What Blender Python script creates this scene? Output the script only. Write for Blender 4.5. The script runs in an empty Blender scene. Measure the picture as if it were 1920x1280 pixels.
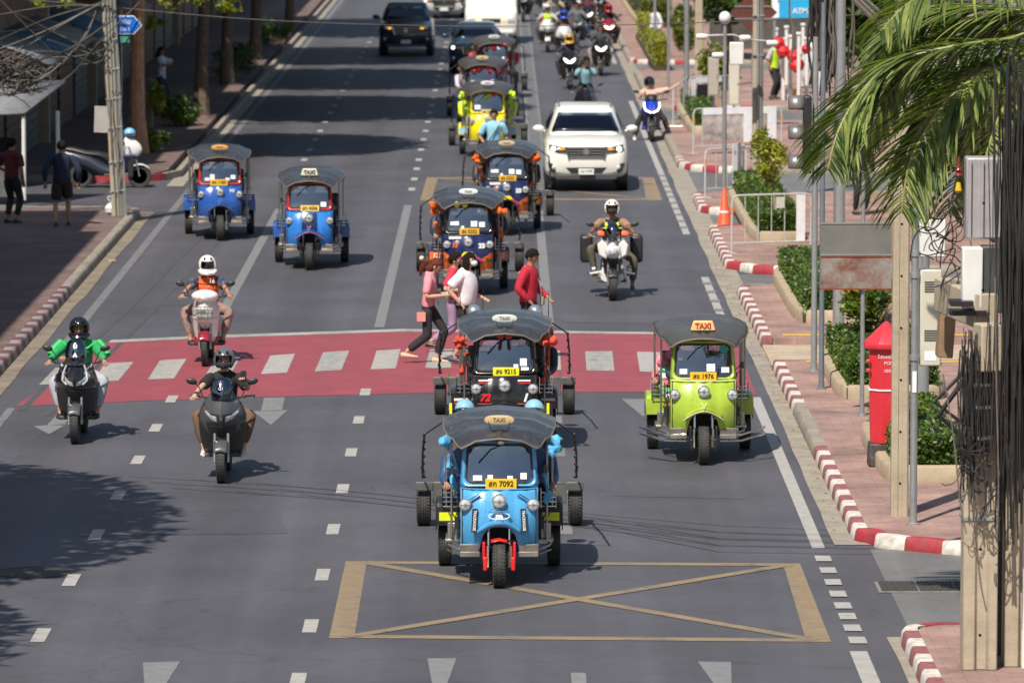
import bpy, bmesh, math, random
from mathutils import Vector, Matrix, Euler, noise
R = math.radians
random.seed(7)
S = bpy.context.scene
COL = S.collection
# ------------------------------------------------------------ camera
CAMZ = 8.66
F = 10000.0                      # focal length in photo pixels (1920 wide)
PITCH = math.atan(1015.0 / F)
cam = bpy.data.cameras.new('camera')
camo = bpy.data.objects.new('camera', cam)
COL.objects.link(camo)
camo.location = (0, 0, CAMZ)
camo.rotation_euler = (R(90) - PITCH, 0, -0.0015)
cam.sensor_width = 36
cam.lens = F * 36 / 1920
cam.clip_start = 1.0
cam.clip_end = 2000
cam.dof.use_dof = True
cam.dof.focus_distance = 64
cam.dof.aperture_fstop = 3.6
S.camera = camo
S.render.resolution_x = 1024
S.render.resolution_y = 682
# ------------------------------------------------------------ light
S.view_settings.view_transform = 'Standard'
S.view_settings.look = 'None'
S.view_settings.gamma = 1
S.view_settings.exposure = 0.28
SHX, SHY = 0.30, 0.66            # shadow run per metre of height
sd = Vector((SHX, SHY, -1)).normalized()
w = bpy.data.worlds.new('World')
S.world = w
w.use_nodes = True
nt = w.node_tree
sky = nt.nodes.new('ShaderNodeTexSky')
sky.sky_type = 'NISHITA'
sky.sun_disc = False
sky.sun_elevation = math.asin(-sd.z)
sky.sun_rotation = math.atan2(-sd.x, -sd.y)
sky.air_density = 1.2
sky.dust_density = 1.5
bg = nt.nodes['Background']
nt.links.new(sky.outputs[0], bg.inputs[0])
bg.inputs[1].default_value = 0.078
sun = bpy.data.lights.new('sun', 'SUN')
sun.energy = 5.0
sun.angle = R(0.5)
sun.color = (1, 0.93, 0.82)
suno = bpy.data.objects.new('sun', sun)
COL.objects.link(suno)
suno.rotation_euler = sd.to_track_quat('-Z', 'Y').to_euler()

# ------------------------------------------------------------ photo pixel -> place
CM = Euler(camo.rotation_euler).to_matrix()
def ray(u, v):
    return CM @ Vector(((u - 960) / F, (640 - v) / F, -1))
def G(u, v, z=0.0):              # where the sight line meets the level z
    d = ray(u, v)
    t = (z - CAMZ) / d.z
    return Vector((d.x * t, d.y * t, z))
def at(u, v, Y):                 # where the sight line meets the plane y = Y
    d = ray(u, v)
    t = Y / d.y
    return Vector((d.x * t, Y, CAMZ + d.z * t))

# ------------------------------------------------------------ materials
def hx(s):
    s = s.lstrip('#')
    o = []
    for i in (0, 2, 4):
        c = int(s[i:i + 2], 16) / 255
        o.append(c / 12.92 if c < .04045 else ((c + .055) / 1.055) ** 2.4)
    return tuple(o)
MATS = {}
def M(name, col=(.5, .5, .5), rough=.5, metal=0.0, var=0.08, scale=6.0, bump=0.0, coat=0.0, dirt=None, emit=None, trans=0.0, bscale=60):
    if name in MATS:
        return MATS[name]
    if isinstance(col, str):
        col = hx(col)
    m = bpy.data.materials.new(name)
    m.use_nodes = True
    n = m.node_tree.nodes
    l = m.node_tree.links
    b = n['Principled BSDF']
    b.inputs['Roughness'].default_value = rough
    b.inputs['Metallic'].default_value = metal
    b.inputs['Coat Weight'].default_value = coat
    b.inputs['Coat Roughness'].default_value = .08
    if trans:
        b.inputs['Transmission Weight'].default_value = trans
    if emit:
        b.inputs['Emission Color'].default_value = (*emit[0], 1)
        b.inputs['Emission Strength'].default_value = emit[1]
    b.inputs['Base Color'].default_value = (*col, 1)
    if var or dirt:
        tc = n.new('ShaderNodeTexCoord')
        no = n.new('ShaderNodeTexNoise')
        no.inputs['Scale'].default_value = scale
        no.inputs['Detail'].default_value = 5
        no.inputs['Roughness'].default_value = .65
        l.new(tc.outputs['Object'], no.inputs['Vector'])
        mx = n.new('ShaderNodeMix')
        mx.data_type = 'RGBA'
        mr = n.new('ShaderNodeMapRange')
        mr.inputs[1].default_value = .35
        mr.inputs[2].default_value = .68
        l.new(no.outputs['Fac'], mr.inputs[0])
        l.new(mr.outputs[0], mx.inputs[0])
        mx.inputs[6].default_value = (*[c * (1 - var) for c in col], 1)
        mx.inputs[7].default_value = (*[min(1, c * (1 + var)) for c in col], 1)
        out = mx.outputs[2]
        if dirt:
            dc, amt = dirt
            n2 = n.new('ShaderNodeTexNoise')
            n2.inputs['Scale'].default_value = scale * .6
            n2.inputs['Detail'].default_value = 8
            n2.inputs['Roughness'].default_value = .75
            l.new(tc.outputs['Object'], n2.inputs['Vector'])
            m2 = n.new('ShaderNodeMapRange')
            m2.inputs[1].default_value = .62 - amt * .3
            m2.inputs[2].default_value = .72 - amt * .1
            l.new(n2.outputs['Fac'], m2.inputs[0])
            mm = n.new('ShaderNodeMath')
            mm.operation = 'MULTIPLY'
            mm.inputs[1].default_value = min(1, amt + .25)
            l.new(m2.outputs[0], mm.inputs[0])
            mx2 = n.new('ShaderNodeMix')
            mx2.data_type = 'RGBA'
            l.new(mm.outputs[0], mx2.inputs[0])
            l.new(out, mx2.inputs[6])
            mx2.inputs[7].default_value = (*dc, 1)
            out = mx2.outputs[2]
        l.new(out, b.inputs['Base Color'])
        if bump:
            n3 = n.new('ShaderNodeTexNoise')
            n3.inputs['Scale'].default_value = bscale
            n3.inputs['Detail'].default_value = 4
            l.new(tc.outputs['Object'], n3.inputs['Vector'])
            bp = n.new('ShaderNodeBump')
            bp.inputs['Strength'].default_value = bump
            bp.inputs['Distance'].default_value = .01
            l.new(n3.outputs['Fac'], bp.inputs['Height'])
            l.new(bp.outputs[0], b.inputs['Normal'])
    MATS[name] = m
    return m
def glassmat(name, tint=(.25, .3, .34), rough=.03, refl=.35):
    if name in MATS:
        return MATS[name]
    m = bpy.data.materials.new(name)
    m.use_nodes = True
    n = m.node_tree.nodes
    l = m.node_tree.links
    n.remove(n['Principled BSDF'])
    o = n['Material Output']
    t = n.new('ShaderNodeBsdfTransparent')
    t.inputs[0].default_value = (*tint, 1)
    g = n.new('ShaderNodeBsdfGlossy')
    g.inputs['Roughness'].default_value = rough
    g.inputs[0].default_value = (.8, .9, 1, 1)
    fr = n.new('ShaderNodeFresnel')
    fr.inputs[0].default_value = 1.5
    ad = n.new('ShaderNodeMath')
    ad.operation = 'ADD'
    ad.use_clamp = True
    ad.inputs[1].default_value = refl
    l.new(fr.outputs[0], ad.inputs[0])
    mx = n.new('ShaderNodeMixShader')
    l.new(ad.outputs[0], mx.inputs[0])
    l.new(t.outputs[0], mx.inputs[1])
    l.new(g.outputs[0], mx.inputs[2])
    l.new(mx.outputs[0], o.inputs[0])
    MATS[name] = m
    return m
def leafmat(name, col, rough=.45):
    if name in MATS:
        return MATS[name]
    m = M(name, col, rough, 0, .35, 3)
    n = m.node_tree.nodes
    l = m.node_tree.links
    b = n['Principled BSDF']
    tr = n.new('ShaderNodeBsdfTranslucent')
    if isinstance(col, str):
        col = hx(col)
    tr.inputs[0].default_value = (col[0] * 1.5, col[1] * 1.6, col[2] * .7, 1)
    mx = n.new('ShaderNodeMixShader')
    mx.inputs[0].default_value = .28
    l.new(b.outputs[0], mx.inputs[1])
    l.new(tr.outputs[0], mx.inputs[2])
    l.new(mx.outputs[0], n['Material Output'].inputs[0])
    return m

# ------------------------------------------------------------ mesh builder
class MB:
    def __init__(s):
        s.v = []
        s.f = []
        s.m = []
        s.k = 0
        s.X = Matrix()
    def add(s, vs, fs):
        o = len(s.v)
        s.v += [tuple(s.X @ Vector(v)) for v in vs]
        s.f += [[i + o for i in f] for f in fs]
        s.m += [s.k] * len(fs)
        return s
    def box(s, c, d, rot=(0, 0, 0), taper=1.0):
        q = Euler(rot).to_matrix()
        c = Vector(c)
        vs = []
        for z in (-1, 1):
            t = taper if z > 0 else 1
            for x, y in ((-1, -1), (1, -1), (1, 1), (-1, 1)):
                vs.append(c + q @ Vector((x * d[0] / 2 * t, y * d[1] / 2 * t, z * d[2] / 2)))
        return s.add(vs, [(3, 2, 1, 0), (4, 5, 6, 7), (0, 1, 5, 4), (1, 2, 6, 5), (2, 3, 7, 6), (3, 0, 4, 7)])
    def tube(s, pts, r, n=8, cap=True, flat=1.0):
        pts = [Vector(p) for p in pts]
        k = len(pts)
        rs = r if isinstance(r, (list, tuple)) else [r] * k
        up = None
        vs = []
        for i, p in enumerate(pts):
            d = (pts[min(i + 1, k - 1)] - pts[max(i - 1, 0)])
            if d.length < 1e-9:
                d = Vector((0, 0, 1))
            d.normalize()
            if up is None:
                up = Vector((0, 0, 1)) if abs(d.z) < .9 else Vector((1, 0, 0))
            a = (up - d * up.dot(d))
            if a.length < 1e-6:
                a = d.orthogonal()
            a.normalize()
            up = a
            b = d.cross(a)
            for j in range(n):
                t = 2 * math.pi * (j + .5) / n
                vs.append(p + (a * math.cos(t) * flat + b * math.sin(t)) * rs[i])
        fs = []
        for i in range(k - 1):
            for j in range(n):
                j2 = (j + 1) % n
                fs.append((i * n + j, i * n + j2, (i + 1) * n + j2, (i + 1) * n + j))
        if cap:
            fs.append(tuple(range(n - 1, -1, -1)))
            fs.append(tuple(range((k - 1) * n, k * n)))
        return s.add(vs, fs)
    def lathe(s, prof, c=(0, 0, 0), ax='z', n=16, rot=None):
        # prof: (radius, height) pairs
        vs = []
        k = len(prof)
        q = Euler(rot).to_matrix() if rot else None
        for r, h in prof:
            for j in range(n):
                t = 2 * math.pi * j / n
                a, b = r * math.cos(t), r * math.sin(t)
                p = {'z': (a, b, h), 'x': (h, a, b), 'y': (b, h, a)}[ax]
                p = Vector(p)
                if q:
                    p = q @ p
                vs.append(p + Vector(c))
        fs = [(i * n + j, i * n + (j + 1) % n, (i + 1) * n + (j + 1) % n, (i + 1) * n + j) for i in range(k - 1) for j in range(n)]
        if prof[0][0] > 1e-6:
            fs.append(tuple(range(n - 1, -1, -1)))
        if prof[-1][0] > 1e-6:
            fs.append(tuple(range((k - 1) * n, k * n)))
        return s.add(vs, fs)
    def ell(s, c, r, n=12, m=8, rot=None, keep=None):
        if not isinstance(r, (list, tuple)):
            r = (r, r, r)
        vs = []
        q = Euler(rot).to_matrix() if rot else Matrix.Identity(3)
        for i in range(m + 1):
            ph = math.pi * i / m
            for j in range(n):
                t = 2 * math.pi * j / n
                vs.append(Vector(c) + q @ Vector((r[0] * math.sin(ph) * math.cos(t), r[1] * math.sin(ph) * math.sin(t), r[2] * math.cos(ph))))
        fs = []
        for i in range(m):
            for j in range(n):
                if keep:
                    ph = math.pi * (i + .5) / m
                    t = 2 * math.pi * (j + .5) / n
                    if not keep(math.sin(ph) * math.cos(t), math.sin(ph) * math.sin(t), math.cos(ph)):
                        continue
                fs.append((i * n + j, (i + 1) * n + j, (i + 1) * n + (j + 1) % n, i * n + (j + 1) % n))
        return s.add(vs, fs)
    def grid(s, rows, closed=False):
        k = len(rows[0])
        vs = [p for r in rows for p in r]
        fs = []
        for i in range(len(rows) - 1):
            for j in range(k if closed else k - 1):
                j2 = (j + 1) % k
                fs.append((i * k + j, i * k + j2, (i + 1) * k + j2, (i + 1) * k + j))
        return s.add(vs, fs)
    def loft(s, rings):              # closed rings with end caps
        s.grid(rings, True)
        k = len(rings[0])
        n = len(s.v)
        t = len(rings)
        o = n - k * t
        s.f.append([o + i for i in range(k - 1, -1, -1)])
        s.f.append([o + (t - 1) * k + i for i in range(k)])
        s.m += [s.k, s.k]
        return s
    def shell(s, lv, n=10, x0=None):  # lv: (z, halfwidth, y_front, y_side, power)
        rows = []
        for L in lv:
            z, hw, yf, ys = L[:4]
            p = L[4] if len(L) > 4 else 2.5
            row = []
            for i in range(n + 1):
                t = -1 + 2 * i / n
                t = math.copysign(abs(t) ** .8, t)
                row.append((hw * t, yf + (ys - yf) * abs(t) ** p, z))
            rows.append(row)
        return s.grid(rows)
    def prism(s, pts, axis, a, b):    # 2-D outline pushed from a to b along an axis
        def P(p, h):
            return {'y': (p[0], h, p[1]), 'x': (h, p[0], p[1]), 'z': (p[0], p[1], h)}[axis]
        k = len(pts)
        vs = [P(p, a) for p in pts] + [P(p, b) for p in pts]
        fs = [(i, (i + 1) % k, k + (i + 1) % k, k + i) for i in range(k)]
        fs.append(tuple(range(k - 1, -1, -1)))
        fs.append(tuple(range(k, 2 * k)))
        return s.add(vs, fs)
    def build(s, name, mat, parent=None, sharp=35, bevel=0, solid=0, sub=0, flat=False, loc=None):
        me = bpy.data.meshes.new(name)
        me.from_pydata(s.v, [], s.f)
        ms = mat if isinstance(mat, (list, tuple)) else [mat]
        for q in ms:
            me.materials.append(q)
        if len(ms) > 1:
            me.polygons.foreach_set('material_index', s.m)
        bm = bmesh.new()
        bm.from_mesh(me)
        if len(bm.faces) < 4000:
            bmesh.ops.recalc_face_normals(bm, faces=bm.faces)
        lo = [v for v in bm.verts if not v.link_faces]
        if lo:
            bmesh.ops.delete(bm, geom=lo, context='VERTS')
        bm.to_mesh(me)
        bm.free()
        if not flat:
            me.polygons.foreach_set('use_smooth', [True] * len(me.polygons))
            me.set_sharp_from_angle(angle=R(sharp))
        o = bpy.data.objects.new(name, me)
        COL.objects.link(o)
        if parent:
            o.parent = parent
        if loc is not None:
            o.location = loc
        if solid:
            md = o.modifiers.new('s', 'SOLIDIFY')
            md.thickness = solid
            md.offset = 0
        if bevel:
            md = o.modifiers.new('b', 'BEVEL')
            md.width = bevel
            md.segments = 2
            md.limit_method = 'ANGLE'
        if sub:
            md = o.modifiers.new('u', 'SUBSURF')
            md.levels = md.render_levels = sub
        return o

def tag(o, label=None, cat=None, group=None, kind=None):
    if label:
        o['label'] = label
    if cat:
        o['category'] = cat
    if group:
        o['group'] = group
    if kind:
        o['kind'] = kind
    return o
def thing(name, label, cat, loc=(0, 0, 0), rz=0, group=None):
    o = bpy.data.objects.new(name, None)
    o.empty_display_size = .2
    COL.objects.link(o)
    o.location = loc
    o.rotation_euler = (0, 0, rz)
    return tag(o, label, cat, group)
def struct(o):
    o['kind'] = 'structure'
    return o
KIDS = {}
def copy_tree(o, parent=None):
    c = o.copy()
    COL.objects.link(c)
    c.parent = parent
    for ch in [x for x in COL.objects if x.parent == o]:
        copy_tree(ch, c)
    return c
def text(body, size, mat, parent, loc, rot=(0, 0, 0), name='lettering', depth=.002, bold=0.0, sx=1.0, align='CENTER', shear=0):
    cu = bpy.data.curves.new(name, 'FONT')
    cu.body = body
    cu.size = size
    cu.align_x = align
    cu.align_y = 'CENTER'
    cu.extrude = depth
    cu.offset = bold
    cu.shear = shear
    cu.resolution_u = 3
    t = bpy.data.objects.new(name, cu)
    me = bpy.data.meshes.new_from_object(t)
    bpy.data.objects.remove(t)
    me.materials.clear()
    me.materials.append(mat)
    o = bpy.data.objects.new(name, me)
    COL.objects.link(o)
    o.parent = parent
    o.location = loc
    o.rotation_euler = rot
    o.scale = (sx, 1, 1)
    return o
FRONT = (R(90), 0, 0)            # lettering that faces -y
# ------------------------------------------------------------ ground materials
def road_mat(name, base, streak=True):
    m = bpy.data.materials.new(name)
    m.use_nodes = True
    n = m.node_tree.nodes
    l = m.node_tree.links
    b = n['Principled BSDF']
    b.inputs['Roughness'].default_value = .62
    tc = n.new('ShaderNodeTexCoord')
    def nz(scale, detail=4, vec=None, rough=.6):
        q = n.new('ShaderNodeTexNoise')
        q.inputs['Scale'].default_value = scale
        q.inputs['Detail'].default_value = detail
        q.inputs['Roughness'].default_value = rough
        l.new(vec or tc.outputs['Object'], q.inputs['Vector'])
        return q.outputs['Fac']
    mp = n.new('ShaderNodeMapping')
    mp.inputs['Scale'].default_value = (1.6, .035, 1)
    l.new(tc.outputs['Object'], mp.inputs['Vector'])
    def mapr(x, a, c, lo, hi):
        q = n.new('ShaderNodeMapRange')
        for i, vv in enumerate((a, c, lo, hi)):
            q.inputs[i + 1].default_value = vv
        l.new(x, q.inputs[0])
        return q.outputs[0]
    def mul(a, c):
        q = n.new('ShaderNodeMath')
        q.operation = 'MULTIPLY'
        l.new(a, q.inputs[0])
        l.new(c, q.inputs[1])
        return q.outputs[0]
    v = mapr(nz(.35, 3), .3, .7, .82, 1.14)
    v = mul(v, mapr(nz(4.5, 6, None, .75), .3, .7, .88, 1.10))
    v = mul(v, mapr(nz(95, 3, None, .8), .3, .7, .80, 1.2))
    v = mul(v, mapr(nz(1, 3, mp.outputs[0]), .3, .7, .88, 1.14))
    # cracks
    vo = n.new('ShaderNodeTexVoronoi')
    vo.feature = 'DISTANCE_TO_EDGE'
    vo.inputs['Scale'].default_value = .16
    wv = n.new('ShaderNodeVectorMath')
    wv.operation = 'ADD'
    n4 = n.new('ShaderNodeTexNoise')
    n4.inputs['Scale'].default_value = 1.5
    n4.inputs['Detail'].default_value = 5
    l.new(tc.outputs['Object'], n4.inputs['Vector'])
    l.new(tc.outputs['Object'], wv.inputs[0])
    l.new(n4.outputs['Color'], wv.inputs[1])
    l.new(wv.outputs[0], vo.inputs['Vector'])
    v = mul(v, mapr(vo.outputs['Distance'], .0, .004, .72, 1.0))
    # tyre-polished tracks, an oily middle and drips in every lane
    sp = n.new('ShaderNodeSeparateXYZ')
    l.new(tc.outputs['Object'], sp.inputs[0])
    def mth(op, a, c=None):
        q = n.new('ShaderNodeMath')
        q.operation = op
        for i, vv in enumerate((a, c)):
            if vv is None:
                continue
            if isinstance(vv, (int, float)):
                q.inputs[i].default_value = vv
            else:
                l.new(vv, q.inputs[i])
        return q.outputs[0]
    ph = mth('MULTIPLY', mth('ADD', sp.outputs['X'], .65), 2 * math.pi / 2.8)
    c1 = mth('COSINE', ph)
    c2 = mth('COSINE', mth('MULTIPLY', ph, 2))
    tr = mth('SUBTRACT', 1.0, mth('ADD', mth('MULTIPLY', c1, .055), mth('MULTIPLY', c2, .04)))
    v = mul(v, tr)
    drip = nz(2.6, 5, None, .75)
    dm = mapr(drip, .60, .66, 0, 1)
    mid_ = mapr(c1, .45, .95, 0, 1)
    v = mul(v, mth('SUBTRACT', 1.0, mth('MULTIPLY', mul(dm, mid_), .30)))
    sp2 = mapr(nz(9, 3, None, .8), .70, .74, 1, .72)
    v = mul(v, sp2)
    # oil darkening in lane middles
    hs = n.new('ShaderNodeMix')
    hs.data_type = 'RGBA'
    hs.blend_type = 'MULTIPLY'
    hs.inputs[0].default_value = 1
    hs.inputs[6].default_value = (*base, 1)
    cb = n.new('ShaderNodeCombineColor')
    for i in range(3):
        l.new(v, cb.inputs[i])
    l.new(cb.outputs[0], hs.inputs[7])
    l.new(hs.outputs[2], b.inputs['Base Color'])
    bp = n.new('ShaderNodeBump')
    bp.inputs['Strength'].default_value = .35
    bp.inputs['Distance'].default_value = .01
    l.new(nz(110, 3), bp.inputs['Height'])
    l.new(bp.outputs[0], b.inputs['Normal'])
    return m
def brick_mat(name, c1, c2, mort, bw=.3, bh=.15):
    m = bpy.data.materials.new(name)
    m.use_nodes = True
    n = m.node_tree.nodes
    l = m.node_tree.links
    b = n['Principled BSDF']
    b.inputs['Roughness'].default_value = .8
    tc = n.new('ShaderNodeTexCoord')
    br = n.new('ShaderNodeTexBrick')
    br.inputs['Scale'].default_value = 1
    br.inputs['Brick Width'].default_value = bw
    br.inputs['Row Height'].default_value = bh
    br.inputs['Mortar Size'].default_value = .006
    br.inputs['Bias'].default_value = 0
    br.inputs['Color1'].default_value = (*c1, 1)
    br.inputs['Color2'].default_value = (*c2, 1)
    br.inputs['Mortar'].default_value = (*mort, 1)
    l.new(tc.outputs['Object'], br.inputs['Vector'])
    no = n.new('ShaderNodeTexNoise')
    no.inputs['Scale'].default_value = .9
    no.inputs['Detail'].default_value = 8
    no.inputs['Roughness'].default_value = .7
    l.new(tc.outputs['Object'], no.inputs['Vector'])
    mr = n.new('ShaderNodeMapRange')
    mr.inputs[1].default_value = .3
    mr.inputs[2].default_value = .7
    mr.inputs[3].default_value = .52
    mr.inputs[4].default_value = 1.25
    l.new(no.outputs['Fac'], mr.inputs[0])
    cb = n.new('ShaderNodeCombineColor')
    for i in range(3):
        l.new(mr.outputs[0], cb.inputs[i])
    mx = n.new('ShaderNodeMix')
    mx.data_type = 'RGBA'
    mx.blend_type = 'MULTIPLY'
    mx.inputs[0].default_value = 1
    l.new(br.outputs['Color'], mx.inputs[6])
    l.new(cb.outputs[0], mx.inputs[7])
    l.new(mx.outputs[2], b.inputs['Base Color'])
    return m
ASPH = road_mat('asphalt', (.077, .076, .088))
ASPH2 = road_mat('side_asphalt', (.15, .15, .15))
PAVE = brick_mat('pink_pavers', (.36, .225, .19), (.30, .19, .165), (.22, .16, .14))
PAVEL = brick_mat('left_pavers', (.20, .13, .115), (.15, .105, .095), (.09, .07, .065))  # pink pavers again, darkened in colour for the shade on the left
CONC = M('concrete_gutter', (.275, .245, .205), .85, 0, .2, 2.2, .4, dirt=((.15, .12, .09), .25))
def flatpoly(name, pts, z, mat, th=0.0):
    mb = MB()
    if th:
        mb.prism([(p[0], p[1]) for p in pts], 'z', z - th, z)
    else:
        mb.add([(p[0], p[1], z) for p in pts], [tuple(range(len(pts)))])
    o = mb.build(name, mat, flat=True)
    if not th:
        for pl in o.data.polygons:
            if pl.normal.z < 0:
                o.data.flip_normals()
                break
    return struct(o)
flatpoly('ground', [(-400, -50), (400, -50), (400, 900), (-400, 900)], -.02, M('bare_ground', (.16, .15, .13), .9, 0, .2, .3))
flatpoly('road', [(-7.62, 20), (30, 20), (30, 420), (-40, 420), (-40, 112.4), (-30, 105.5), (-7.62, 105.5)], 0, ASPH)
# side street mouths in a paler, coarser asphalt
LV = lambda v: G(945, v).y
for a, b in ((1210, 1030), (552, 515), (436, 400), (372, 318), (238, 203), (137, 120)):
    flatpoly('side_street', [(4.25, LV(a)), (26, LV(a)), (26, LV(b)), (4.25, LV(b))], .004, ASPH2)
# gutters of pale concrete
def strip(name, x0, x1, y0, y1, z, mat, wob=.05):
    mb = MB()
    k = int((y1 - y0) / 1.5) + 2
    rows = []
    for i in range(k):
        y = y0 + (y1 - y0) * i / (k - 1)
        d = (noise.noise(Vector((y * .35, x0, 0)))) * wob
        rows.append([(x0 + d, y, z), (x1, y, z)])
    mb.grid(rows)
    return struct(mb.build(name, mat, flat=True))
strip('gutter', 3.86, 4.3, LV(1022), 320, .008, CONC)
strip('gutter', 3.98, 4.3, 40, LV(1195), .008, CONC)
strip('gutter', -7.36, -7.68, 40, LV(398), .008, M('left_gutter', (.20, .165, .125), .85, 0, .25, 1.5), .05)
strip('gutter', -7.22, -7.6, LV(350), 320, .008, CONC)

# ------------------------------------------------------------ road paint
def worn(name, col, wear=.35, scale=9, under=(.085, .085, .095)):
    m = M(name, col, .6, 0, .12, scale)
    n = m.node_tree.nodes
    l = m.node_tree.links
    b = n['Principled BSDF']
    src = b.inputs['Base Color'].links[0].from_socket
    tc = [q for q in n if q.type == 'TEX_COORD'][0]
    def mth(op, a, c=None):
        q = n.new('ShaderNodeMath')
        q.operation = op
        for i, vv in enumerate((a, c)):
            if isinstance(vv, (int, float)):
                q.inputs[i].default_value = vv
            elif vv is not None:
                l.new(vv, q.inputs[i])
        return q.outputs[0]
    sp = n.new('ShaderNodeSeparateXYZ')
    l.new(tc.outputs['Object'], sp.inputs[0])
    c2 = mth('COSINE', mth('MULTIPLY', mth('ADD', sp.outputs['X'], .65), 4 * math.pi / 2.8))
    fac = None
    for sc_, lo, hi, k in ((scale * .8, .52, .62, 1.0), (38, .50, .66, .8)):
        no = n.new('ShaderNodeTexNoise')
        no.inputs['Scale'].default_value = sc_
        no.inputs['Detail'].default_value = 8
        no.inputs['Roughness'].default_value = .8
        l.new(tc.outputs['Object'], no.inputs['Vector'])
        vv = mth('SUBTRACT', no.outputs['Fac'], mth('MULTIPLY', c2, .045))
        mr = n.new('ShaderNodeMapRange')
        mr.inputs[1].default_value = lo
        mr.inputs[2].default_value = hi + .05
        l.new(vv, mr.inputs[0])
        q = mth('MULTIPLY', mr.outputs[0], k * min(1, wear * 1.6))
        fac = q if fac is None else mth('MAXIMUM', fac, q)
    mx = n.new('ShaderNodeMix')
    mx.data_type = 'RGBA'
    l.new(fac, mx.inputs[0])
    l.new(src, mx.inputs[6])
    mx.inputs[7].default_value = (*under, 1)
    l.new(mx.outputs[2], b.inputs['Base Color'])
    return m
WHT = worn('worn_white_paint', (.36, .35, .33), .5, 6)
WH2 = worn('faded_white_paint', (.19, .19, .195), .55, 6)
YEL = worn('faded_yellow_paint', (.25, .185, .11), .5, 5)
REDP = worn('red_crossing_paint', (.275, .055, .07), .30, 1.6, (.16, .065, .075))
def paint(name, px, mat, z=.005):
    return flatpoly(name, [G(*p) for p in px], z, mat)
def wpaint(name, pts, mat, z=.008):
    return flatpoly(name, pts, z, mat)
def roadmesh(name, polys, mat, z=.005):   # many strokes of one marking
    mb = MB()
    for p in polys:
        mb.add([(q[0], q[1], z) for q in p], [tuple(range(len(p)))])
    o = mb.build(name, mat, flat=True)
    return struct(o)
paint('crossing_band', [(28, 762), (250, 752), (500, 744), (840, 736), (1222, 735), (1418, 741), (1376, 630), (1222, 627), (755, 622), (400, 634), (203, 643)], REDP, .004)
paint('crossing_edge_line', [(203, 643), (400, 634), (755, 622), (1222, 627), (1376, 630), (1375, 626), (1222, 623), (758, 617), (400, 629), (208, 638)], WHT, .007)
zeb = [((73, 722), (120, 720), (150, 688), (104, 690)), ((175, 717), (222, 714), (251, 679), (196, 682)), ((277, 712), (326, 710), (350, 673), (300, 676)),
       ((384, 707), (432, 704), (452, 668), (404, 671)), ((489, 702), (538, 699), (553, 664), (507, 667)), ((590, 697), (640, 694), (655, 658), (606, 661)),
       ((695, 693), (742, 691), (751, 655), (706, 658)), ((797, 691), (845, 690), (850, 655), (806, 656)), ((899, 692), (949, 692), (951, 657), (905, 657)),
       ((1000, 693), (1052, 694), (1050, 658), (1001, 657)), ((1100, 695), (1152, 696), (1148, 659), (1097, 659)), ((1200, 697), (1257, 698), (1245, 661), (1194, 660)),
       ((1306, 699), (1362, 700), (1345, 662), (1292, 661))]
for q in zeb:
    paint('zebra_stripe', q, WHT, .0075)
def dash(x, vc, h=.45, wd=.075, mat=WHT):
    y = G(945, vc).y
    return [(x - wd, y - h), (x + wd, y - h), (x + wd, y + h), (x - wd, y + h)]
roadmesh('lane_dashes', [dash(-2.04, v) for v in (1275, 1173, 1077, 992, 916, 848, 787, 735)] +
         [dash(-2.06, v) for v in (355, 336, 317, 300, 281, 262, 246, 229, 212, 198, 184, 170, 156, 143, 131, 120, 109, 99, 89, 80, 71, 62, 54, 46, 38, 30)], WHT)
roadmesh('lane_dashes', [dash(-4.83, v) for v in (1190, 1087, 1002, 928, 862, 802, 748)] +
         [dash(-4.83, v) for v in (300, 281, 262, 246, 229, 212, 198, 184, 170, 156, 143, 131, 120, 109, 99, 89, 80, 71, 62, 54)], WHT)
roadmesh('lane_dashes', [dash(.74, v) for v in (1275, 992, 916, 848, 787)], WH2)
def rect(x, w_, va, vb):
    a, b = G(945, va).y, G(945, vb).y
    return [(x - w_, a), (x + w_, a), (x + w_, b), (x - w_, b)]
roadmesh('solid_lane_line', [rect(-2.06, .085, 614, 385), rect(-4.78, .085, 595, 392), rect(.74, .085, 612, 395)], WH2)
roadmesh('edge_line', [rect(3.66, .075, 1028, 745), rect(3.66, .07, 622, 520), rect(3.66, .07, 440, 190), rect(3.66, .07, 120, -60)], WHT)
roadmesh('edge_line', [rect(-7.05, .06, 1300, 765), rect(-7.02, .075, 640, -60)], WH2)
roadmesh('edge_dashes', [dash(3.66, v, .22, .09) for v in (1048, 1070, 1092, 1114, 1136, 1156, 1178, 1201)], WHT, .0115)
roadmesh('edge_dashes', [dash(3.66, v, .22, .09) for v in (620, 600, 582, 565, 548, 532)], WH2, .012)
roadmesh('edge_line', [rect(3.62, .09, 1222, 1320)], WHT, .0115)
roadmesh('edge_dashes', [dash(3.66, v, .2, .09) for v in (330, 340, 350, 360, 370, 381, 392, 403, 415, 427)], WH2, .012)
# wide ladder line between the far lanes
lad = []
y = G(945, 372).y
while y < 300:
    lad.append([(.60, y), (.98, y), (.98, y + .5), (.60, y + .5)])
    y += .85
roadmesh('ladder_line', lad, WH2)
roadmesh('ladder_line', [[(.58, LV(372)), (.66, LV(372)), (.66, 300), (.58, 300)], [(.94, LV(372)), (1.0, LV(372)), (1.0, 300), (.94, 300)]], WH2, .0065)
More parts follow.
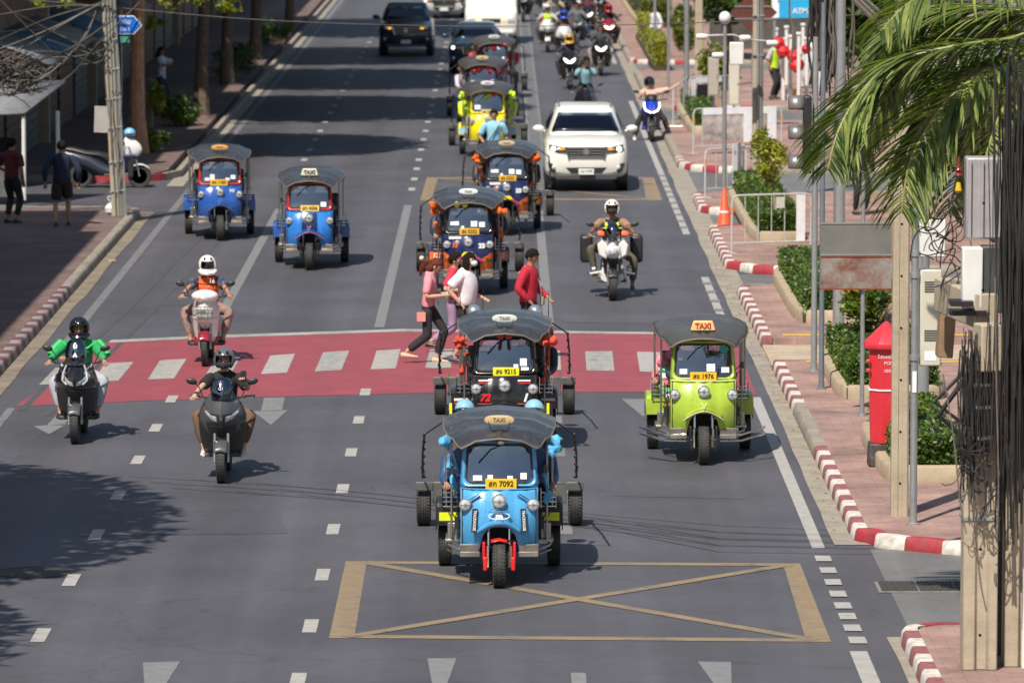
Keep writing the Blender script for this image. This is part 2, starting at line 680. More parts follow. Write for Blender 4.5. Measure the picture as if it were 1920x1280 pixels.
# yellow box
def gp(px):
    return [G(*p) for p in px]
def stroke(a, b, wd):
    a, b = G(*a), G(*b)
    d = (b - a).normalized()
    nrm = Vector((-d.y, d.x, 0)) * wd
    return [a - nrm, b - nrm, b + nrm, a + nrm]
roadmesh('box_junction', [gp([(617, 1196), (664, 1196), (688, 1052), (648, 1052)]), gp([(1512, 1203), (1558, 1203), (1500, 1056), (1468, 1056)])], YEL, .004)
roadmesh('box_junction', [gp([(688, 1052), (1468, 1056), (1472, 1061), (688, 1057)]), gp([(664, 1190), (1512, 1197), (1512, 1203), (664, 1196)])], YEL, .0052)
roadmesh('box_junction', [stroke((692, 1056), (1528, 1200), .085)], YEL, .0064)
roadmesh('box_junction', [stroke((1480, 1059), (650, 1194), .085)], YEL, .0076)
roadmesh('box_junction', [gp([(788, 376), (808, 376), (822, 333), (800, 333)]), gp([(1212, 376), (1242, 376), (1226, 333), (1204, 333)])], YEL, .004)
roadmesh('box_junction', [gp([(822, 333), (1204, 333), (1205, 336), (821, 336)]), gp([(808, 373), (1212, 373), (1212, 376), (808, 376)]), stroke((830, 336), (1215, 373), .085)], YEL, .0064)
# arrows
roadmesh('road_arrow', [gp([(495, 746), (534, 745), (529, 770), (489, 771)]), gp([(474, 771), (540, 769), (508, 797)])], WH2, .005)
roadmesh('road_arrow', [gp([(110, 775), (140, 774), (120, 797), (88, 797)]), gp([(62, 799), (126, 795), (92, 814)])], WH2, .005)
roadmesh('road_arrow', [gp([(268, 1242), (338, 1240), (300, 1300), (272, 1300)])], WH2, .005)
roadmesh('road_arrow', [gp([(801, 1234), (856, 1234), (832, 1300), (814, 1300)])], WH2, .005)
roadmesh('road_arrow', [gp([(1308, 1240), (1371, 1241), (1372, 1300), (1352, 1300)])], WH2, .005)
roadmesh('road_arrow', [gp([(1165, 748), (1225, 748), (1222, 780), (1204, 780)])], WH2, .005)
# old patches in the asphalt, a little lighter or darker
PT = [road_mat('asphalt_patch_dark', (.068, .068, .078)), road_mat('asphalt_patch_light', (.083, .082, .094))]
for i, q in enumerate([[(150, 960), (520, 955), (540, 1000), (140, 1005)], [(1150, 900), (1390, 905), (1400, 935), (1150, 930)], [(560, 430), (690, 428), (684, 447), (556, 449)], [(1060, 590), (1290, 592), (1293, 607), (1060, 605)],
        [(380, 240), (480, 240), (470, 250), (368, 250)], [(1050, 430), (1230, 430), (1234, 440), (1052, 440)], [(300, 560), (410, 558), (404, 572), (290, 574)]]):
    flatpoly('asphalt_patch', gp(q), .0035, PT[i % 2])
# skid marks
SK = M('tyre_rubber_marks', (.067, .067, .076), .7, 0, .15, 3)
def skid(px, wd=.07):
    mb = MB()
    pts = [G(*p) for p in px]
    rows = [[(p.x - .02, p.y - wd, .0045), (p.x + .02, p.y + wd, .0045)] for p in pts]
    mb.grid(rows)
    struct(mb.build('skid_mark', SK, flat=True))
SZ = [.0045]
def wid(px, wd=.06):
    SZ[0] += .00012
    mb = MB()
    pts = [G(*p) for p in px]
    rows = []
    for i, p in enumerate(pts):
        d = (pts[min(i + 1, len(pts) - 1)] - pts[max(i - 1, 0)]).normalized()
        q = Vector((-d.y, d.x, 0)) * wd
        rows.append([(p.x - q.x, p.y - q.y, SZ[0]), (p.x + q.x, p.y + q.y, SZ[0])])
    mb.grid(rows)
    struct(mb.build('skid_mark', SK, flat=True))
wid([(40, 770), (120, 690), (230, 590), (330, 490), (420, 400)], .05)
wid([(90, 780), (180, 690), (280, 590), (370, 495), (440, 420)], .04)
for k in range(9):
    y_ = 905 + k * 2 + (k % 3) * 9
    wid([(240 + 40 * k, y_ - 12), (600 + 20 * k, y_ + 10), (1000 + 20 * k, y_ + 50 + k), (1350, y_ + 80 + k * 2), (1640, y_ + 92 + k)], .012)
# manhole, drain grates, litter
IRON = M('cast_iron', (.07, .068, .065), .7, .3, .2, 20, .4)
mb = MB()
c = G(62, 1073)
for k in range(1):
    mb.lathe([(.44, .0), (.44, .006), (.40, .006), (.40, .003), (.36, .003), (.36, .007), (0.001, .007)], (c.x, c.y, .004), 'z', 32)
for k in range(-3, 4):
    mb.box((c.x + k * .09, c.y, .012), (.03, .5 - abs(k) * .05, .006))
struct(mb.build('manhole_cover', IRON))
def grate(u, v, nx):
    o = thing('drain_grate', 'long rusty drain grate set across the side street mouth', 'drain grate', G(u, v))
    mb = MB()
    mb.box((0, 0, .012), (nx * .42 + .06, .75, .012))
    mb.build('grate_frame', M('drain_concrete', (.2, .19, .17), .9, 0, .2, 8), o)
    for k in range(nx):
        g = MB()
        x = (k - (nx - 1) / 2) * .42
        g.box((x, 0, .024), (.40, .66, .012))
        for j in range(11):
            g.box((x - .17 + j * .034, 0, .034), (.012, .62, .012))
        g.build('grate_panel', IRON, o)
    return o
grate(1755, 1102, 3)
# ------------------------------------------------------------ kerbs and pavements
KRD = M('kerb_dusty_red', (.25, .075, .085), .75, 0, .25, 12, 0, dirt=((.22, .16, .14), .55))
KR = M('kerb_red', (.33, .03, .042), .65, 0, .2, 10, 0, dirt=((.17, .09, .09), .45))
KW = M('kerb_white', (.60, .57, .52), .7, 0, .15, 12, 0, dirt=((.26, .22, .18), .5))
KG = M('kerb_concrete', (.27, .24, .2), .85, 0, .2, 3, .3, dirt=((.12, .1, .09), .3))
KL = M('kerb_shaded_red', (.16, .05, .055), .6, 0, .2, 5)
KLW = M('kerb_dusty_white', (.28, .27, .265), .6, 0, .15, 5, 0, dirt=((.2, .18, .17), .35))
LX = -7.62
def kerb(pts, colf, inside, mats=None, h=.16, w_=.17, step=.8):
    # pts: world foot line; inside: +1 pavement on the left of travel, -1 on the right
    P = [Vector((p[0], p[1], 0)) for p in pts]
    L = [0]
    for a, b in zip(P, P[1:]):
        L.append(L[-1] + (b - a).length)
    tot = L[-1]
    def pos(s_):
        s_ = max(0, min(tot, s_))
        for i in range(len(P) - 1):
            if s_ <= L[i + 1] + 1e-9:
                t = (s_ - L[i]) / max(1e-9, L[i + 1] - L[i])
                return P[i].lerp(P[i + 1], t)
        return P[-1]
    def frame(s_):
        p = pos(s_)
        d = (pos(s_ + .12) - pos(s_ - .12)).normalized()
        return p, Vector((-d.y, d.x, 0)) * inside
    mb = MB()
    cuts = [0]
    while cuts[-1] < tot - .3:
        q = pos(cuts[-1] + .3)
        st = .5
        cuts.append(min(tot, cuts[-1] + st * random.uniform(.96, 1.04)))
    cuts[-1] = tot
    nseg = len(cuts) - 1
    for i in range(nseg):
        a0_, b0_ = cuts[i], cuts[i + 1]
        mb.k = colf(i, pos((a0_ + b0_) / 2))
        if mb.k == 0 and not mats and abs(pos((a0_ + b0_) / 2).x - 4.1) < .1:
            mb.k = 3
        sub = 4
        rows = []
        jz = random.uniform(-.004, .004)
        for j in range(sub + 1):
            p, q = frame(a0_ + (b0_ - a0_) * j / sub)
            g = .007 if j in (0, sub) else 0
            nn = noise.noise(p * 3) * .006
            rows.append([p + Vector((0, 0, -.02)), p - q * .012 + q * g, p + q * (.01 + g + nn) + Vector((0, 0, h - .035 + jz)), p + q * .04 + Vector((0, 0, h - g + jz)),
                         p + q * w_ + Vector((0, 0, h - g + jz)), p + q * w_ + Vector((0, 0, -.02))])
        mb.loft(rows)
    o = mb.build('kerb', mats or [KR, KW, KG, KRD], sharp=50)
    return struct(o)
alt = lambda i, p: i % 2
PH = .15
def slab(pts, mat=PAVE, z=PH, name='pavement'):
    return flatpoly(name, pts, z, mat, .2)
X1 = 27.0
KX = 4.1
def arc(c, r, a0, a1, n=5):
    return [(c[0] + r * math.cos(R(a0 + (a1 - a0) * i / n)), c[1] + r * math.sin(R(a0 + (a1 - a0) * i / n))) for i in range(n + 1)]
# island A (nearest, bottom right)
yA = LV(1183)
gA = G(1706, 1230)
pa = [(gA.x - .03, 40), (gA.x - .03, yA - .8)] + arc((gA.x + .42, yA - .8), .45, 180, 90) + [(9, yA - .25), (X1, yA - .2)]
kerb(pa, lambda i, p: i % 2 if p.x < 5.6 else 2, -1)
slab([(p[0] + .16 if i < 7 else p[0], p[1] - (.15 if i > 1 else 0)) for i, p in enumerate(pa)] + [(X1, 40)])
# island B: long one beside the crossing
yB0, yr0, yr1, yB1 = LV(1034), LV(692), LV(652), LV(548)
pb = [(X1, yB0 - .8), (5.4, yB0 - .45), (4.75, yB0 + .0), (4.35, yB0 + .3)] + arc((4.1 + .4, yB0 + 1.0), .4, 235, 180, 3) + [(KX, yr0)]
def colB(i, p):
    if p.x > 6.4 or LV(858) < p.y < LV(775):
        return 2
    return i % 2
kerb(pb, colB, -1)
slab([(X1, yB0 - .6), (5.45, yB0 - .3), (4.8, yB0 + .15), (4.42, yB0 + .5), (4.26, yB0 + 1.1), (4.26, yr0), (X1, yr0)])
flatpoly('dropped_kerb_ramp', [(KX, yr0), (X1, yr0), (X1, yr1), (KX, yr1)], .045, M('ramp_concrete', (.40, .33, .24), .85, 0, .15, 3, .2, dirt=((.2, .16, .12), .25)))
TY = M('tactile_yellow', (.55, .33, .06), .7, 0, .15, 6, 0, dirt=((.3, .24, .18), .25))
flatpoly('tactile_strip', [(4.6, yr0 - .5), (7.2, yr0 - .5), (7.2, yr0 - .2), (4.6, yr0 - .2)], PH + .006, TY)
flatpoly('tactile_strip', [(4.45, yr1 + .35), (8.2, yr1 + .35), (8.2, yr1 + .65), (4.45, yr1 + .65)], PH + .006, TY)
kerb([(KX, yr1), (KX, yB1 - .5)] + arc((KX + .5, yB1 - .5), .5, 180, 90, 4) + [(X1, yB1)], lambda i, p: i % 2 if p.x < 4.2 else 2, -1)
slab([(4.26, yr1), (4.26, yB1 - .5), (4.55, yB1 - .17), (X1, yB1 - .15), (X1, yr1)])
# island C with the notch and island D
yC0, yC1, yD0, yD1 = LV(516), LV(435), LV(405), LV(372)
pc = [(X1, yC0 + .2), (5.55, yC0 + .1), (4.9, yC0 + .05), (4.5, yC0 + .45)] + arc((KX + .45, yC0 + 1.4), .45, 230, 180, 3) + [(KX, yC1 - .5)] + arc((KX + .5, yC1 - .5), .5, 180, 90, 3) + [(5.0, yC1)]
kerb(pc, lambda i, p: i % 2 if p.x < 6.6 else 2, -1)
slab([(X1, yC0 + .35), (5.6, yC0 + .25), (4.95, yC0 + .2), (4.58, yC0 + .6), (4.27, yC0 + 1.4), (4.27, yC1 - .5), (4.6, yC1 - .16), (5.0, yC1 - .15), (5.15, yC1), (5.15, yD0), (5.15, yD0 + .1), (5.15, yD1), (X1, yD1)])
pd = [(5.15, yD0 + .05), (4.55, yD0 + .1), (4.3, yD0 + .4), (KX, yD0 + 1.0), (KX, yD1 - .6)] + arc((KX + .5, yD1 - .5), .5, 180, 90, 3) + [(X1, yD1)]
kerb(pd, lambda i, p: i % 2 if p.x < 4.4 or p.y < (yD0 + yD1) / 2 else 2, -1)
slab([(5.15, yD0 + .2), (4.6, yD0 + .25), (4.4, yD0 + .55), (4.27, yD0 + 1.0), (4.27, yD1 - .5), (4.6, yD1 - .16), (5.15, yD1 - .15)])
# island E
yE0, yE1 = LV(325), LV(236)
pe = [(X1, yE0 - .4), (6.0, yE0), (5.0, yE0), (4.4, yE0 + .6), (KX, yE0 + 1.8), (KX, yE0 + 6)]
kerb(list(pe), lambda i, p: i % 2 if p.x < 5.9 and p.y < yE0 + 3.5 else 2, -1)
kerb([(KX, yE0 + 6), (KX, yE1 - .5)] + arc((KX + .5, yE1 - .5), .5, 180, 90, 3) + [(X1, yE1)], lambda i, p: 2, -1)
slab([(X1, yE0 - .25), (6, yE0 + .15), (5.05, yE0 + .15), (4.5, yE0 + .75), (4.27, yE0 + 1.9), (4.27, yE1 - .5), (4.6, yE1 - .15), (X1, yE1 - .15)])
# island F and the far one
yF0, yF1 = LV(209), LV(139)
kerb([(X1, yF0), (6.0, yF0), (5.0, yF0), (4.4, yF0 + .6), (KX, yF0 + 1.8), (KX, yF1 - .5)] + arc((KX + .5, yF1 - .5), .5, 180, 90, 3) + [(X1, yF1)], lambda i, p: i % 2 if 4.6 < p.x < 7 and p.y < yF0 + 2 else 2, -1)
slab([(X1, yF0 + .15), (5.05, yF0 + .15), (4.5, yF0 + .75), (4.27, yF0 + 1.9), (4.27, yF1 - .5), (4.6, yF1 - .15), (X1, yF1 - .15)])
yG0 = LV(122)
kerb([(X1, yG0), (5.0, yG0), (4.4, yG0 + .6), (KX, yG0 + 1.8), (KX, 330)], lambda i, p: i % 2 if p.x < 7 and p.y < yG0 + 3 else 2, -1)
slab([(X1, yG0 + .15), (5.05, yG0 + .15), (4.5, yG0 + .75), (4.27, yG0 + 1.9), (4.27, 330), (X1, 330)])
# left pavement
yL1, yL2 = LV(400), LV(341)
nL = round((yL1 - 40) / .8)
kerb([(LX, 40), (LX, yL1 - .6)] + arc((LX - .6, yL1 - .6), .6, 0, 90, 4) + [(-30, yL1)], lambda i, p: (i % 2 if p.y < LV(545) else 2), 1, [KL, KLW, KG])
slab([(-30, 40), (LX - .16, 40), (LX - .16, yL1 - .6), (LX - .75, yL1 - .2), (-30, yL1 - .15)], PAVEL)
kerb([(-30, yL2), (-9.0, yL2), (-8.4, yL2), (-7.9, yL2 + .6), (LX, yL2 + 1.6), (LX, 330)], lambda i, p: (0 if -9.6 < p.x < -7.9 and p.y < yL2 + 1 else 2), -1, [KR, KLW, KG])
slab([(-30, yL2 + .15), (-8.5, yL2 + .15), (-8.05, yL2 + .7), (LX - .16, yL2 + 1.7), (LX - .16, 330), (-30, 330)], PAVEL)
# ------------------------------------------------------------ people
def ik(a, c, l1, l2, hint):
    a, c = Vector(a), Vector(c)
    d = c - a
    D = min(d.length, (l1 + l2) * .999)
    u = d.normalized()
    x = (l1 * l1 - l2 * l2 + D * D) / (2 * D)
    hh = math.sqrt(max(0, l1 * l1 - x * x))
    h = Vector(hint)
    h = (h - u * h.dot(u)).normalized()
    return a + u * x + h * hh, a + u * D
def skinmesh(name, verts, edges, mat, parent, sub=2):
    me = bpy.data.meshes.new(name)
    me.from_pydata([tuple(v[0]) for v in verts], edges, [])
    me.materials.append(mat)
    o = bpy.data.objects.new(name, me)
    COL.objects.link(o)
    o.parent = parent
    md = o.modifiers.new('skin', 'SKIN')
    md.use_smooth_shade = True
    md.branch_smoothing = .5
    for i, v in enumerate(verts):
        r = v[1]
        sv = me.skin_vertices[0].data[i]
        sv.radius = r if isinstance(r, tuple) else (r, r)
        sv.use_root = (i == 0)
    sb = o.modifiers.new('sub', 'SUBSURF')
    sb.levels = sb.render_levels = sub
    return o
SKIN = {'tan': M('tan_skin', (.36, .19, .12), .55, 0, .06), 'light': M('light_skin', (.52, .31, .22), .5, 0, .05), 'brown': M('brown_skin', (.22, .11, .07), .55, 0, .06)}
HAIRM = M('black_hair', (.014, .011, .009), .9, 0, .3, 40)
HAIRR = M('auburn_hair', (.11, .03, .02), .7, 0, .3, 40)
for _m in (HAIRM, HAIRR):
    _m.node_tree.nodes['Principled BSDF'].inputs['Specular IOR Level'].default_value = .12
EYE = M('eye', (.03, .02, .02), .2, 0, 0)
LIP = M('lips', (.35, .12, .1), .5, 0, 0)
BLKG = M('black_gloss', (.015, .015, .017), .12, 0, .1, 3, 0, .5)
def human(label, loc, rz, ps, lk, group=None, cat='person'):
    o = thing('person', label, cat, loc, rz, group)
    V_ = Vector
    pel, che, hd = V_(ps['pel']), V_(ps['che']), V_(ps['head'])
    sw = lk.get('sw', .185)
    yaw = ps.get('yaw', 0)
    ax = V_((math.cos(yaw), math.sin(yaw), 0))
    fw = V_((math.sin(yaw), -math.cos(yaw), 0))
    sk = SKIN[lk.get('skin', 'tan')]
    sc = lk.get('fat', 1.0)
    det = lk.get('det', 1)
    mid = pel.lerp(che, .45) + fw * ps.get('belly', 0)
    neck = che + (hd - che) * .42
    J = {}
    for sd_, s_ in (('l', -1), ('r', 1)):
        sh = che + ax * sw * s_ - V_((0, 0, .035))
        J['s' + sd_] = sh
        e, h = ik(sh, ps['h' + sd_], .285, .265, ps.get('e' + sd_, (s_ * .6, .6, -.5)))
        J['e' + sd_], J['h' + sd_] = e, h
        hp = pel + ax * .085 * s_ - V_((0, 0, .03))
        J['p' + sd_] = hp
        k, f = ik(hp, ps['f' + sd_], .44, .43, ps.get('k' + sd_, (s_ * .15, -1, .2)))
        J['k' + sd_], J['f' + sd_] = k, f
    vs = [(pel, (.10 * sc, .085 * sc)), (mid, (.085 * sc, .075 * sc)), (che - V_((0, 0, .05)), (.095 * sc, .075 * sc)), (neck, .056), (neck.lerp(hd, .55), .070), (hd, (.092, .100)), (hd + (hd - neck).normalized() * .085, .062)]
    es = [(0, 1), (1, 2), (2, 3), (3, 4), (4, 5), (5, 6)]
    for sd_, s_ in (('l', -1), ('r', 1)):
        b = len(vs)
        dr = (J['h' + sd_] - J['e' + sd_]).normalized()
        palm = J['h' + sd_] + dr * .05
        vs += [(J['s' + sd_], .045), (J['e' + sd_], .040), (J['h' + sd_], .030), (palm, (.036, .024))]
        es += [(2, b), (b, b + 1), (b + 1, b + 2), (b + 2, b + 3)]
        # five fingers, unequal and curled, and a thumb from the side of the palm
        side = ax - dr * ax.dot(dr)
        side.normalize()
        cn = dr.cross(side).normalized()
        if cn.z > 0:
            cn = -cn
        for q, ln in enumerate((.062, .074, .070, .056) if det else ()):
            off = side * (q - 1.5) * .019
            kn = palm + dr * .04 + off
            tip = kn + dr * ln * .55 + cn * ln * .55
            n0 = len(vs)
            vs += [(kn, .0095), (kn + dr * ln * .45 + cn * ln * .1, .009), (tip, .0075)]
            es += [(b + 3, n0), (n0, n0 + 1), (n0 + 1, n0 + 2)]
        if det:
            n0 = len(vs)
            vs += [(palm - side * s_ * .03 + dr * .005, .011), (palm - side * s_ * .045 + dr * .045 + cn * .015, .0095)]
            es += [(b + 3, n0), (n0, n0 + 1)]
        b = len(vs)
        vs += [(J['p' + sd_], .07 * sc), (J['p' + sd_].lerp(J['k' + sd_], .5), .06 * sc), (J['k' + sd_], .052), (J['k' + sd_].lerp(J['f' + sd_], .4), .056), (J['f' + sd_], .034)]
        es += [(0, b), (b, b + 1), (b + 1, b + 2), (b + 2, b + 3), (b + 3, b + 4)]
        fd = V_(ps.get('toe' + sd_, tuple(fw)))
        fk = .6 if lk.get('shoes') else 1
        vs += [(J['f' + sd_] + V_((0, 0, -.05)) + fd * .06, .032 * fk), (J['f' + sd_] + V_((0, 0, -.06)) + fd * .14, .022 * fk)]
        es += [(b + 4, b + 5), (b + 5, b + 6)]
    skinmesh('body', vs, es, sk, o, 2 if det else 1)
    # shirt
    tm = lk['top']
    def wrink(mb, i0, amp):
        for i in range(i0, len(mb.v)):
            v = V_(mb.v[i])
            nn = noise.noise_vector(v * 9 + V_(loc)) * amp + noise.noise_vector(v * 22 + V_(loc)) * amp * .5
            mb.v[i] = tuple(v + nn)
    def torso(mb, g, hem, top=True):
        zt = (che - pel).normalized()
        st = [(pel - zt * hem, .172, .132, fw * 0), (pel + zt * .03, .158, .122, fw * 0), (mid, .150, .120, fw * .01), (mid.lerp(che, .55), .168, .128, fw * .012), (che - zt * .05, .182, .122, fw * .005)]
        if top:
            st += [(che + zt * .0, sw * 1.02 + .0, .098, fw * 0), (che + zt * .035, sw * .72, .085, fw * 0), (che + zt * .06, .085, .072, fw * .0), (che + zt * .082, .064, .064, fw * .01)]
        rows = []
        for c_, rx, ry, of in st:
            rows.append([c_ + of + ax * (math.cos(t) * (rx * (sc if rx > .13 else 1) + g)) + (zt.cross(ax).normalized()) * (math.sin(t) * (ry * (sc if rx > .13 else 1) + g)) for t in [2 * math.pi * k / 18 for k in range(18)]])
        i0 = len(mb.v)
        mb.loft(rows)
        wrink(mb, i0, .011)
    mb = MB()
    torso(mb, 0, .07)
    i0 = len(mb.v)
    for s_, sd_ in ((-1, 'l'), (1, 'r')):
        S_, E_, H_ = J['s' + sd_], J['e' + sd_], J['h' + sd_]
        inn_ = S_.lerp(che, .35)
        if lk.get('sleeve', 'long') == 'long':
            pts_ = [inn_, S_, S_.lerp(E_, .33), S_.lerp(E_, .7), E_, E_.lerp(H_, .35), E_.lerp(H_, .7), E_.lerp(H_, .96)]
            rr_ = [.07, .082, .074, .066, .062, .057, .050, .042]
        else:
            pts_ = [inn_, S_, S_.lerp(E_, .3), S_.lerp(E_, .6), S_.lerp(E_, .85)]
            rr_ = [.07, .082, .078, .076, .078]
        mb.tube(pts_, [q * (1 + (sc - 1) * .5) for q in rr_], 12)
    wrink(mb, i0, .010)
    mb.build(lk.get('topname', 'shirt'), tm, o, sub=1 if det else 0, sharp=70)
    if 'vest' in lk:
        mb = MB()
        zt = (che - pel).normalized()
        torso(mb, .014, .03, False)
        mb2_ = mb
        rows = []
        for c_, rx, ry in ((che - zt * .05, .19, .136), (che + zt * .0, .155, .118), (che + zt * .045, .125, .10)):
            rows.append([c_ + ax * math.cos(t) * (rx * sc) + (zt.cross(ax).normalized()) * math.sin(t) * (ry * sc) for t in [2 * math.pi * k / 18 for k in range(18)]])
        mb.grid(rows, True)
        mb.build('vest', lk['vest'], o, sub=1 if det else 0, sharp=70)
    if 'stripe' in lk:
        cc = che - V_((0, 0, .13))
        mb = MB()
        for s_ in (-1, 1):
            p0 = che + ax * s_ * .09 + V_((0, 0, .03))
            p1 = che + ax * s_ * .10 + fw * .145 - V_((0, 0, .08))
            p2 = mid + ax * s_ * .08 + fw * .15
            mb.tube([p0, p1, p2], .022, 6, True, .4)
        mb.tube([cc + ax * x + fw * (.155 - abs(x) ** 2 * 2.5) for x in (-.17, -.1, 0, .1, .17)], .022, 6, True, .5)
        mb.build('reflective_strap', lk['stripe'], o)
    # trousers
    pm = lk['pants']
    mb = MB()
    up_ = (che - pel).normalized()
    mb.loft([[c_ + ax * math.cos(t) * rx * sc + fw * math.sin(t) * ry * sc for t in [2 * math.pi * k / 16 for k in range(16)]] for c_, rx, ry in
             ((pel - V_((0, 0, .12)), .11, .09), (pel - V_((0, 0, .06)), .155, .122), (pel, .162, .125), (pel + up_ * .09, .148, .115))])
    for sd_ in 'lr':
        P_, K_, F_ = J['p' + sd_], J['k' + sd_], J['f' + sd_]
        if lk.get('leg', 'long') == 'long':
            wdn = lk.get('flare', .058)
            pts_ = [P_, P_.lerp(K_, .25), P_.lerp(K_, .6), K_.lerp(P_, .1), K_, K_.lerp(F_, .15), K_.lerp(F_, .5), K_.lerp(F_, .9)]
            rr_ = [.10 * sc, .104 * sc, .092 * sc, .078, .076, .074, .070, wdn]
        else:
            pts_ = [P_, P_.lerp(K_, .25), P_.lerp(K_, .6), P_.lerp(K_, .9)]
            rr_ = [.10 * sc, .106 * sc, .102 * sc, .10 * sc]
        mb.tube(pts_, rr_, 12)
    wrink(mb, 0, .012)
    mb.build('shorts' if lk.get('leg') == 'short' else 'trousers', pm, o, sub=1 if det else 0, sharp=70)
    if 'skirt' in lk:
        mb = MB()
        mb.tube([pel + V_((0, 0, .05)), pel - V_((0, 0, .2)), pel - V_((0, 0, .55))], [.15, .19, .24], 14)
        mb.build('skirt', lk['skirt'], o)
    if lk.get('shoes'):
        for sd_ in 'lr':
            fd = V_(ps.get('toe' + sd_, tuple(fw))).normalized()
            sdv = V_((-fd.y, fd.x, 0))
            mb = MB()
            c0 = J['f' + sd_] + V_((0, 0, -.05))
            rows = []
            for t, wd, hh in ((-.075, .03, .085), (-.03, .042, .09), (.05, .043, .07), (.12, .048, .05), (.175, .04, .04), (.20, .015, .025)):
                ring = []
                for k in range(10):
                    an = 2 * math.pi * k / 10
                    ring.append(c0 + fd * t + sdv * wd * math.cos(an) + V_((0, 0, hh * .5 * (1 + math.sin(an)) - .04)))
                rows.append(ring)
            mb.loft(rows)
            mb.build('shoe', lk['shoes'], o)
    # head
    hy = yaw + ps.get('look', 0)
    hf = V_((math.sin(hy), -math.cos(hy), ps.get('nod', 0))).normalized()
    hx_ = V_((math.cos(hy), math.sin(hy), 0))
    hz = hx_.cross(hf) * -1
    if hz.z < 0:
        hz = -hz
    HM = Matrix((hx_, -hf, hz)).transposed().to_4x4()
    HM.translation = hd
    if lk.get('face', True):
        mb = MB()
        mb.X = HM
        mb.ell((0, -.098, -.02), (.014, .018, .026), 8, 6)
        mb.ell((-.088, .01, -.01), (.012, .02, .03), 6, 5)
        mb.ell((.088, .01, -.01), (.012, .02, .03), 6, 5)
        mb.build('nose_and_ears', sk, o)
        mb = MB()
        mb.X = HM
        for s_ in (-1, 1):
            mb.ell((s_ * .033, -.086, .012), (.015, .009, .009), 8, 5)
            mb.ell((s_ * .034, -.085, .036), (.022, .008, .005), 8, 4)
        mb.build('eyes', EYE, o)
        mb = MB()
        mb.X = HM
        mb.ell((0, -.083, -.058), (.024, .01, .008), 8, 4)
        mb.build('mouth', LIP, o)
    hair = lk.get('hair', None)
    if hair:
        hm = lk.get('hairm', HAIRM)
        mb = MB()
        mb.X = HM
        mb.ell((0, .010, .014), (.096, .108, .112), 20, 14, None, lambda x, y, z: (z > .52 if y < -.1 else z > -.05) or (y > .35 and z > -.6) or (abs(x) > .8 and z > -.15 and y > -.45))
        if hair in ('long', 'tail', 'bob'):
            mb.ell((0, .055, -.05), (.09, .07, .12), 12, 8)
        if hair == 'bob':
            for s_ in (-1, 1):
                mb.ell((s_ * .085, .0, -.04), (.03, .06, .12), 8, 8)
        if hair == 'tail':
            mb.tube([(0, .10, .02), (0, .18, -.02), (0, .19, -.14), (0, .16, -.25)], [.04, .05, .04, .015], 8)
        if hair == 'long':
            mb.tube([(0, .07, -.05), (0, .10, -.16), (0, .11, -.3)], [.09, .085, .03], 10)
        for i in range(len(mb.v)):
            v = V_(mb.v[i])
            mb.v[i] = tuple(v + noise.noise_vector(v * 24) * .012)
        mb.build('hair', hm, o, solid=.008)
    if 'cap' in lk:
        mb = MB()
        mb.X = HM
        mb.ell((0, .01, .03), (.108, .12, .10), 16, 10, None, lambda x, y, z: z > 0)
        mb.ell((0, -.10, .045), (.07, .08, .012), 12, 6)
        mb.build('cap', lk['cap'], o, solid=.006)
    if 'helmet' in lk:
        hc, vis = lk['helmet'][:2]
        full = len(lk['helmet']) > 2 and lk['helmet'][2] == 'full'
        h_ = bpy.data.objects
        mb = MB()
        mb.X = HM
        r = (.132, .155, .145)
        def keep(x, y, z):
            if z < -.8:
                return False
            fr = y < 0 and abs(x) < .80 * (1 if z > -.3 else .9)
            if fr and -.38 < z < .42:
                return False
            if fr and z <= -.38 and not full:
                return False
            return True
        mb.ell((0, .012, .012), r, 32, 26, None, keep)
        if full:
            mb.tube([(-.118, -.05, -.075), (-.085, -.125, -.095), (0, -.158, -.10), (.085, -.125, -.095), (.118, -.05, -.075)], .028, 8)
        hs_ = mb.build('helmet', hc, o, solid=.014)
        mb = MB()
        mb.X = HM
        if vis:
            mb.ell((0, .010, .012), (.126, .152, .140), 24, 18, None, lambda x, y, z: y < 0 and -.42 < z < .46)
            mb.build('visor', vis, hs_)
            hs2 = None
        else:
            mb.tube([(-.11, -.07, .07), (0, -.155, .075), (.11, -.07, .07)], .008, 6)
            mb.build('helmet_rim', BLKG, hs_)
        mb = MB()
        mb.X = HM
        for s_ in (-1, 1):
            mb.box((s_ * .05, -.10, .125), (.03, .035, .012), (R(35), 0, 0))
            mb.ell((s_ * .133, .01, .0), (.008, .025, .025), 10, 6)
        mb.build('vent', BLKG, hs_)
    return o
RIDE = dict(pel=(0, 1.02, .84), che=(0, .93, 1.27), head=(0, .87, 1.475), hl=(-.36, .40, 1.07), hr=(.36, .40, 1.07), fl=(-.25, .60, .37), fr=(.25, .60, .37),
            el=(-1, .2, -.35), er=(1, .2, -.35), kl=(-.75, -.6, .7), kr=(.75, -.6, .7), nod=-.1)
def pose(base, **k):
    d = dict(base)
    d.update(k)
    return d
SIT = dict(pel=(0, 0, .58), che=(0, -.03, 1.03), head=(0, -.06, 1.25), hl=(-.22, -.35, .75), hr=(.22, -.35, .75), fl=(-.14, -.5, .42), fr=(.14, -.5, .42),
           el=(-1, .3, -.3), er=(1, .3, -.3), kl=(-.2, -.6, 1), kr=(.2, -.6, 1))
STAND = dict(pel=(0, 0, .93), che=(0, -.01, 1.40), head=(0, -.03, 1.60), hl=(-.26, -.05, .86), hr=(.26, -.05, .86), fl=(-.11, 0, .085), fr=(.11, 0, .085),
             el=(-.6, .8, 0), er=(.6, .8, 0))
def cloth(name, col=(.5, .5, .5), rough=.85, var=.12, sc=9):
    return M(name, col, rough, 0, var, sc, .4, bscale=22)
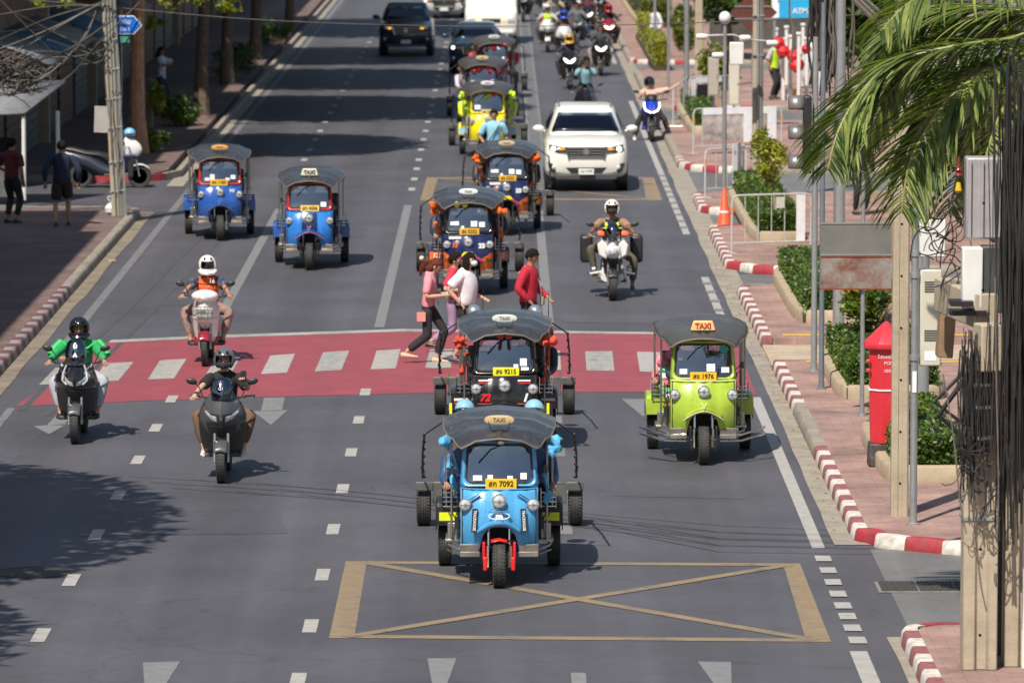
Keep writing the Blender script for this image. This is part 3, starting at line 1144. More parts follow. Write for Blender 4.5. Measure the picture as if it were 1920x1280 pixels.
# ------------------------------------------------------------ shared vehicle pieces
TYRE = M('tyre_rubber', (.038, .037, .036), .75, 0, .3, 14, .5, dirt=((.12, .105, .09), .3))
CHR = M('chrome', (.72, .70, .66), .12, 1, .05)
STEEL = M('bare_steel', (.42, .40, .37), .35, .9, .15, 20)
BLK = M('black_plastic', (.022, .022, .024), .45, 0, .2, 6)
BLKM = M('black_metal', (.03, .03, .032), .35, .3, .2, 8)
DKG = M('dark_grey_plastic', (.06, .06, .062), .5, 0, .15, 6)
LENS = M('lamp_lens', (.80, .82, .84), .06, .55, .12, 60)
AMB = M('amber_lens', (.85, .33, .03), .15, 0, .05)
REDL = M('red_lens', (.6, .02, .02), .15, 0, .05)
GLASS = glassmat('windscreen_glass', (.50, .55, .60), .03, .20)
GLASSD = glassmat('dark_tinted_glass', (.02, .025, .03), .04, .05)
SCR = glassmat('scooter_screen', (.22, .23, .25), .06, .18)
YPL = M('yellow_plate', (.80, .50, .02), .4, 0, .05)
WPL = M('white_plate', (.72, .72, .72), .4, 0, .05)
PAPER = M('white_paper', (.75, .77, .80), .6, 0, .08)
LIT = M('lit_lamp', (1, 1, .95), .2, 0, 0, emit=((1, .97, .9), 2.2))
LITA = M('lit_amber', (1, .6, .1), .2, 0, 0, emit=((1, .42, .05), 1.2))
def wheel(parent, c, r, w_, rimmat=None, name='wheel', disc=False):
    o = thing(name, None, None, c)
    del_ = o
    o.parent = parent
    mb = MB()
    h = w_ / 2
    pr = [(r * .66, -h * .75), (r * .80, -h), (r * .93, -h * .93), (r * .985, -h * .6), (r, -h * .42), (r * .975, -h * .38), (r * .975, -h * .34), (r * 1.005, -h * .3),
          (r * 1.005, -h * .06), (r * .98, -h * .04), (r * .98, h * .04), (r * 1.005, h * .06), (r * 1.005, h * .3), (r * .975, h * .34), (r * .975, h * .38), (r, h * .42),
          (r * .985, h * .6), (r * .93, h * .93), (r * .80, h), (r * .66, h * .75)]
    mb.lathe(pr + [pr[0]], (0, 0, 0), 'x', 36)
    # tread blocks
    k = 40
    for i in range(k):
        a = 2 * math.pi * i / k
        for s_ in (-1, 1):
            mb.box((s_ * h * .68, math.cos(a) * r * .975, math.sin(a) * r * .975), (h * .42, r * .085, .014), (a - math.pi / 2, 0, 0))
    mb.build('tyre', TYRE, o)
    mb = MB()
    mb.lathe([(r * .66, -h * .7), (r * .60, -h * .55), (r * .58, 0), (r * .60, h * .55), (r * .66, h * .7)], (0, 0, 0), 'x', 28)
    mb.lathe([(.001, -h * .7), (r * .2, -h * .7), (r * .22, h * .7), (.001, h * .7)], (0, 0, 0), 'x', 14)
    for i in range(5):
        a = 2 * math.pi * i / 5
        mb.box((0, math.cos(a) * r * .4, math.sin(a) * r * .4), (h * .7, r * .44, r * .13), (a, 0, 0))
    mb.build('rim', rimmat or STEEL, o)
    return o
def lamp(parent, c, r, name='headlight', mat=None, rot=None, lens=None, depth=.06):
    o = MB()
    o.lathe([(.001, depth), (r * .55, depth * .9), (r * .95, depth * .35), (r * 1.05, 0), (r * 1.0, -.012), (r * .9, -.014)], (0, 0, 0), 'y', 20)
    o = o.build(name, mat or CHR, parent, loc=c)
    m2 = MB()
    m2.lathe([(r * .9, -.010), (r * .6, -.022), (.001, -.027)], (0, 0, 0), 'y', 20)
    l = m2.build('lens', lens or LENS, o)
    m3 = MB()
    m3.lathe([(r * .30, -.029), (.001, -.034)], (0, 0, 0), 'y', 10)
    m3.box((0, -.025, 0), (r * 1.7, .006, .006))
    m3.build('bulb_cover', CHR, o)
    return o
class Surf:                       # a curved front described by levels
    def __init__(s, lv):
        s.lv = sorted(lv)
    def at(s, z):
        lv = s.lv
        if z <= lv[0][0]:
            return lv[0]
        for a, b in zip(lv, lv[1:]):
            if z <= b[0]:
                t = (z - a[0]) / (b[0] - a[0])
                return tuple(a[i] + (b[i] - a[i]) * t for i in range(len(a)))
        return lv[-1]
    def y(s, x, z):
        L = s.at(z)
        t = min(1, abs(x) / L[1])
        return L[2] + (L[3] - L[2]) * t ** L[4]
    def patch(s, mb, pts, off=.008, step=.04):
        P = []
        for a, b in zip(pts, pts[1:] + pts[:1]):
            n = max(1, int(math.hypot(b[0] - a[0], b[1] - a[1]) / step))
            P += [(a[0] + (b[0] - a[0]) * i / n, a[1] + (b[1] - a[1]) * i / n) for i in range(n)]
        cx = sum(p[0] for p in P) / len(P)
        cz = sum(p[1] for p in P) / len(P)
        rows = []
        for t in (1, .6, .25):
            rows.append([(cx + (p[0] - cx) * t, s.y(cx + (p[0] - cx) * t, cz + (p[1] - cz) * t) - off, cz + (p[1] - cz) * t) for p in P])
        mb.grid(rows, True)
        c = (cx, s.y(cx, cz) - off, cz)
        n = len(mb.v)
        mb.add([c], [])
        k = len(P)
        b = n - k
        for i in range(k):
            mb.f.append([b + i, b + (i + 1) % k, n])
            mb.m.append(mb.k)
        # thin edge
        rim = [(p[0], s.y(p[0], p[1]) + .004, p[1]) for p in P]
        mb.grid([rows[0], rim], True)
        return mb
def mirror_pts(p):
    return [(-x, z) for x, z in p][::-1]

# ------------------------------------------------------------ three-wheeled taxis
ROOFM = {}
def roofmat(name, col=(.045, .047, .052), rough=.3):
    return M(name, col, rough, 0, .25, 2.5, .25, .12, dirt=((.13, .125, .12), .3), bscale=9)
def tuk(loc, label, P):
    o = thing('tuk_tuk', label, 'tuk-tuk', loc, P.get('rz', 0), 'three wheeled taxis on the road')
    body, low, fr = P['body'], P.get('low', P['body']), P.get('frame', P['body'])
    wheel(o, (0, 0, .25), .25, .145, name='front_wheel')
    for s in (-1, 1):
        wheel(o, (s * .62, 1.75, .25), .25, .15, name='rear_wheel')
    # fork
    for s in (-1, 1):
        mb = MB()
        mb.tube([(s * .115, .0, .22), (s * .115, .03, .45), (s * .115, .03, .46)], [.030, .034, .034], 10)
        mb.tube([(s * .115, .03, .46), (s * .12, .09, .80)], .019, 10)
        mb.build('fork_leg', CHR, o)
        mb = MB()
        mb.box((s * .155, .02, .26), (.045, .10, .15))
        mb.box((s * .17, .04, .40), (.03, .07, .2))
        mb.build('hub_arm', P.get('hub', BLKM), o, bevel=.01)
    if P.get('fender'):
        mb = MB()
        rows = []
        for i in range(9):
            a = R(70 + i * 5)
            rows.append([(x, -math.cos(a) * .30 * -1 * -1, .25 + math.sin(a) * .30 - abs(x) * .25) for x in (-.09, -.05, 0, .05, .09)])
        mb.grid(rows)
        mb.build('fender', P['fender'], o, solid=.006)
    # front body panel with the wheel arch cut out
    def yb(x, z):
        t = (z - .33) / .75
        y0 = .13 - .20 * math.sin(min(1, max(0, t)) * math.pi * .8) + .10 * t
        y0 += (abs(x) / .43) ** 4 * .13
        nose = max(0, 1 - (abs(x) / .15) ** 2) * max(0, min(1, (z - .62) / .12)) * .05
        return y0 - nose
    aw, ah = P.get('arch', (.215, .345))
    xs = [-.43, -.42, -.38, -.32, -.26, -aw - .002, -aw, -.18, -.14, -.09, -.04, 0, .04, .09, .14, .18, aw, aw + .002, .26, .32, .38, .42, .43]
    cols = []
    for x in xs:
        z0 = .33 if abs(x) >= aw + .001 else .33 + ah * (1 - (abs(x) / (aw + .004)) ** 3) ** .45
        cols.append([(x, yb(x, z0 + (1.08 - z0) * j / 12) + (.10 if abs(x) == .43 else 0), z0 + (1.08 - z0) * j / 12) for j in range(13)])
    mb = MB()
    mb.grid(cols)
    mb.build('front_panel', body, o, solid=.012)
    # pressed seams of the panel
    mb = MB()
    for s in (-1, 1):
        mb.tube([(s * .405, yb(.405, z) - .008, z) for z in (.42, .55, .7, .85, 1.0, 1.07)], .008, 5)
        mb.tube([(s * .15, yb(.15, z) - .006, z) for z in (.76, .85, .95, 1.06)], .006, 5)
    mb.tube([(x, yb(x, 1.065) - .008, 1.068) for x in (-.42, -.3, -.15, 0, .15, .3, .42)], .009, 5)
    mb.build('seam', P.get('seamm', M('seam_dark_trim', (.05, .05, .055), .5, .3)), o)
    for s in (-1, 1):
        mb = MB()
        mb.tube([(s * .44, .34, 1.05), (s * .46, .60, .98), (s * .45, .85, .80), (s * .50, 1.1, .62)], .006, 5)
        mb.tube([(s * .42, .50, 1.1), (s * .52, .9, 1.15), (s * .54, 1.3, .9)], .005, 5)
        mb.box((s * .47, .70, .62), (.06, .16, .12))
        mb.tube([(s * .46, .6, .45), (s * .46, .6, .75)], .012, 6)
        mb.build('side_hose', BLK, o)
    # lip over the arch
    lip = P.get('lip', body)
    mb = MB()
    pts = []
    for i in range(15):
        t = -1 + 2 * i / 14
        x = t * (aw + .03)
        z = .64 + .13 * (1 - abs(t) ** 1.6)
        pts.append((x, z))
    rows = [[(x, yb(x, z) - .004, z) for x, z in pts], [(x * 1.02, yb(x, z) - .06 + .03 * abs(x) / .2, z - .015) for x, z in pts], [(x * 1.06, yb(x, z - .05) - .085 + .04 * abs(x) / .2, z - .055) for x, z in pts]]
    mb.grid(rows)
    mb.build('mudguard', lip, o, solid=.01)
    if P.get('chromeV', True):
        mb = MB()
        mb.tube([(x * 1.06, yb(x, z - .05) - .088 + .04 * abs(x) / .2, z - .058) for x, z in pts], .008, 6)
        mb.tube([(-.03, yb(0, .82) - .05, .82), (0, yb(0, .74) - .10, .745), (.03, yb(0, .82) - .05, .82)], .008, 6)
        mb.build('mudguard_trim', P.get('trim', CHR), o)
    # cowl sides
    for s in (-1, 1):
        mb = MB()
        mb.prism([(.2, .33), (.95, .33), (.95, .40), (.62, .52), (.50, 1.0), (.46, 1.08), (.20, 1.08)], 'x', s * .405, s * .43)
        mb.build('side_panel', body, o)
        mb = MB()
        mb.box((s * .325, .10, .355), (.22, .08, .06))
        mb.box((s * .33, .09, .42), (.215, .03, .10), (R(8), 0, 0))
        mb.build('splash_panel', P.get('apron', M('dull_apron_metal', (.22, .20, .18), .5, .4, .2, 9)), o, bevel=.008)
    # windscreen frame
    def rr(hw0, hw1, z0, z1, rad, n=6):
        pts = []
        for cx, cz, a0, hw in ((1, 0, -90, hw0), (1, 1, 0, hw1), (-1, 1, 90, hw1), (-1, 0, 180, hw0)):
            c = (cx * (hw - rad), z0 + rad if cz == 0 else z1 - rad)
            for i in range(n + 1):
                a = R(a0 + 90 * i / n)
                pts.append((c[0] + rad * math.cos(a), c[1] + rad * math.sin(a)))
        return pts
    yw = lambda x, z: .17 + (z - 1.08) * .26 + (abs(x) / .43) ** 3 * .07
    out = rr(.432, .395, 1.075, 1.62, .05)
    inn = rr(.372, .350, 1.135, 1.545, .075)
    mb = MB()
    mb.grid([[(x, yw(x, z) - .0, z) for x, z in out], [(x, yw(x, z) - .022, z) for x, z in [((a[0] * .5 + b[0] * .5), (a[1] * .5 + b[1] * .5)) for a, b in zip(out, inn)]], [(x, yw(x, z) - .004, z) for x, z in inn]], True)
    wf = mb.build('windscreen_frame', fr, o, solid=.014)
    mb = MB()
    mb.tube([(x, yw(x, z) - .012, z) for x, z in inn] + [(inn[0][0], yw(*inn[0]) - .012, inn[0][1])], .012, 6)
    mb.build('rubber_seal', P.get('seal', BLK), wf)
    mb = MB()
    cx, cz = 0, 1.34
    mb.add([(x, yw(x, z) + .004, z) for x, z in inn] + [(0, yw(0, cz) + .004, cz)], [(i, (i + 1) % len(inn), len(inn)) for i in range(len(inn))])
    mb.build('windscreen', GLASS, o)
    # papers behind the glass
    for (x, z, a, b) in P.get('papers', ((-.24, 1.19, .10, .06), (.27, 1.21, .07, .07), (-.10, 1.2, .06, .05), (.12, 1.19, .06, .05))):
        mb = MB()
        mb.box((x, yw(x, z) - .009, z), (a, .004, b), (R(-14), 0, 0))
        mb.build('sticker', PAPER, o)
    mb = MB()
    mb.tube([(.06, yw(.06, 1.56) - .03, 1.565), (P.get('wip', -.1), yw(-.1, 1.5) - .03, 1.50), (P.get('wip', -.1) - .13, yw(-.2, 1.4) - .03, 1.36)], .006, 5)
    mb.build('wiper', BLK, o)
    # plate
    px_, pz = P.get('platepos', (.02, 1.11))
    pl = MB().box((px_, yw(0, pz) - .035, pz), (.345, .008, .155)).build('number_plate', P.get('platem', YPL), o, bevel=.003)
    text(P.get('plate', 'สก 7092'), .085, BLK, pl, (px_, yw(0, pz) - .041, pz + .02), FRONT, sx=.95, bold=.002, name='plate_lettering')
    text('กรุงเทพมหานคร', .033, BLK, pl, (px_, yw(0, pz) - .041, pz - .055), FRONT, name='plate_lettering')
    # lamps
    lamp(o, (0, yb(0, .96) - .055, .965), .078)
    for s in (-1, 1):
        lamp(o, (s * .375, yb(.36, .93) - .06, .915), .068)
    # body floor, rear tub, seats
    MB().box((0, 1.35, .36), (.82, 1.9, .06)).build('floor', BLKM, o)
    mb = MB()
    mb.box((0, 2.0, .55), (.98, .85, .30))
    mb.prism([(-.50, .42), (.50, .42), (.52, 1.02), (.42, 1.12), (-.42, 1.12), (-.52, 1.02)], 'y', 2.42, 2.46)
    mb.build('tub', low, o, bevel=.01)
    sm = P.get('seat', M('black_vinyl', (.03, .03, .03), .4, 0, .2, 8))
    mb = MB()
    mb.box((0, 1.93, .74), (1.0, .5, .10))
    mb.box((0, 2.28, 1.02), (1.0, .12, .48), (R(-10), 0, 0))
    mb.build('bench_seat', sm, o, bevel=.03)
    MB().box((0, .98, .70), (.5, .3, .12)).box((0, .98, .5), (.4, .28, .3)).build('driver_seat', sm, o, bevel=.02)
    mb = MB()
    mb.tube([(-.30, .62, 1.06), (-.1, .52, 1.02), (0, .46, 1.0), (.1, .52, 1.02), (.30, .62, 1.06)], .012, 8)
    mb.tube([(0, .46, 1.0), (0, .25, .6)], .02, 8)
    mb.build('handlebar', BLKM, o)
    for s in (-1, 1):
        mb = MB()
        rows = []
        for y, z in ((1.42, .50), (1.42, .66), (1.48, .74), (1.75, .78), (2.1, .74), (2.2, .60)):
            rows.append([(s * .47, y, z), (s * .70, y, z), (s * .715, y, z - .03), (s * .715, y, .44)])
        mb.grid(rows)
        mb.box((s * .58, 1.41, .60), (.25, .02, .20))
        wg = mb.build('wing', low, o, solid=.012)
        if P.get('wingdecal'):
            mb = MB()
            mb.box((s * .58, 1.393, .60), (.235, .006, .15))
            mb.build('wing_board', P['wingdecal'], wg)
            if P.get('chevron'):
                mb = MB()
                mb.box((s * .58, 1.386, .60), (.20, .006, .095))
                for q in range(2):
                    pass
                mb.build('wing_stripe', P['chevron'], wg)
                mb = MB()
                for q in (-.01, .03):
                    mb.box((s * (.52 + q), 1.380, .60), (.012, .006, .11), (0, R(25 * s), 0))
                mb.build('slash_mark', BLK, wg)
            if P.get('wingtext'):
                text(P['wingtext'][0 if s < 0 else 1], .12, P.get('wingtc', PAPER), wg, (s * .58, 1.388, .60), FRONT, bold=.004)
        # step, exhaust and clutter at the side
        mb = MB()
        mb.box((s * .52, 1.12, .40), (.17, .55, .03))
        mb.box((s * .51, 1.0, .50), (.13, .10, .17), (0, 0, R(8 * s)))
        mb.box((s * .54, .93, .46), (.05, .03, .20), (0, R(-10 * s), 0))
        mb.tube([(s * .44, .55, .34), (s * .56, .75, .36), (s * .60, 1.3, .36)], .016, 6)
        mb.tube([(s * .44, .60, .28), (s * .58, .85, .30)], .012, 6)
        mb.build('side_step', P.get('stepm', STEEL), o, bevel=.004)
        # rack of rails
        mb = MB()
        for q in range(4):
            mb.tube([(s * .46, 1.36, .72 + q * .052), (s * .64, 1.36, .72 + q * .052)], .007, 5)
            mb.tube([(s * .64, 1.36, .72 + q * .052), (s * .64, 2.2, .72 + q * .052)], .007, 5)
        mb.tube([(s * .47, 1.36, .70), (s * .47, 1.36, .93)], .007, 5)
        mb.tube([(s * .64, 1.36, .70), (s * .64, 1.36, .93)], .007, 5)
        mb.build('side_rail', P.get('railm', CHR), o)
        # roof posts
        for (x, y, z0, z1) in ((.535, .80, .42, 1.69), (.60, 1.42, .70, 1.70), (.58, 2.30, .70, 1.64)):
            mb = MB()
            mb.tube([(s * x, y, z0), (s * x, y, z1)], .014, 8)
            mb.build('roof_post', P.get('postm', STEEL), o)
        mb = MB()
        mb.tube([(s * .43, .42, 1.20), (s * .50, .36, 1.27)], .007, 5)
        mb.box((s * .52, .35, 1.27), (.05, .012, .09))
        mb.build('mirror', BLK, o)
    if P.get('clothing_lumps'):  # cloth lumps standing in for the riders' clothing and gear
        for s in (-1, 1):
            mb = MB()
            for k in range(7):
                mb.ell((s * random.uniform(.50, .66), random.uniform(.35, .8), random.uniform(1.42, 1.60)), (random.uniform(.03, .06), .05, random.uniform(.03, .07)), 7, 6, (k, k * 2, 0))
            for k in range(4):
                mb.ell((s * random.uniform(.50, .58), .75, random.uniform(.85, 1.3)), (.03, .03, random.uniform(.04, .08)), 7, 6)
            for i in range(len(mb.v)):
                v = Vector(mb.v[i])
                mb.v[i] = tuple(v + noise.noise_vector(v * 14) * .035)
            mb.build('clothing_lumps', P['clothing_lumps'], o)
    # canopy: bows with slack vinyl between them
    rows = []
    sec = [(.03, 1.645, .415, .115), (.17, 1.68, .455, .125), (.35, 1.725, .51, .13), (.60, 1.765, .575, .135), (.85, 1.79, .612, .14), (1.10, 1.805, .625, .14), (1.35, 1.815, .63, .14), (1.6, 1.82, .63, .14), (1.85, 1.81, .63, .14), (2.1, 1.785, .625, .14), (2.3, 1.735, .61, .14), (2.42, 1.66, .59, .14)]
    nx = P.get('facets', 4)
    for i, (y, cz, hw, dr) in enumerate(sec):
        sag = .020 if i % 2 else 0
        row = []
        for j in range(nx + 1):
            t = -1 + 2 * j / nx
            x = hw * math.sin(t * 1.2) / math.sin(1.2)
            row.append((x, y - (.06 * abs(t) ** 2 * -1 if i < 3 else 0), cz - sag - dr * abs(t) ** 2))
        rows.append(row)
    mb = MB()
    mb.grid(rows)
    roof = mb.build('roof', P.get('roof', roofmat('roof_vinyl')), o, solid=.012, flat=nx < 8)
    mb = MB()
    for rw in (rows[0],):
        mb.tube([(p[0], p[1] - .005, p[2] + .0) for p in rw], .013, 6)
    for j in (0, -1):
        mb.tube([(r_[j][0], r_[j][1], r_[j][2]) for r_ in rows], .010, 6)
    mb.build('roof_edge', P.get('edgem', M('faded_roof_piping', (.16, .12, .09), .6, 0, .2)), roof)
    # sign
    sg = P.get('sign', 'oval')
    sc_ = P.get('signcol', (.62, .45, .24))
    smt = M('sign_' + P.get('signname', 'cream'), sc_, .45, 0, .08, 4)
    ty = P.get('signtext', 'TAXI')
    if sg == 'oval':
        mb = MB()
        prof = [(.165 * math.cos(R(a)) ** .6 if abs(math.cos(R(a))) > 1e-6 and math.cos(R(a)) > 0 else 0, .05 * math.sin(R(a))) for a in range(-90, 91, 15)]
        mb.loft([[(x * k, .36 + yy, 1.82 + z * k) for x, z in prof + [(-a, b) for a, b in prof[::-1][1:-1]]] for yy, k in ((-.022, .85), (-.018, 1), (.018, 1), (.022, .85))])
        so = mb.build('roof_sign', smt, o)
        text(ty, .062, M('sign_dark', (.10, .11, .12), .6, 0, 0), so, (0, .334, 1.82), FRONT, bold=.001, name='sign_lettering')
        zz = 1.80
    else:
        mb = MB()
        mb.prism([(-.165, 1.725), (.165, 1.725), (.155, 1.76), (.125, 1.855), (-.125, 1.855), (-.155, 1.76)], 'y', .30, .38)
        so = mb.build('roof_sign', smt, o, bevel=.012)
        text(ty, .095, P.get('signtm', M('sign_red', (.5, .06, .02), .5, 0, 0)), so, (0, .292, 1.79), FRONT, bold=.003, name='sign_lettering')
        zz = 1.74
    mb = MB()
    for s in (-1, 1):
        mb.tube([(s * .12, .34, zz), (s * .09, .30, 1.715), (s * .03, .24, 1.70)], .005, 5)
    mb.tube([(-.09, .29, 1.715), (.09, .29, 1.715)], .005, 5)
    mb.build('sign_bracket', BLKM, so)
    if P.get('bumper'):
        for s in (-1, 1):
            mb = MB()
            for z, d in ((.30, 0), (.38, .02)):
                mb.tube([(s * .22, .10 - d, z), (s * .50, .12 - d, z), (s * .80, .42, z + .05), (s * .82, .46, z + .06)], .016, 8)
            mb.tube([(s * .35, .10, .30), (s * .35, .08, .38)], .014, 6)
            mb.build('bumper_bar', CHR, o)
    if P.get('rig'):
        for s in (-1, 1):
            wheel(o, (s * .91, 5.1, .25), .25, .17, BLKM, name='trailing_wheel')
            mb = MB()
            mb.prism([(4.86, .34), (4.9, .52), (5.0, .60), (5.2, .60), (5.3, .52), (5.34, .34)], 'x', s * .78, s * .795)
            mb.box((s * .70, 4.86, .42), (.20, .04, .26))
            mb.box((s * .90, 4.84, .50), (.21, .03, .10))
            mb.build('wheel_guard', M('grey_guard_plate', (.13, .13, .125), .45, .3, .2, 7), o, bevel=.01)
            mb = MB()
            mb.tube([(s * .86, 2.35, 1.42), (s * .90, 3.6, 1.05), (s * .92, 4.9, .60)], .014, 6)
            mb.tube([(s * .60, 2.3, 1.60), (s * .86, 2.35, 1.42)], .012, 6)
            mb.tube([(s * .90, 4.9, .60), (s * .93, 5.0, .72)], .02, 6)
            for q in range(6):
                t = q / 6
                mb.ell((s * (.86 + .06 * t), 2.35 + 2.5 * t, 1.42 - .82 * t), .022, 6, 5)
            mb.build('stay_rod', BLK, o)
            mb = MB()
            mb.box((s * .40, 5.0, .34), (.80, .06, .07))
            mb.box((s * .30, 3.6, .34), (.05, 2.6, .05))
            mb.build('trailing_frame', BLKM, o)
    return o, yb, yw
def draws(loc):
    return loc

# ------------------------------------------------------------ scooters and motorcycles
def scooter(loc, label, P, name='scooter', cat='scooter', group='scooters and motorcycles in the traffic'):
    o = thing(name, label, cat, loc, P.get('rz', 0), group)
    bm_, lo = P['body'], P.get('low', BLK)
    wheel(o, (0, 0, .26), .26, P.get('tw', .12), BLKM, name='front_wheel')
    wheel(o, (0, 1.32, .26), .26, .13, BLKM, name='rear_wheel')
    w_ = P.get('w', 1.18)
    lv = [(.34, .20 * w_, .26, .48, 2.2), (.48, .235 * w_, .20, .46, 2.2), (.62, .25 * w_, .10, .42, 2.0), (.76, .255 * w_, -.01, .38, 1.8), (.86, .25 * w_, -.06, .36, 1.6), (.96, .215 * w_, -.02, .36, 1.6), (1.06, .16 * w_, .08, .34, 1.6), (1.13, .11 * w_, .17, .32, 1.6)]
    sf = Surf(lv)
    zs = P.get('split', .72)
    mb = MB()
    mb.shell([sf.at(z) for z in (.34, .42, .52, .62, .7, zs)] if zs > .7 else [sf.at(z) for z in (.34, .42, .52, zs)], 14)
    # cut-out for the wheel is a dark recess panel
    mb.build('leg_shield', lo, o, solid=.012)
    mb = MB()
    mb.shell([sf.at(z) for z in (zs - .01, .78, .84, .90, .97, 1.04, 1.10, 1.13)], 14)
    fa = mb.build('front_fairing', bm_, o, solid=.012)
    def dec(nm, pts, mat, off=.010, both=True, par=None):
        m1 = MB()
        sf.patch(m1, pts, off)
        m1.build(nm, mat, par or fa)
        if both:
            m1 = MB()
            sf.patch(m1, mirror_pts(pts), off)
            m1.build(nm, mat, par or fa)
    st = P.get('style', 'maxi')
    if st == 'maxi':
        dec('headlight', [(.055, .775), (.13, .80), (.215, .88), (.225, .93), (.19, .90), (.13, .855), (.06, .845)], P.get('lamp', LENS), .014)
        dec('headlight_surround', [(.02, .74), (.15, .76), (.245, .88), (.245, 1.0), (.20, .93), (.12, .88), (.03, .87)], lo, .006)
        dec('vent', [(-.09, .62), (.09, .62), (.11, .69), (-.11, .69)], BLK, .01, False)
        dec('side_wing', [(.17, .62), (.245, .60), (.245, .86), (.21, .80)], bm_, .012)
        dec('nose_badge', [(-.016, .80), (.016, .80), (.012, .83), (-.012, .83)], CHR, .012, False)
    elif st == 'v':
        dec('headlight', [(.02, .78), (.10, .80), (.20, .90), (.21, .96), (.17, .95), (.10, .86), (.03, .83)], P.get('lamp', LENS), .014)
        dec('light_strip', [(.13, .92), (.20, 1.0), (.215, 1.06), (.19, 1.04), (.12, .96)], LENS, .012)
        dec('black_mask', [(0.01, .72), (.16, .76), (.24, .9), (.23, 1.02), (.14, 1.0), (.01, .9)], BLK, .005)
    elif st == 'dome':
        pass
    # front recess & fork
    mb = MB()
    mb.box((0, .2, .5), (.20, .12, .5))
    mb.build('wheel_recess', BLK, o)
    for s in (-1, 1):
        mb = MB()
        mb.tube([(s * .085, .0, .26), (s * .085, .08, .62)], [.022, .018], 8)
        mb.build('fork_leg', P.get('fork', STEEL), o)
    mb = MB()
    rows = []
    for i in range(10):
        a = R(35 + i * 13)
        rr_ = .285
        rows.append([(x, -math.cos(a) * rr_ * 1.0, .26 + math.sin(a) * rr_ - abs(x) ** 1.5 * .9) for x in (-.085, -.06, -.02, .02, .06, .085)])
    mb.grid(rows)
    mb.build('front_fender', P.get('fender', bm_), o, solid=.008)
    # windscreen
    if P.get('screen', True):
        sh = P.get('screenh', .25)
        lv2 = [(1.05, .13, .04, .16, 2), (1.05 + sh * .5, .145, .10, .2, 2), (1.05 + sh * .85, .12, .16, .24, 2), (1.05 + sh, .07, .19, .24, 2)]
        mb = MB()
        mb.shell(lv2, 10)
        mb.build('windscreen', P.get('screenm', SCR), o, solid=.004)
        if P.get('screentext'):
            text(P['screentext'], .05, PAPER, o, (0, .075, 1.17), (R(65), 0, 0), name='screen_sticker')
    # bars
    bz = P.get('bz', 1.06)
    mb = MB()
    mb.tube([(-.36, .42, bz), (-.22, .36, bz - .01), (0, .32, bz - .02), (.22, .36, bz - .01), (.36, .42, bz)], .012, 8)
    mb.tube([(0, .32, bz - .02), (0, .25, .7)], .025, 8)
    hb = mb.build('handlebar', BLKM, o)
    for s in (-1, 1):
        mb = MB()
        mb.tube([(s * .29, .39, bz), (s * .41, .44, bz)], .019, 8)
        mb.build('grip', BLK, hb)
        mb = MB()
        mb.tube([(s * .24, .36, bz - .01), (s * .30, .30, bz - .01), (s * .40, .33, bz)], .006, 5)
        mb.build('brake_lever', STEEL, hb)
        mb = MB()
        mb.tube([(s * .25, .37, bz), (s * .30, .35, bz + .13), (s * .36, .34, bz + .19)], .007, 6)
        mb.ell((s * .39, .33, bz + .20), (.072, .022, .042), 12, 8, (0, R(-14 * s), 0))
        mb.build('mirror', BLK, o)
    # cockpit cowl
    mb = MB()
    mb.shell([(.95, .17, .20, .42, 2), (1.05, .14, .22, .44, 2), (1.10, .08, .26, .44, 2)], 8)
    mb.build('cockpit', BLK, o, solid=.01)
    # seat, tail, belly
    mb = MB()
    mb.loft([[(hw * math.cos(a), y, z + hh * math.sin(a)) for a in [2 * math.pi * k / 14 for k in range(14)]] for y, z, hw, hh in
             ((.62, .60, .06, .10), (.72, .66, .12, .12), (.90, .74, .15, .08), (1.2, .78, .16, .07), (1.5, .86, .13, .06), (1.72, .88, .06, .03))])
    mb.build('seat', P.get('seat', BLK), o)
    mb = MB()
    mb.loft([[(hw * math.copysign(abs(math.cos(a)) ** .7, math.cos(a)), y, z + hh * math.sin(a)) for a in [2 * math.pi * k / 14 for k in range(14)]] for y, z, hw, hh in
             ((.38, .36, .20, .08), (.60, .36, .24, .09), (.85, .42, .22, .16), (1.1, .56, .20, .18), (1.5, .70, .17, .12), (1.78, .80, .07, .05))])
    mb.build('body_shell', P.get('tail', bm_), o)
    mb = MB()
    mb.box((0, .60, .30), (.50, .38, .05))
    mb.build('footboard', DKG, o, bevel=.01)
    mb = MB()
    mb.tube([(.16, .9, .28), (.18, 1.35, .32), (.18, 1.62, .38)], [.025, .05, .055], 10)
    mb.build('exhaust', DKG, o)
    MB().box((0, 1.80, .82), (.14, .03, .05)).build('tail_light', REDL, o, bevel=.008)
    return o, sf, fa, dec
def rider(loc, rz, label, lk, ps=None, dz=0, group='riders on the scooters'):
    p = ps or RIDE
    return human(label, loc, rz, p, lk, group)
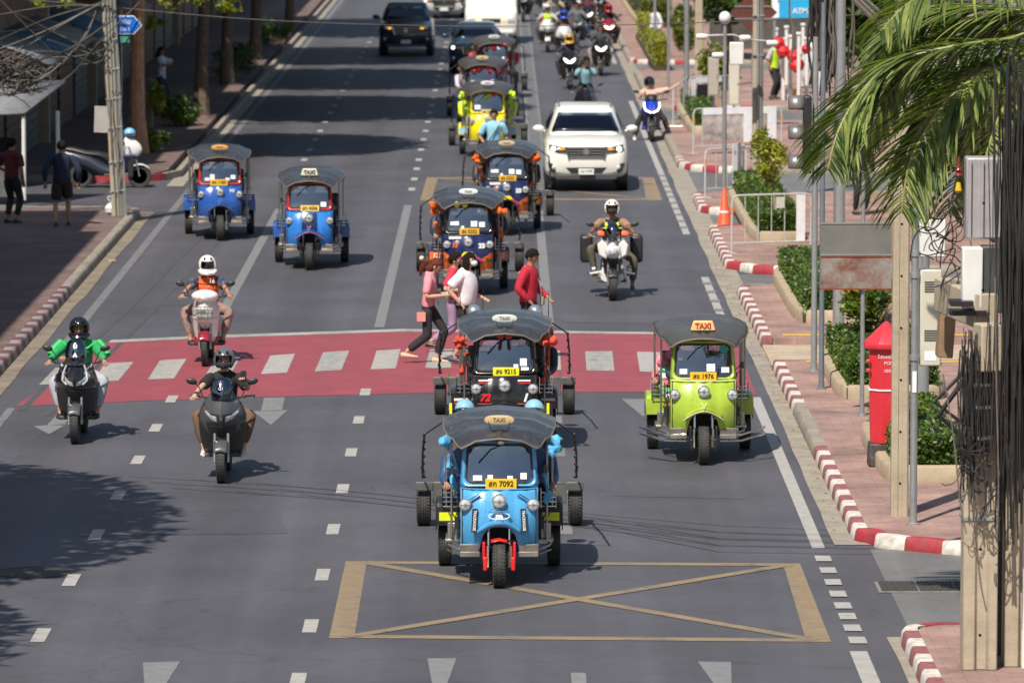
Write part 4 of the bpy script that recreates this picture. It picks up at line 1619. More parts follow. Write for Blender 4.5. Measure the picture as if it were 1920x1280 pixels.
# ------------------------------------------------------------ cars
def ringp(hw, z0, z1, p=5, n=28, dome=0):
    pts = []
    for k in range(n):
        a = 2 * math.pi * k / n
        c, s_ = math.cos(a), math.sin(a)
        x = hw * math.copysign(abs(c) ** (2 / p), c)
        z = (z0 + z1) / 2 + (z1 - z0) / 2 * math.copysign(abs(s_) ** (2 / p), s_)
        if z > (z0 + z1) / 2:
            z += dome * (1 - (x / hw) ** 2)
        pts.append((x, z))
    return pts
def car(loc, label, P, name='parked_car', cat='car'):
    o = thing(name, label, cat, loc, P.get('rz', 0), 'cars and trucks in the traffic')
    pm = P['paint']
    W = P.get('W', .93)
    zb = P.get('zb', .30)
    zn, zh = P.get('zn', 1.04), P.get('zh', 1.26)
    L = P.get('L', 4.75)
    mb = MB()
    secs = [(0, .74, zb + .12, zn - .14, 3.2), (.06, .84, zb + .05, zn - .04, 4), (.22, .90, zb, zn + .01, 5), (.55, .925, zb - .03, zn + .09, 6), (1.3, W, zb - .04, zh - .05, 7), (2.2, W, zb - .04, zh - .06, 7), (L - .5, W, zb, zh - .06, 6), (L, .84, zb + .1, zh - .15, 4)]
    mb.loft([[(x * W / .93, y, z) for x, z in ringp(hw, a, b, p, 32, .03 if y > .1 else 0)] for y, hw, a, b, p in secs])
    mb.build('body', pm, o, sharp=50)
    # greenhouse
    ya, yt, yr, ye = P.get('cab', (1.30, 2.10, 4.0, 4.5))
    zt = P.get('zt', 1.80)
    w0, w1 = W - .07, P.get('w1', .66)
    def ring(z, hw, y0, y1):
        pts = []
        for k in range(32):
            a = 2 * math.pi * k / 32
            c, s_ = math.cos(a), math.sin(a)
            pts.append((hw * math.copysign(abs(c) ** .35, c), (y0 + y1) / 2 + (y1 - y0) / 2 * math.copysign(abs(s_) ** .35, s_), z))
        return pts
    zz = zh - .12
    mb = MB()
    mb.loft([ring(zz, w0, ya - .06, ye), ring(zh, w0 - .01, ya, ye), ring(zt - .12, w1 + .03, yt - .05, yr + .1), ring(zt - .04, w1 - .01, yt + .06, yr), ring(zt, w1 - .12, yt + .30, yr - .25)])
    mb.build('cabin', pm, o, sharp=50)
    # windscreen, slightly proud and curved
    wz0, wz1 = zh + .015, zt - .15
    rows = []
    for i in range(5):
        t = i / 4
        z = wz0 + (wz1 - wz0) * t
        hw = (w0 - .10) + (w1 - .06 - w0 + .10) * t
        y = ya + (yt - .05 - ya) * (z - zh) / (zt - .12 - zh)
        rows.append([(hw * u, y - .022 + .10 * abs(u) ** 4, z) for u in [-1, -.85, -.6, -.3, 0, .3, .6, .85, 1]])
    wm = P.get('glass', GLASSD)
    mb = MB()
    mb.grid(rows)
    mb.build('windscreen', wm, o, solid=.01)
    for s in (-1, 1):
        mb = MB()
        mb.add([(s * (w0 + .012), ya + .45, zh + .02), (s * (w0 + .012), ye - .35, zh + .02), (s * (w1 + .045), yr - .25, zt - .16), (s * (w1 + .045), yt + .25, zt - .16)], [(0, 1, 2, 3)])
        mb.build('side_window', wm, o, solid=.01)
        # mirror
        mb = MB()
        mb.ell((s * (W + .12), ya + .30, zh + .06), (.13, .07, .08), 14, 10)
        mb.tube([(s * (W - .03), ya + .32, zh), (s * (W + .05), ya + .31, zh + .03)], .03, 6)
        mb.build('mirror', pm, o)
        # headlights
        hm = MB()
        a, b = P.get('hlz', (zn - .16, zn - .02))
        x0, x1 = P.get('hlx', (.45, .82))
        yy = lambda x: -.03 + (abs(x) / W) ** 5 * .26 - .012
        q = [(s * x0, yy(x0), a + .02), (s * (x0 + x1) / 2, yy((x0 + x1) / 2), a), (s * x1, yy(x1), a + .05), (s * x1, yy(x1) + .06, b + .03), (s * (x0 + x1) / 2, yy((x0 + x1) / 2) + .03, b), (s * x0, yy(x0) + .02, b - .04)]
        hm.add(q, [(0, 1, 2, 3, 4, 5)])
        h_ = hm.build('headlight', P.get('hlm', M('dark_lamp_housing', (.08, .085, .09), .1, 0, 0, coat=1)), o, solid=.03)
        mb = MB()
        mb.ell((s * (x1 - .09), yy(x1 - .09) - .012, (a + b) / 2 + .01), (.058, .03, .055), 12, 8)
        mb.build('projector_lens', P.get('proj', LIT), h_)
        mb = MB()
        mb.ell((s * (x0 + .10), yy(x0 + .1) - .018, (a + b) / 2), (.075, .02, .035), 12, 8)
        mb.build('turn_signal', P.get('turn', AMB), h_)
        if P.get('fog', True):
            mb = MB()
            mb.prism([(s * .62, zb + .33), (s * .86, zb + .35), (s * .80, zb + .17), (s * .72, zb + .10), (s * .66, zb + .20)], 'y', .005, .06)
            f_ = mb.build('fog_lamp_bezel', BLK, o, bevel=.01)
            mb = MB()
            mb.ell((s * .72, .0, zb + .25), (.045, .03, .045), 12, 8)
            mb.build('fog_lamp', LENS, f_)
    # grille
    gz0, gz1 = P.get('gz', (zn - .26, zn - .04))
    gw = P.get('gw', .44)
    mb = MB()
    mb.prism([(-gw, gz1), (gw, gz1), (gw * .86, gz0), (-gw * .86, gz0)], 'y', -.035, .05)
    gr = mb.build('grille', BLK, o, bevel=.008)
    mb = MB()
    n = P.get('bars', 4)
    for i in range(n):
        z = gz0 + .02 + (gz1 - gz0 - .04) * i / max(1, n - 1)
        ww = gw * (.86 + .14 * (z - gz0) / (gz1 - gz0))
        mb.box((0, -.043, z), (ww * 2, .016, .018))
    for s in (-1, 1):
        mb.tube([(s * gw * 1.03, -.035, gz1 + .02), (s * gw * .89, -.03, gz0 - .03)], .022, 6)
    mb.build('grille_bar', P.get('gm', CHR), gr)
    mb = MB()
    mb.lathe([(.07, -.07), (.07, -.045), (.001, -.045)], (0, 0, (gz0 + gz1) / 2 + .01), 'y', 20)
    mb.build('front_badge', CHR, gr)
    mb = MB()
    mb.prism([(-.46, zb + .25), (.46, zb + .25), (.34, zb + .12), (-.34, zb + .12)], 'y', -.012, .06)
    mb.build('lower_intake', BLK, o, bevel=.01)
    mb = MB()
    mb.prism([(-.72, zb + .08), (.72, zb + .08), (.66, zb - .02), (-.66, zb - .02)], 'y', .02, .4)
    mb.build('skid_plate', P.get('lowm', DKG), o, bevel=.01)
    pl = MB().box((0, -.05, zb + .16 + P.get('pz', 0)), (.34, .02, .13)).build('number_plate', WPL, o, bevel=.004)
    if P.get('plate'):
        text(P['plate'], .07, BLK, pl, (0, -.062, zb + .17), FRONT)
    r = P.get('wr', .38)
    for y in (.88, L - 1.05):
        for s in (-1, 1):
            wheel(o, (s * (W - .13), y, r), r, .25, STEEL, name='wheel')
            mb = MB()
            mb.lathe([(r * 1.14, -.10), (r * 1.14, .115), (r * 1.08, .12)], (s * (W - .115), y, r), 'x', 28)
            mb.build('wheel_arch', P.get('arch', BLK), o)
    MB().box((0, 2.2, zb + .02), (1.5, 3.4, .12)).build('underbody', BLK, o)
    if P.get('rails', False):
        for s in (-1, 1):
            mb = MB()
            mb.tube([(s * (w1 - .08), yt + .15, zt - .02), (s * (w1 - .07), yt + .4, zt + .045), (s * (w1 - .07), yr - .3, zt + .045), (s * (w1 - .08), yr - .1, zt)], .014, 6)
            mb.build('roof_rail', M('roof_rail_metal', (.3, .28, .26), .4, .6, 0), o)
    return o
WP = M('pearl_white_paint', (.76, .74, .68), .25, 0, .02, 2, 0, .8)
# ------------------------------------------------------------ paints
SKY = M('sky_blue_paint', (.075, .34, .64), .32, 0, .10, 3, 0, .5, dirt=((.12, .22, .32), .3))
LIME = M('lime_green_paint', (.36, .50, .045), .32, 0, .10, 3, 0, .5, dirt=((.22, .27, .08), .3))
ROYAL = M('royal_blue_paint', (.025, .10, .40), .25, 0, .1, 3, 0, .7, dirt=((.07, .10, .2), .3))
NAVY = M('navy_paint', (.012, .02, .085), .28, 0, .1, 3, 0, .6)
TBLK = M('black_paint', (.014, .013, .015), .22, 0, .1, 3, 0, .7)
YELP = M('yellow_paint', (.85, .72, .01), .28, 0, .06, 3, 0, .6)
ORG = M('orange_paint', (.85, .16, .015), .3, 0, .05, 3, 0, .5)
REDF = M('red_frame_paint', (.55, .03, .03), .28, 0, .1, 4, 0, .6)
PINKT = M('faded_red_trim', (.55, .22, .22), .4, 0, .1)
REDP2 = M('signal_red', (.72, .02, .02), .35, 0, .05)
BLUP = M('light_blue_glow', (.35, .6, .85), .3, 0, .05)
RUST = M('rust_red', (.20, .045, .02), .8, 0, .3, 12, .3, dirt=((.08, .03, .02), .3))
def board(parent, name, x, y, z, w_, h, mat, rot=0, th=.008):
    mb = MB()
    mb.box((0, 0, 0), (w_, th, h))
    b = mb.build(name, mat, parent, bevel=.002, loc=(x, y, z))
    b.rotation_euler = (0, rot, 0)
    return b
def gloc(u, v):
    return G(u, v)
# ---- blue one in front
l1 = gloc(936, 1100)
t, yb, yw = tuk(l1, 'sky blue tuk-tuk nearest the camera, with black vertical banners and a red fender', dict(
    body=SKY, low=BLKM, clothing_lumps=cloth('pale_blue_cloth', (.10, .42, .68)), hub=REDP2, fender=REDP2, rig=True, plate='สก 7092', wingdecal=BLK, chevron=M('acid_yellow', (.75, .8, .02), .4), chromeV=False,
    roof=roofmat('roof_vinyl_glossy', (.040, .041, .044), .27), signcol=(.55, .40, .2), signname='brass'))
for s in (-1, 1):
    b = board(t, 'banner', s * .272, yb(.27, .74) - .03, .745, .062, .265, BLK, R(-3 * s))
    text('TRACKHOUSE', .044, PAPER, b, (0, -.007, 0), (R(90), R(90), 0), sx=.80, bold=.0012)
    mb = MB()
    mb.tube([(s * .20, yb(.2, .98) - .02, 1.02), (s * .31, yb(.3, .93) - .02, .95), (s * .30, yb(.3, .88) - .02, .91)], .007, 5)
    mb.tube([(s * .22, yb(.2, .98) - .02, 1.035), (s * .33, yb(.3, .93) - .02, .965)], .006, 5)
    mb.build('stripe', NAVY, t)
mb = MB()
mb.tube([(.115 * math.cos(R(a)), yb(.1, .78) - .045, .80 + .038 * math.sin(R(a))) for a in range(0, 361, 20)], .006, 5)
mb.build('emblem_ring', PAPER, t)
text('m', .10, PAPER, t, (0, yb(0, .80) - .075, .805), FRONT, bold=.006, name='emblem')
for k in range(3):
    board(t, 'vent_slat', 0, yb(0, .88) - .055, .85 + k * .015, .24 - k * .03, .006, NAVY)
mb = MB()
mb.ell((.02, .16, 1.60), (.05, .04, .035), 12, 8)
mb.build('top_lamp', CHR, t)
for s in (-1, 1):
    mb = MB()
    mb.ell((s * .40, 2.6, 1.69), (.115, .13, .11), 16, 12, None, lambda x, y, z: z > -.3)
    h_ = mb.build('display_helmet', M('glossy_pale_blue', (.25, .5, .68), .15, 0, .1, 4, 0, .8), t)
    mb = MB()
    mb.ell((s * .40, 2.58, 1.67), (.112, .13, .08), 16, 10, None, lambda x, y, z: y < 0)
    mb.build('helmet_visor', SCR, h_)
    MB().box((s * .56, 2.5, 1.70), (.03, .05, .12)).build('marker_strip', M('acid_yellow', (.75, .8, .02)), t)
    mb = MB()
    mb.tube([(s * .62, 2.3, .8), (s * .60, 2.5, 1.75)], .016, 6)
    mb.build('rear_strut', BLKM, t)
# ---- black one behind it
l2 = gloc(946, 858)
t, yb, yw = tuk(l2, 'black tuk-tuk with red and white race numbers following the sky blue one', dict(
    body=TBLK, low=TBLK, clothing_lumps=cloth('red_cloth', (.6, .06, .03)), rig=True, plate='สจ 9215', wingdecal=TBLK, chromeV=False, lip=TBLK, roof=roofmat('roof_vinyl_glossy'), signcol=(.62, .62, .56), signname='white',
    platem=M('lemon_plate', (.85, .78, .02), .4), papers=((.25, 1.25, .09, .10), (.15, 1.2, .06, .05), (-.26, 1.42, .13, .06), (.27, 1.16, .1, .05))))
text('72', .13, REDP2, t, (-.26, yb(.26, .8) - .035, .80), FRONT, bold=.006, shear=.3, name='race_number')
text('1', .14, PAPER, t, (.27, yb(.26, .8) - .035, .80), FRONT, bold=.008, shear=.3, name='race_number')
text('aprilia', .075, PAPER, t, (.19, yw(.2, 1.52) - .03, 1.525), FRONT, bold=.004, name='sponsor_lettering')
for s in (-1, 1):
    board(t, 'white_stripe', s * .26, yb(.26, 1.0) - .022, 1.02, .17, .022, PAPER)
    board(t, 'red_stripe', s * .26, yb(.26, 1.0) - .022, .985, .17, .012, REDP2)
    board(t, 'red_stripe', s * .26, yb(.26, .72) - .03, .72, .19, .010, REDP2)
    board(t, 'wing_stripe', s * .58, 1.38, .62, .20, .035, PAPER)
    board(t, 'wing_red_stripe', s * .58, 1.38, .57, .20, .02, REDP2)
    mb = MB()
    mb.lathe([(.048, -.01), (.05, .02), (.001, .03)], (s * .055, yw(0, 1.56) - .06, 1.60), 'y', 16)
    mb.build('red_horn_disc', REDP2, t)
    mb = MB()
    mb.tube([(s * .05, yw(0, 1.5) - .04, 1.54), (s * .06, yw(0, 1.5) - .05, 1.45), (s * .075, yw(0, 1.5) - .04, 1.41)], [.02, .028, .01], 6)
    mb.build('tassel', M('dark_maroon', (.06, .01, .015)), t)
    mb = MB()
    mb.ell((s * .42, 2.6, 1.70), (.10, .12, .09), 16, 10, None, lambda x, y, z: z > -.2)
    mb.build('chrome_cover', M('frosted_chrome', (.6, .65, .7), .25, .8, .1), t)
    mb = MB()
    mb.tube([(s * .30, 2.6, 1.6), (s * .29, 2.62, 2.02)], [.008, .004], 5)
    mb.tube([(s * .60, 2.6, 1.6), (s * .61, 2.62, 1.98)], [.008, .004], 5)
    mb.build('antenna', BLK, t)
# ---- orange and navy pair
def orange_tuk(loc, label, **k):
    P = dict(body=NAVY, low=NAVY, rig=True, frame=TBLK, clothing_lumps=cloth('orange_cloth', (.75, .13, .02)), chromeV=False, lip=M('magenta_lip', (.6, .06, .2), .4), roof=roofmat('roof_vinyl_glossy'), signcol=(.66, .64, .6), signname='pale',
             plate='สร 5252', platem=M('amber_plate', (.80, .45, .03), .4), wingdecal=ORG, wingtext=('12', '23'), papers=((.10, 1.26, .11, .10), (.24, 1.25, .10, .09), (-.24, 1.27, .15, .07), (-.1, 1.2, .05, .05)))
    P.update(k)
    t, yb, yw = tuk(loc, label, P)
    for s in (-1, 1):
        mb = MB()
        rows = []
        for i in range(7):
            x = .215 + .21 * i / 6
            zt = .60 + .13 * i / 6
            zt += .05
            rows.append([(s * x, yb(x, z) - .012, z) for z in [.40 + (zt - .40) * j / 5 for j in range(6)]])
        mb.grid(rows)
        mb.build('orange_flash', ORG, t)
        text('KTM' if s > 0 else 'Rena', .095, BLK, t, (s * .325, yb(.32, .6) - .03, .63), FRONT, bold=.004, shear=.3, name='team_lettering')
        if s < 0:
            board(t, 'white_badge', s * .23, yb(.23, .99) - .03, 1.03, .22, .05, PAPER)
    text('12', .10, ORG, t, (-.24, yb(.24, .87) - .03, .90), FRONT, bold=.006, shear=.3, name='race_number')
    text('23', .11, PAPER, t, (.24, yb(.24, .87) - .03, .89), FRONT, bold=.009, name='race_number')
    mb = MB()
    mb.prism([(-.13, .73), (.13, .73), (.07, .80), (-.07, .80)], 'y', yb(0, .75) - .105, yb(0, .75) - .09)
    mb.build('yellow_badge', YELP, t)
    return t, yb, yw
l3 = gloc(878, 556)
t3, yb, yw = orange_tuk(l3, 'orange and navy tuk-tuk with the number 23, behind the pedestrians on the crossing', signcol=(.8, .8, .8), signname='bright')
for x in (-.20, -.06):
    lamp(t3, (x, yw(0, 1.55) - .09, 1.60), .055, 'yellow_spotlight', M('yellow_enamel', (.7, .6, .03), .25, 0, 0), lens=M('yellow_lens', (.8, .7, .05), .1, 0, 0))
l4 = gloc(950, 441)
t4, yb, yw = orange_tuk(l4, 'orange and navy tuk-tuk with a tan roof sign beside the white SUV', signcol=(.6, .43, .24), signname='tan')
mb = MB()
for dx, dz in ((.5, .62), (.58, .64), (.54, .56), (.62, .58)):
    mb.lathe([(.055, -.04), (.06, 0), (.001, .01)], (dx, 1.34, dz), 'y', 12)
mb.build('gold_horn', M('gold', (.6, .38, .1), .25, .9, .1), t4)
# ---- yellow
l5 = gloc(914, 298)
t5, yb5, yw5 = tuk(l5, 'bright yellow tuk-tuk with riders in neon jackets leaning out', dict(
    body=YELP, low=YELP, clothing_lumps=cloth('neon_cloth', (.6, .8, .05)), rig=True, chromeV=False, roof=roofmat('roof_vinyl_matt', (.05, .05, .05), .55), signcol=(.7, .68, .72), signname='lilac_white', facets=10,
    platem=M('faded_plate', (.68, .58, .25), .5), plate='สค 3318', wingdecal=BLUP, papers=((-.24, 1.24, .14, .11), (-.24, 1.42, .16, .1))))
mb = MB()
mb.tube([(-.1, yw5(0, 1.5) - .05, 1.42), (-.02, yw5(0, 1.5) - .06, 1.50), (.08, yw5(0, 1.5) - .06, 1.54)], [.02, .04, .03], 6)
mb.build('neon_ribbon', M('neon_lime', (.55, .85, .05)), t5)
mb = MB()
mb.ell((.16, yw5(0, 1.5) - .07, 1.55), (.06, .03, .05), 8, 6)
mb.build('red_bow', REDP2, t5)
# ---- two beyond the yellow one
l6 = gloc(904, 238)
t6, yb, yw = tuk(l6, 'dark tuk-tuk with a buff roof sign right behind the yellow one', dict(body=NAVY, low=NAVY, rig=True, facets=10, chromeV=False, roof=roofmat('roof_vinyl_matt'), signcol=(.6, .5, .25), signname='buff', plate='สข 1142'))
l7 = gloc(926, 188)
t7, yb, yw = tuk(l7, 'tuk-tuk with red ribbons, farthest of the racing column', dict(body=M('maroon_paint', (.15, .01, .03), .3, 0, .1, 3, 0, .5), low=TBLK, rig=True, facets=10, chromeV=False, roof=roofmat('roof_vinyl_matt'), signcol=(.66, .64, .6), signname='pale', plate='สง 2207'))
for tt, yy in ((t6, l6), (t7, l7)):
    mb = MB()
    for k in range(9):
        mb.ell((random.uniform(-.3, .35), .10 + random.uniform(0, .05), random.uniform(1.48, 1.6)), (.05, .03, .04), 7, 5)
    mb.build('red_bows', REDP2, tt)
# ---- ordinary taxis
ALB = M('dull_alloy', (.3, .27, .24), .45, .6, .2, 9)
l8 = gloc(413, 451)
t, yb, yw = tuk(l8, 'royal blue tuk-tuk with an amber roof sign, nearest the left kerb', dict(
    body=ROYAL, low=ROYAL, frame=REDF, rz=R(3.5), sign='oval', signcol=(.75, .36, .08), signname='amber', signtext='TAXI', roof=roofmat('roof_vinyl_left', (.04, .045, .055), .4), plate='สฉ 1183',
    apron=ALB, papers=((-.25, 1.2, .09, .06), (-.15, 1.24, .09, .11), (.26, 1.24, .09, .08), (.15, 1.2, .08, .05)), platepos=(-.02, 1.12)))
text('W', .10, PAPER, t, (.24, yb(.24, .95) - .03, .98), FRONT, bold=.004, name='crest')
l9 = gloc(580, 506)
t, yb, yw = tuk(l9, 'light blue tuk-tuk with a white TAXI box sign, second from the left kerb', dict(
    body=M('azure_paint', (.03, .2, .62), .25, 0, .1, 3, 0, .7), low=ROYAL, frame=REDF, rz=R(.5), sign='box', signcol=(.70, .66, .54), signname='ivory', signtm=BLK, lip=ROYAL, trim=PINKT,
    roof=roofmat('roof_vinyl_left'), plate='สท 4506', platem=M('pale_plate', (.85, .62, .12)), apron=ALB, papers=((.26, 1.2, .10, .09),), platepos=(.01, 1.11)))
mb = MB()
rows = [[(-.135, yb(.13, z) - .02 - (.02 if z > .75 else 0), z) for z in (.72, .8, .9, 1.0, 1.06)], [(0, yb(0, z) - .03, z) for z in (.72, .8, .9, 1.0, 1.06)], [(.135, yb(.13, z) - .02 - (.02 if z > .75 else 0), z) for z in (.72, .8, .9, 1.0, 1.06)]]
mb.grid(rows)
mb.build('nose_panel', NAVY, t)
l10 = gloc(1319, 870)
t, yb, yw = tuk(l10, 'lime green tuk-tuk with chrome bumper bars and a plain dark roof, beside the right kerb', dict(
    body=LIME, low=LIME, sign='box', signcol=(.80, .50, .22), signname='orange', bumper=True, roof=roofmat('roof_vinyl_plain', (.06, .06, .06), .55), facets=14, plate='สข 1976', trim=M('cream_trim', (.7, .62, .4)),
    frame=LIME, wip=-.08, platepos=(0, 1.12), papers=((-.26, 1.2, .10, .07), (.10, 1.25, .11, .10), (.29, 1.22, .10, .07), (-.30, 1.36, .05, .04))))
MB().lathe([(.055, -.004), (.055, .004), (.001, .004)], (.27, yw(.27, 1.5) - .012, 1.49), 'y', 18).build('round_sticker', M('teal_sticker', (.02, .35, .4), .3), t)
mb = MB()
mb.tube([(-.42, yb(.42, 1.07) - .01, 1.085), (0, yb(0, 1.07) - .01, 1.085), (.42, yb(.42, 1.07) - .01, 1.085)], .01, 6)
mb.build('waist_trim', M('cream_trim'), t)

# ------------------------------------------------------------ people in the taxis
def local(l, x, y, z=0, rz=0):
    v = Vector((x, y, z))
    v.rotate(Euler((0, 0, rz)))
    return l + v
BLKC = cloth('black_cloth', (.02, .02, .022))
def crew(l, lab, col, out=1, side='both', drv=True, skn='tan', rz=0, cap=None, vest=None, n='the'):
    if drv:
        ps = pose(SIT, pel=(0, .98, .80), che=(0, .93, 1.24), head=(0, .88, 1.44), hl=(-.28, .60, 1.08), hr=(.28, .60, 1.08), fl=(-.16, .45, .42), fr=(.16, .45, .42))
        human('driver at the handlebar of ' + lab, local(l, 0, 0, 0, rz), rz, ps, dict(top=cloth('shirt_' + lab[:9].replace(' ', '_'), col[1]), pants=BLKC, sleeve='long', hair='short', skin=skn, det=0), 'people riding in the tuk-tuks')
    for s in ((-1, 1) if side == 'both' else (side,) if side else ()):
        ps = pose(SIT, pel=(s * .38, 1.98, .86), che=(s * (.38 + .1 * out), 1.86, 1.26), head=(s * (.42 + .14 * out), 1.80, 1.46), hl=((s * .60) if s < 0 else .30, 1.42, .97), hr=((s * .60) if s > 0 else -.30, 1.42, .97), fl=(s * .38 - .1, 1.45, .45), fr=(s * .38 + .1, 1.45, .45),
                  el=(-.35, .5, -.9), er=(.35, .5, -.9))
        lk = dict(top=cloth('jacket_' + lab[:9].replace(' ', '_'), col[0], .5), pants=cloth('suit_trousers_' + lab[:9].replace(' ', '_'), col[2], .5), sleeve='long', skin='tan', hair='short', topname='racing_jacket', det=1 if l.y < 100 else 0, fat=.88)
        if cap:
            lk['cap'] = cap
        human('passenger in %s on the %s side of %s' % (col[3], 'left' if s < 0 else 'right', lab), l, 0, ps, lk, 'people riding in the tuk-tuks')
crew(l1, 'the sky blue tuk-tuk', ((.025, .08, .20), (.02, .06, .4), (.02, .03, .05), 'a dark blue jacket'), .2)
crew(l2, 'the black tuk-tuk', ((.02, .02, .02), (.03, .03, .035), (.02, .02, .02), 'a black T-shirt'), 1.0, 1, cap=REDP2)
crew(l3, 'the tuk-tuk numbered 23', ((.02, .025, .06), (.03, .03, .05), (.02, .03, .1), 'a navy racing jacket'), .5)
crew(l4, 'the tan-signed orange tuk-tuk', ((.03, .02, .03), (.03, .03, .05), (.02, .03, .1), 'a black racing jacket'), .5)
crew(l5, 'the yellow tuk-tuk', ((.60, .80, .03), (.03, .03, .03), (.25, .25, .25), 'a neon yellow jacket'), 1.0)
crew(l6, 'the buff-signed tuk-tuk', ((.55, .5, .6), (.05, .05, .1), (.03, .05, .2), 'a pale racing jacket'), 1.2)
crew(l7, 'the red-ribboned tuk-tuk', ((.5, .04, .04), (.05, .05, .1), (.12, .01, .02), 'a red racing jacket'), 1.2)
crew(l8, 'the royal blue tuk-tuk', ((.1, .1, .1), (.10, .10, .14), (0, 0, 0), ''), side=None, rz=R(3.5))
crew(l9, 'the light blue tuk-tuk', ((.1, .1, .1), (.25, .25, .27), (0, 0, 0), ''), side=None)
crew(l10, 'the lime green tuk-tuk', ((.6, .2, .25), (.03, .05, .12), (.3, .4, .2), 'a pink flowered dress'), -.6, -1)
mb = MB()
for i in range(7):
    z = 1.15 - i * .09
    mb.k = i % 3
    mb.ell((-.47 + .015 * (i % 2), 1.70 - i * .03, z), (.10, .09, .07), 10, 6)
tag(mb.build('shawl', [cloth('pink_fabric', (.6, .12, .16)), cloth('mint_fabric', (.2, .5, .35)), cloth('pale_fabric', (.65, .6, .6))], None, loc=l10), 'pink, mint and white patterned shawl bundled on the left side of the lime green tuk-tuk', 'shawl')

# ------------------------------------------------------------ scooters in front
HG = M('grey_helmet', (.10, .11, .12), .2, 0, .05, 4, 0, .6)
HW_ = M('white_helmet', (.75, .74, .72), .25, 0, .03, 4, 0, .6)
HB = M('black_helmet', (.012, .012, .015), .15, 0, .05, 4, 0, .6)
VIS = glassmat('visor_glass', (.03, .03, .035), .03, .08)
GREY = M('matt_grey_paint', (.085, .09, .098), .38, .2, .08, 3, 0, .2)
a = gloc(415, 904)
sc, sf, fa, dec = scooter(a, 'matt grey maxi scooter ridden by the man in a black T-shirt', dict(body=GREY, low=BLK, screenh=.27))
text('111', .05, PAPER, sc, (-.01, .09, 1.19), (R(65), 0, 0), name='screen_sticker')
mb = MB()
rider(a, 0, 'rider in a black T-shirt and grey helmet holding up a phone', dict(top=cloth('black_tshirt', (.015, .015, .016)), sleeve='short', pants=cloth('brown_trousers', (.13, .075, .045)), shoes=M('white_sneaker', (.5, .47, .44), .7), helmet=(HG, None), skin='light', hair='short', fat=1.05),
      pose(RIDE, hr=(.27, .47, 1.25), er=(.6, .6, -1), look=-.05))
mb = MB()
mb.box((.27, .42, 1.31), (.075, .012, .15), (R(-10), 0, R(10)))
tag(mb.build('phone', BLKG, None, bevel=.004, loc=a), 'black phone in the raised hand of the rider on the matt grey scooter', 'phone')
mb = MB()
mb.tube([(-.085, .80, 1.43), (0, .745, 1.415), (.085, .80, 1.43)], [.03, .045, .03], 8)
rm = [x for x in COL.objects if x.name.startswith('person') and 'holding up a phone' in x.get('label', '')][0]
mb.build('face_mask', BLKC, rm)
a = gloc(141, 831)
sc, sf, fa, dec = scooter(a, 'glossy black scooter with a tall tinted screen ridden by the man in the green jacket', dict(body=TBLK, low=BLK, screenh=.34, w=1.1, style='v', fender=GREY))
mb = MB()
mb.tube([(-.12, .13, 1.05), (-.16, .06, .95), (-.17, 0, .86), (-.11, -.02, .80)], .012, 6)
mb.tube([(.12, .13, 1.05), (.16, .06, .95), (.17, 0, .86), (.11, -.02, .80)], .012, 6)
mb.build('led_strip', LENS, sc)
text('U', .07, PAPER, sc, (0, .12, 1.30), (R(62), 0, 0), bold=.006, name='screen_sticker')
text('A', .07, PAPER, sc, (0, .08, 1.19), (R(62), 0, 0), bold=.006, name='screen_sticker')
GRN = cloth('green_jacket', (.02, .42, .10), .6)
rd = rider(a, 0, 'rider in a bright green jacket and black helmet at the far left', dict(top=cloth('green_grey_jacket', (.02, .30, .09), .6), sleeve='long', pants=cloth('pale_jeans', (.35, .38, .42)), shoes=BLK, helmet=(HB, None, 'full'), skin='tan', topname='jacket', fat=1.12, sw=.21),
           pose(RIDE, hl=(-.37, .42, 1.08), hr=(.37, .42, 1.08), kl=(-.6, -.5, .6), kr=(.6, -.5, .6)))
mb = MB()
for s in (-1, 1):
    mb.tube([(s * .07, .83, 1.375), (s * .075, .80, 1.30)], [.045, .03], 8, True, .5)
    mb.tube([(s * .24, .88, 1.30), (s * .12, .775, 1.22), (0, .755, 1.165)], [.028, .024, .026], 8, True, .6)
    mb.tube([(s * .25, .92, 1.29), (s * .35, .86, 1.20), (s * .39, .78, 1.12)], [.052, .05, .045], 8)
mb.build('green_panel', GRN, rd)
MB().box((-.18, .34, 1.12), (.09, .05, .05)).build('handlebar_pouch', cloth('tan_strap', (.5, .25, .12)), sc, bevel=.01)
a = gloc(384, 686)
sc, sf, fa, dec = scooter(a, 'white and maroon scooter with a small front basket on the crossing', dict(body=M('white_scooter_paint', (.72, .71, .70), .25, 0, .04, 3, 0, .7), low=M('white_scooter_paint'), fender=M('maroon_fender', (.25, .01, .03), .25, 0, 0, coat=.6), tw=.095, w=.82, style='dome', screen=False, bz=1.04, tail=M('maroon_fender'), split=.74))
MB().ell((0, .12, 1.07), (.21, .16, .10), 20, 12, None, lambda x, y, z: y < .4).build('handlebar_cowl', M('white_scooter_paint'), sc)
mb = MB()
mb.ell((0, -.02, 1.05), (.10, .05, .035), 14, 8)
mb.build('headlight', LENS, sc)
mb = MB()
for k in range(7):
    mb.tube([(-.15 + .05 * k, -.06, .72), (-.16 + .053 * k, -.10, .93)], .005, 4)
for z in (.74, .80, .86, .92):
    mb.tube([(-.17, .12, z), (-.16, -.09, z), (.16, -.09, z), (.17, .12, z)], .006, 4)
mb.box((0, .02, .72), (.32, .20, .01))
mb.build('basket', CHR, sc)
MB().box((0, .01, .82), (.27, .15, .15)).build('bundle_in_basket', cloth('grey_plastic_bag', (.42, .44, .42), .4, .5, 25), sc, bevel=.03)
MB().box((-.03, -.08, .86), (.09, .01, .05)).build('cloth_tag', M('teal_sticker', (.02, .35, .4), .3), sc)
OV = cloth('orange_vest', (.80, .13, .03))
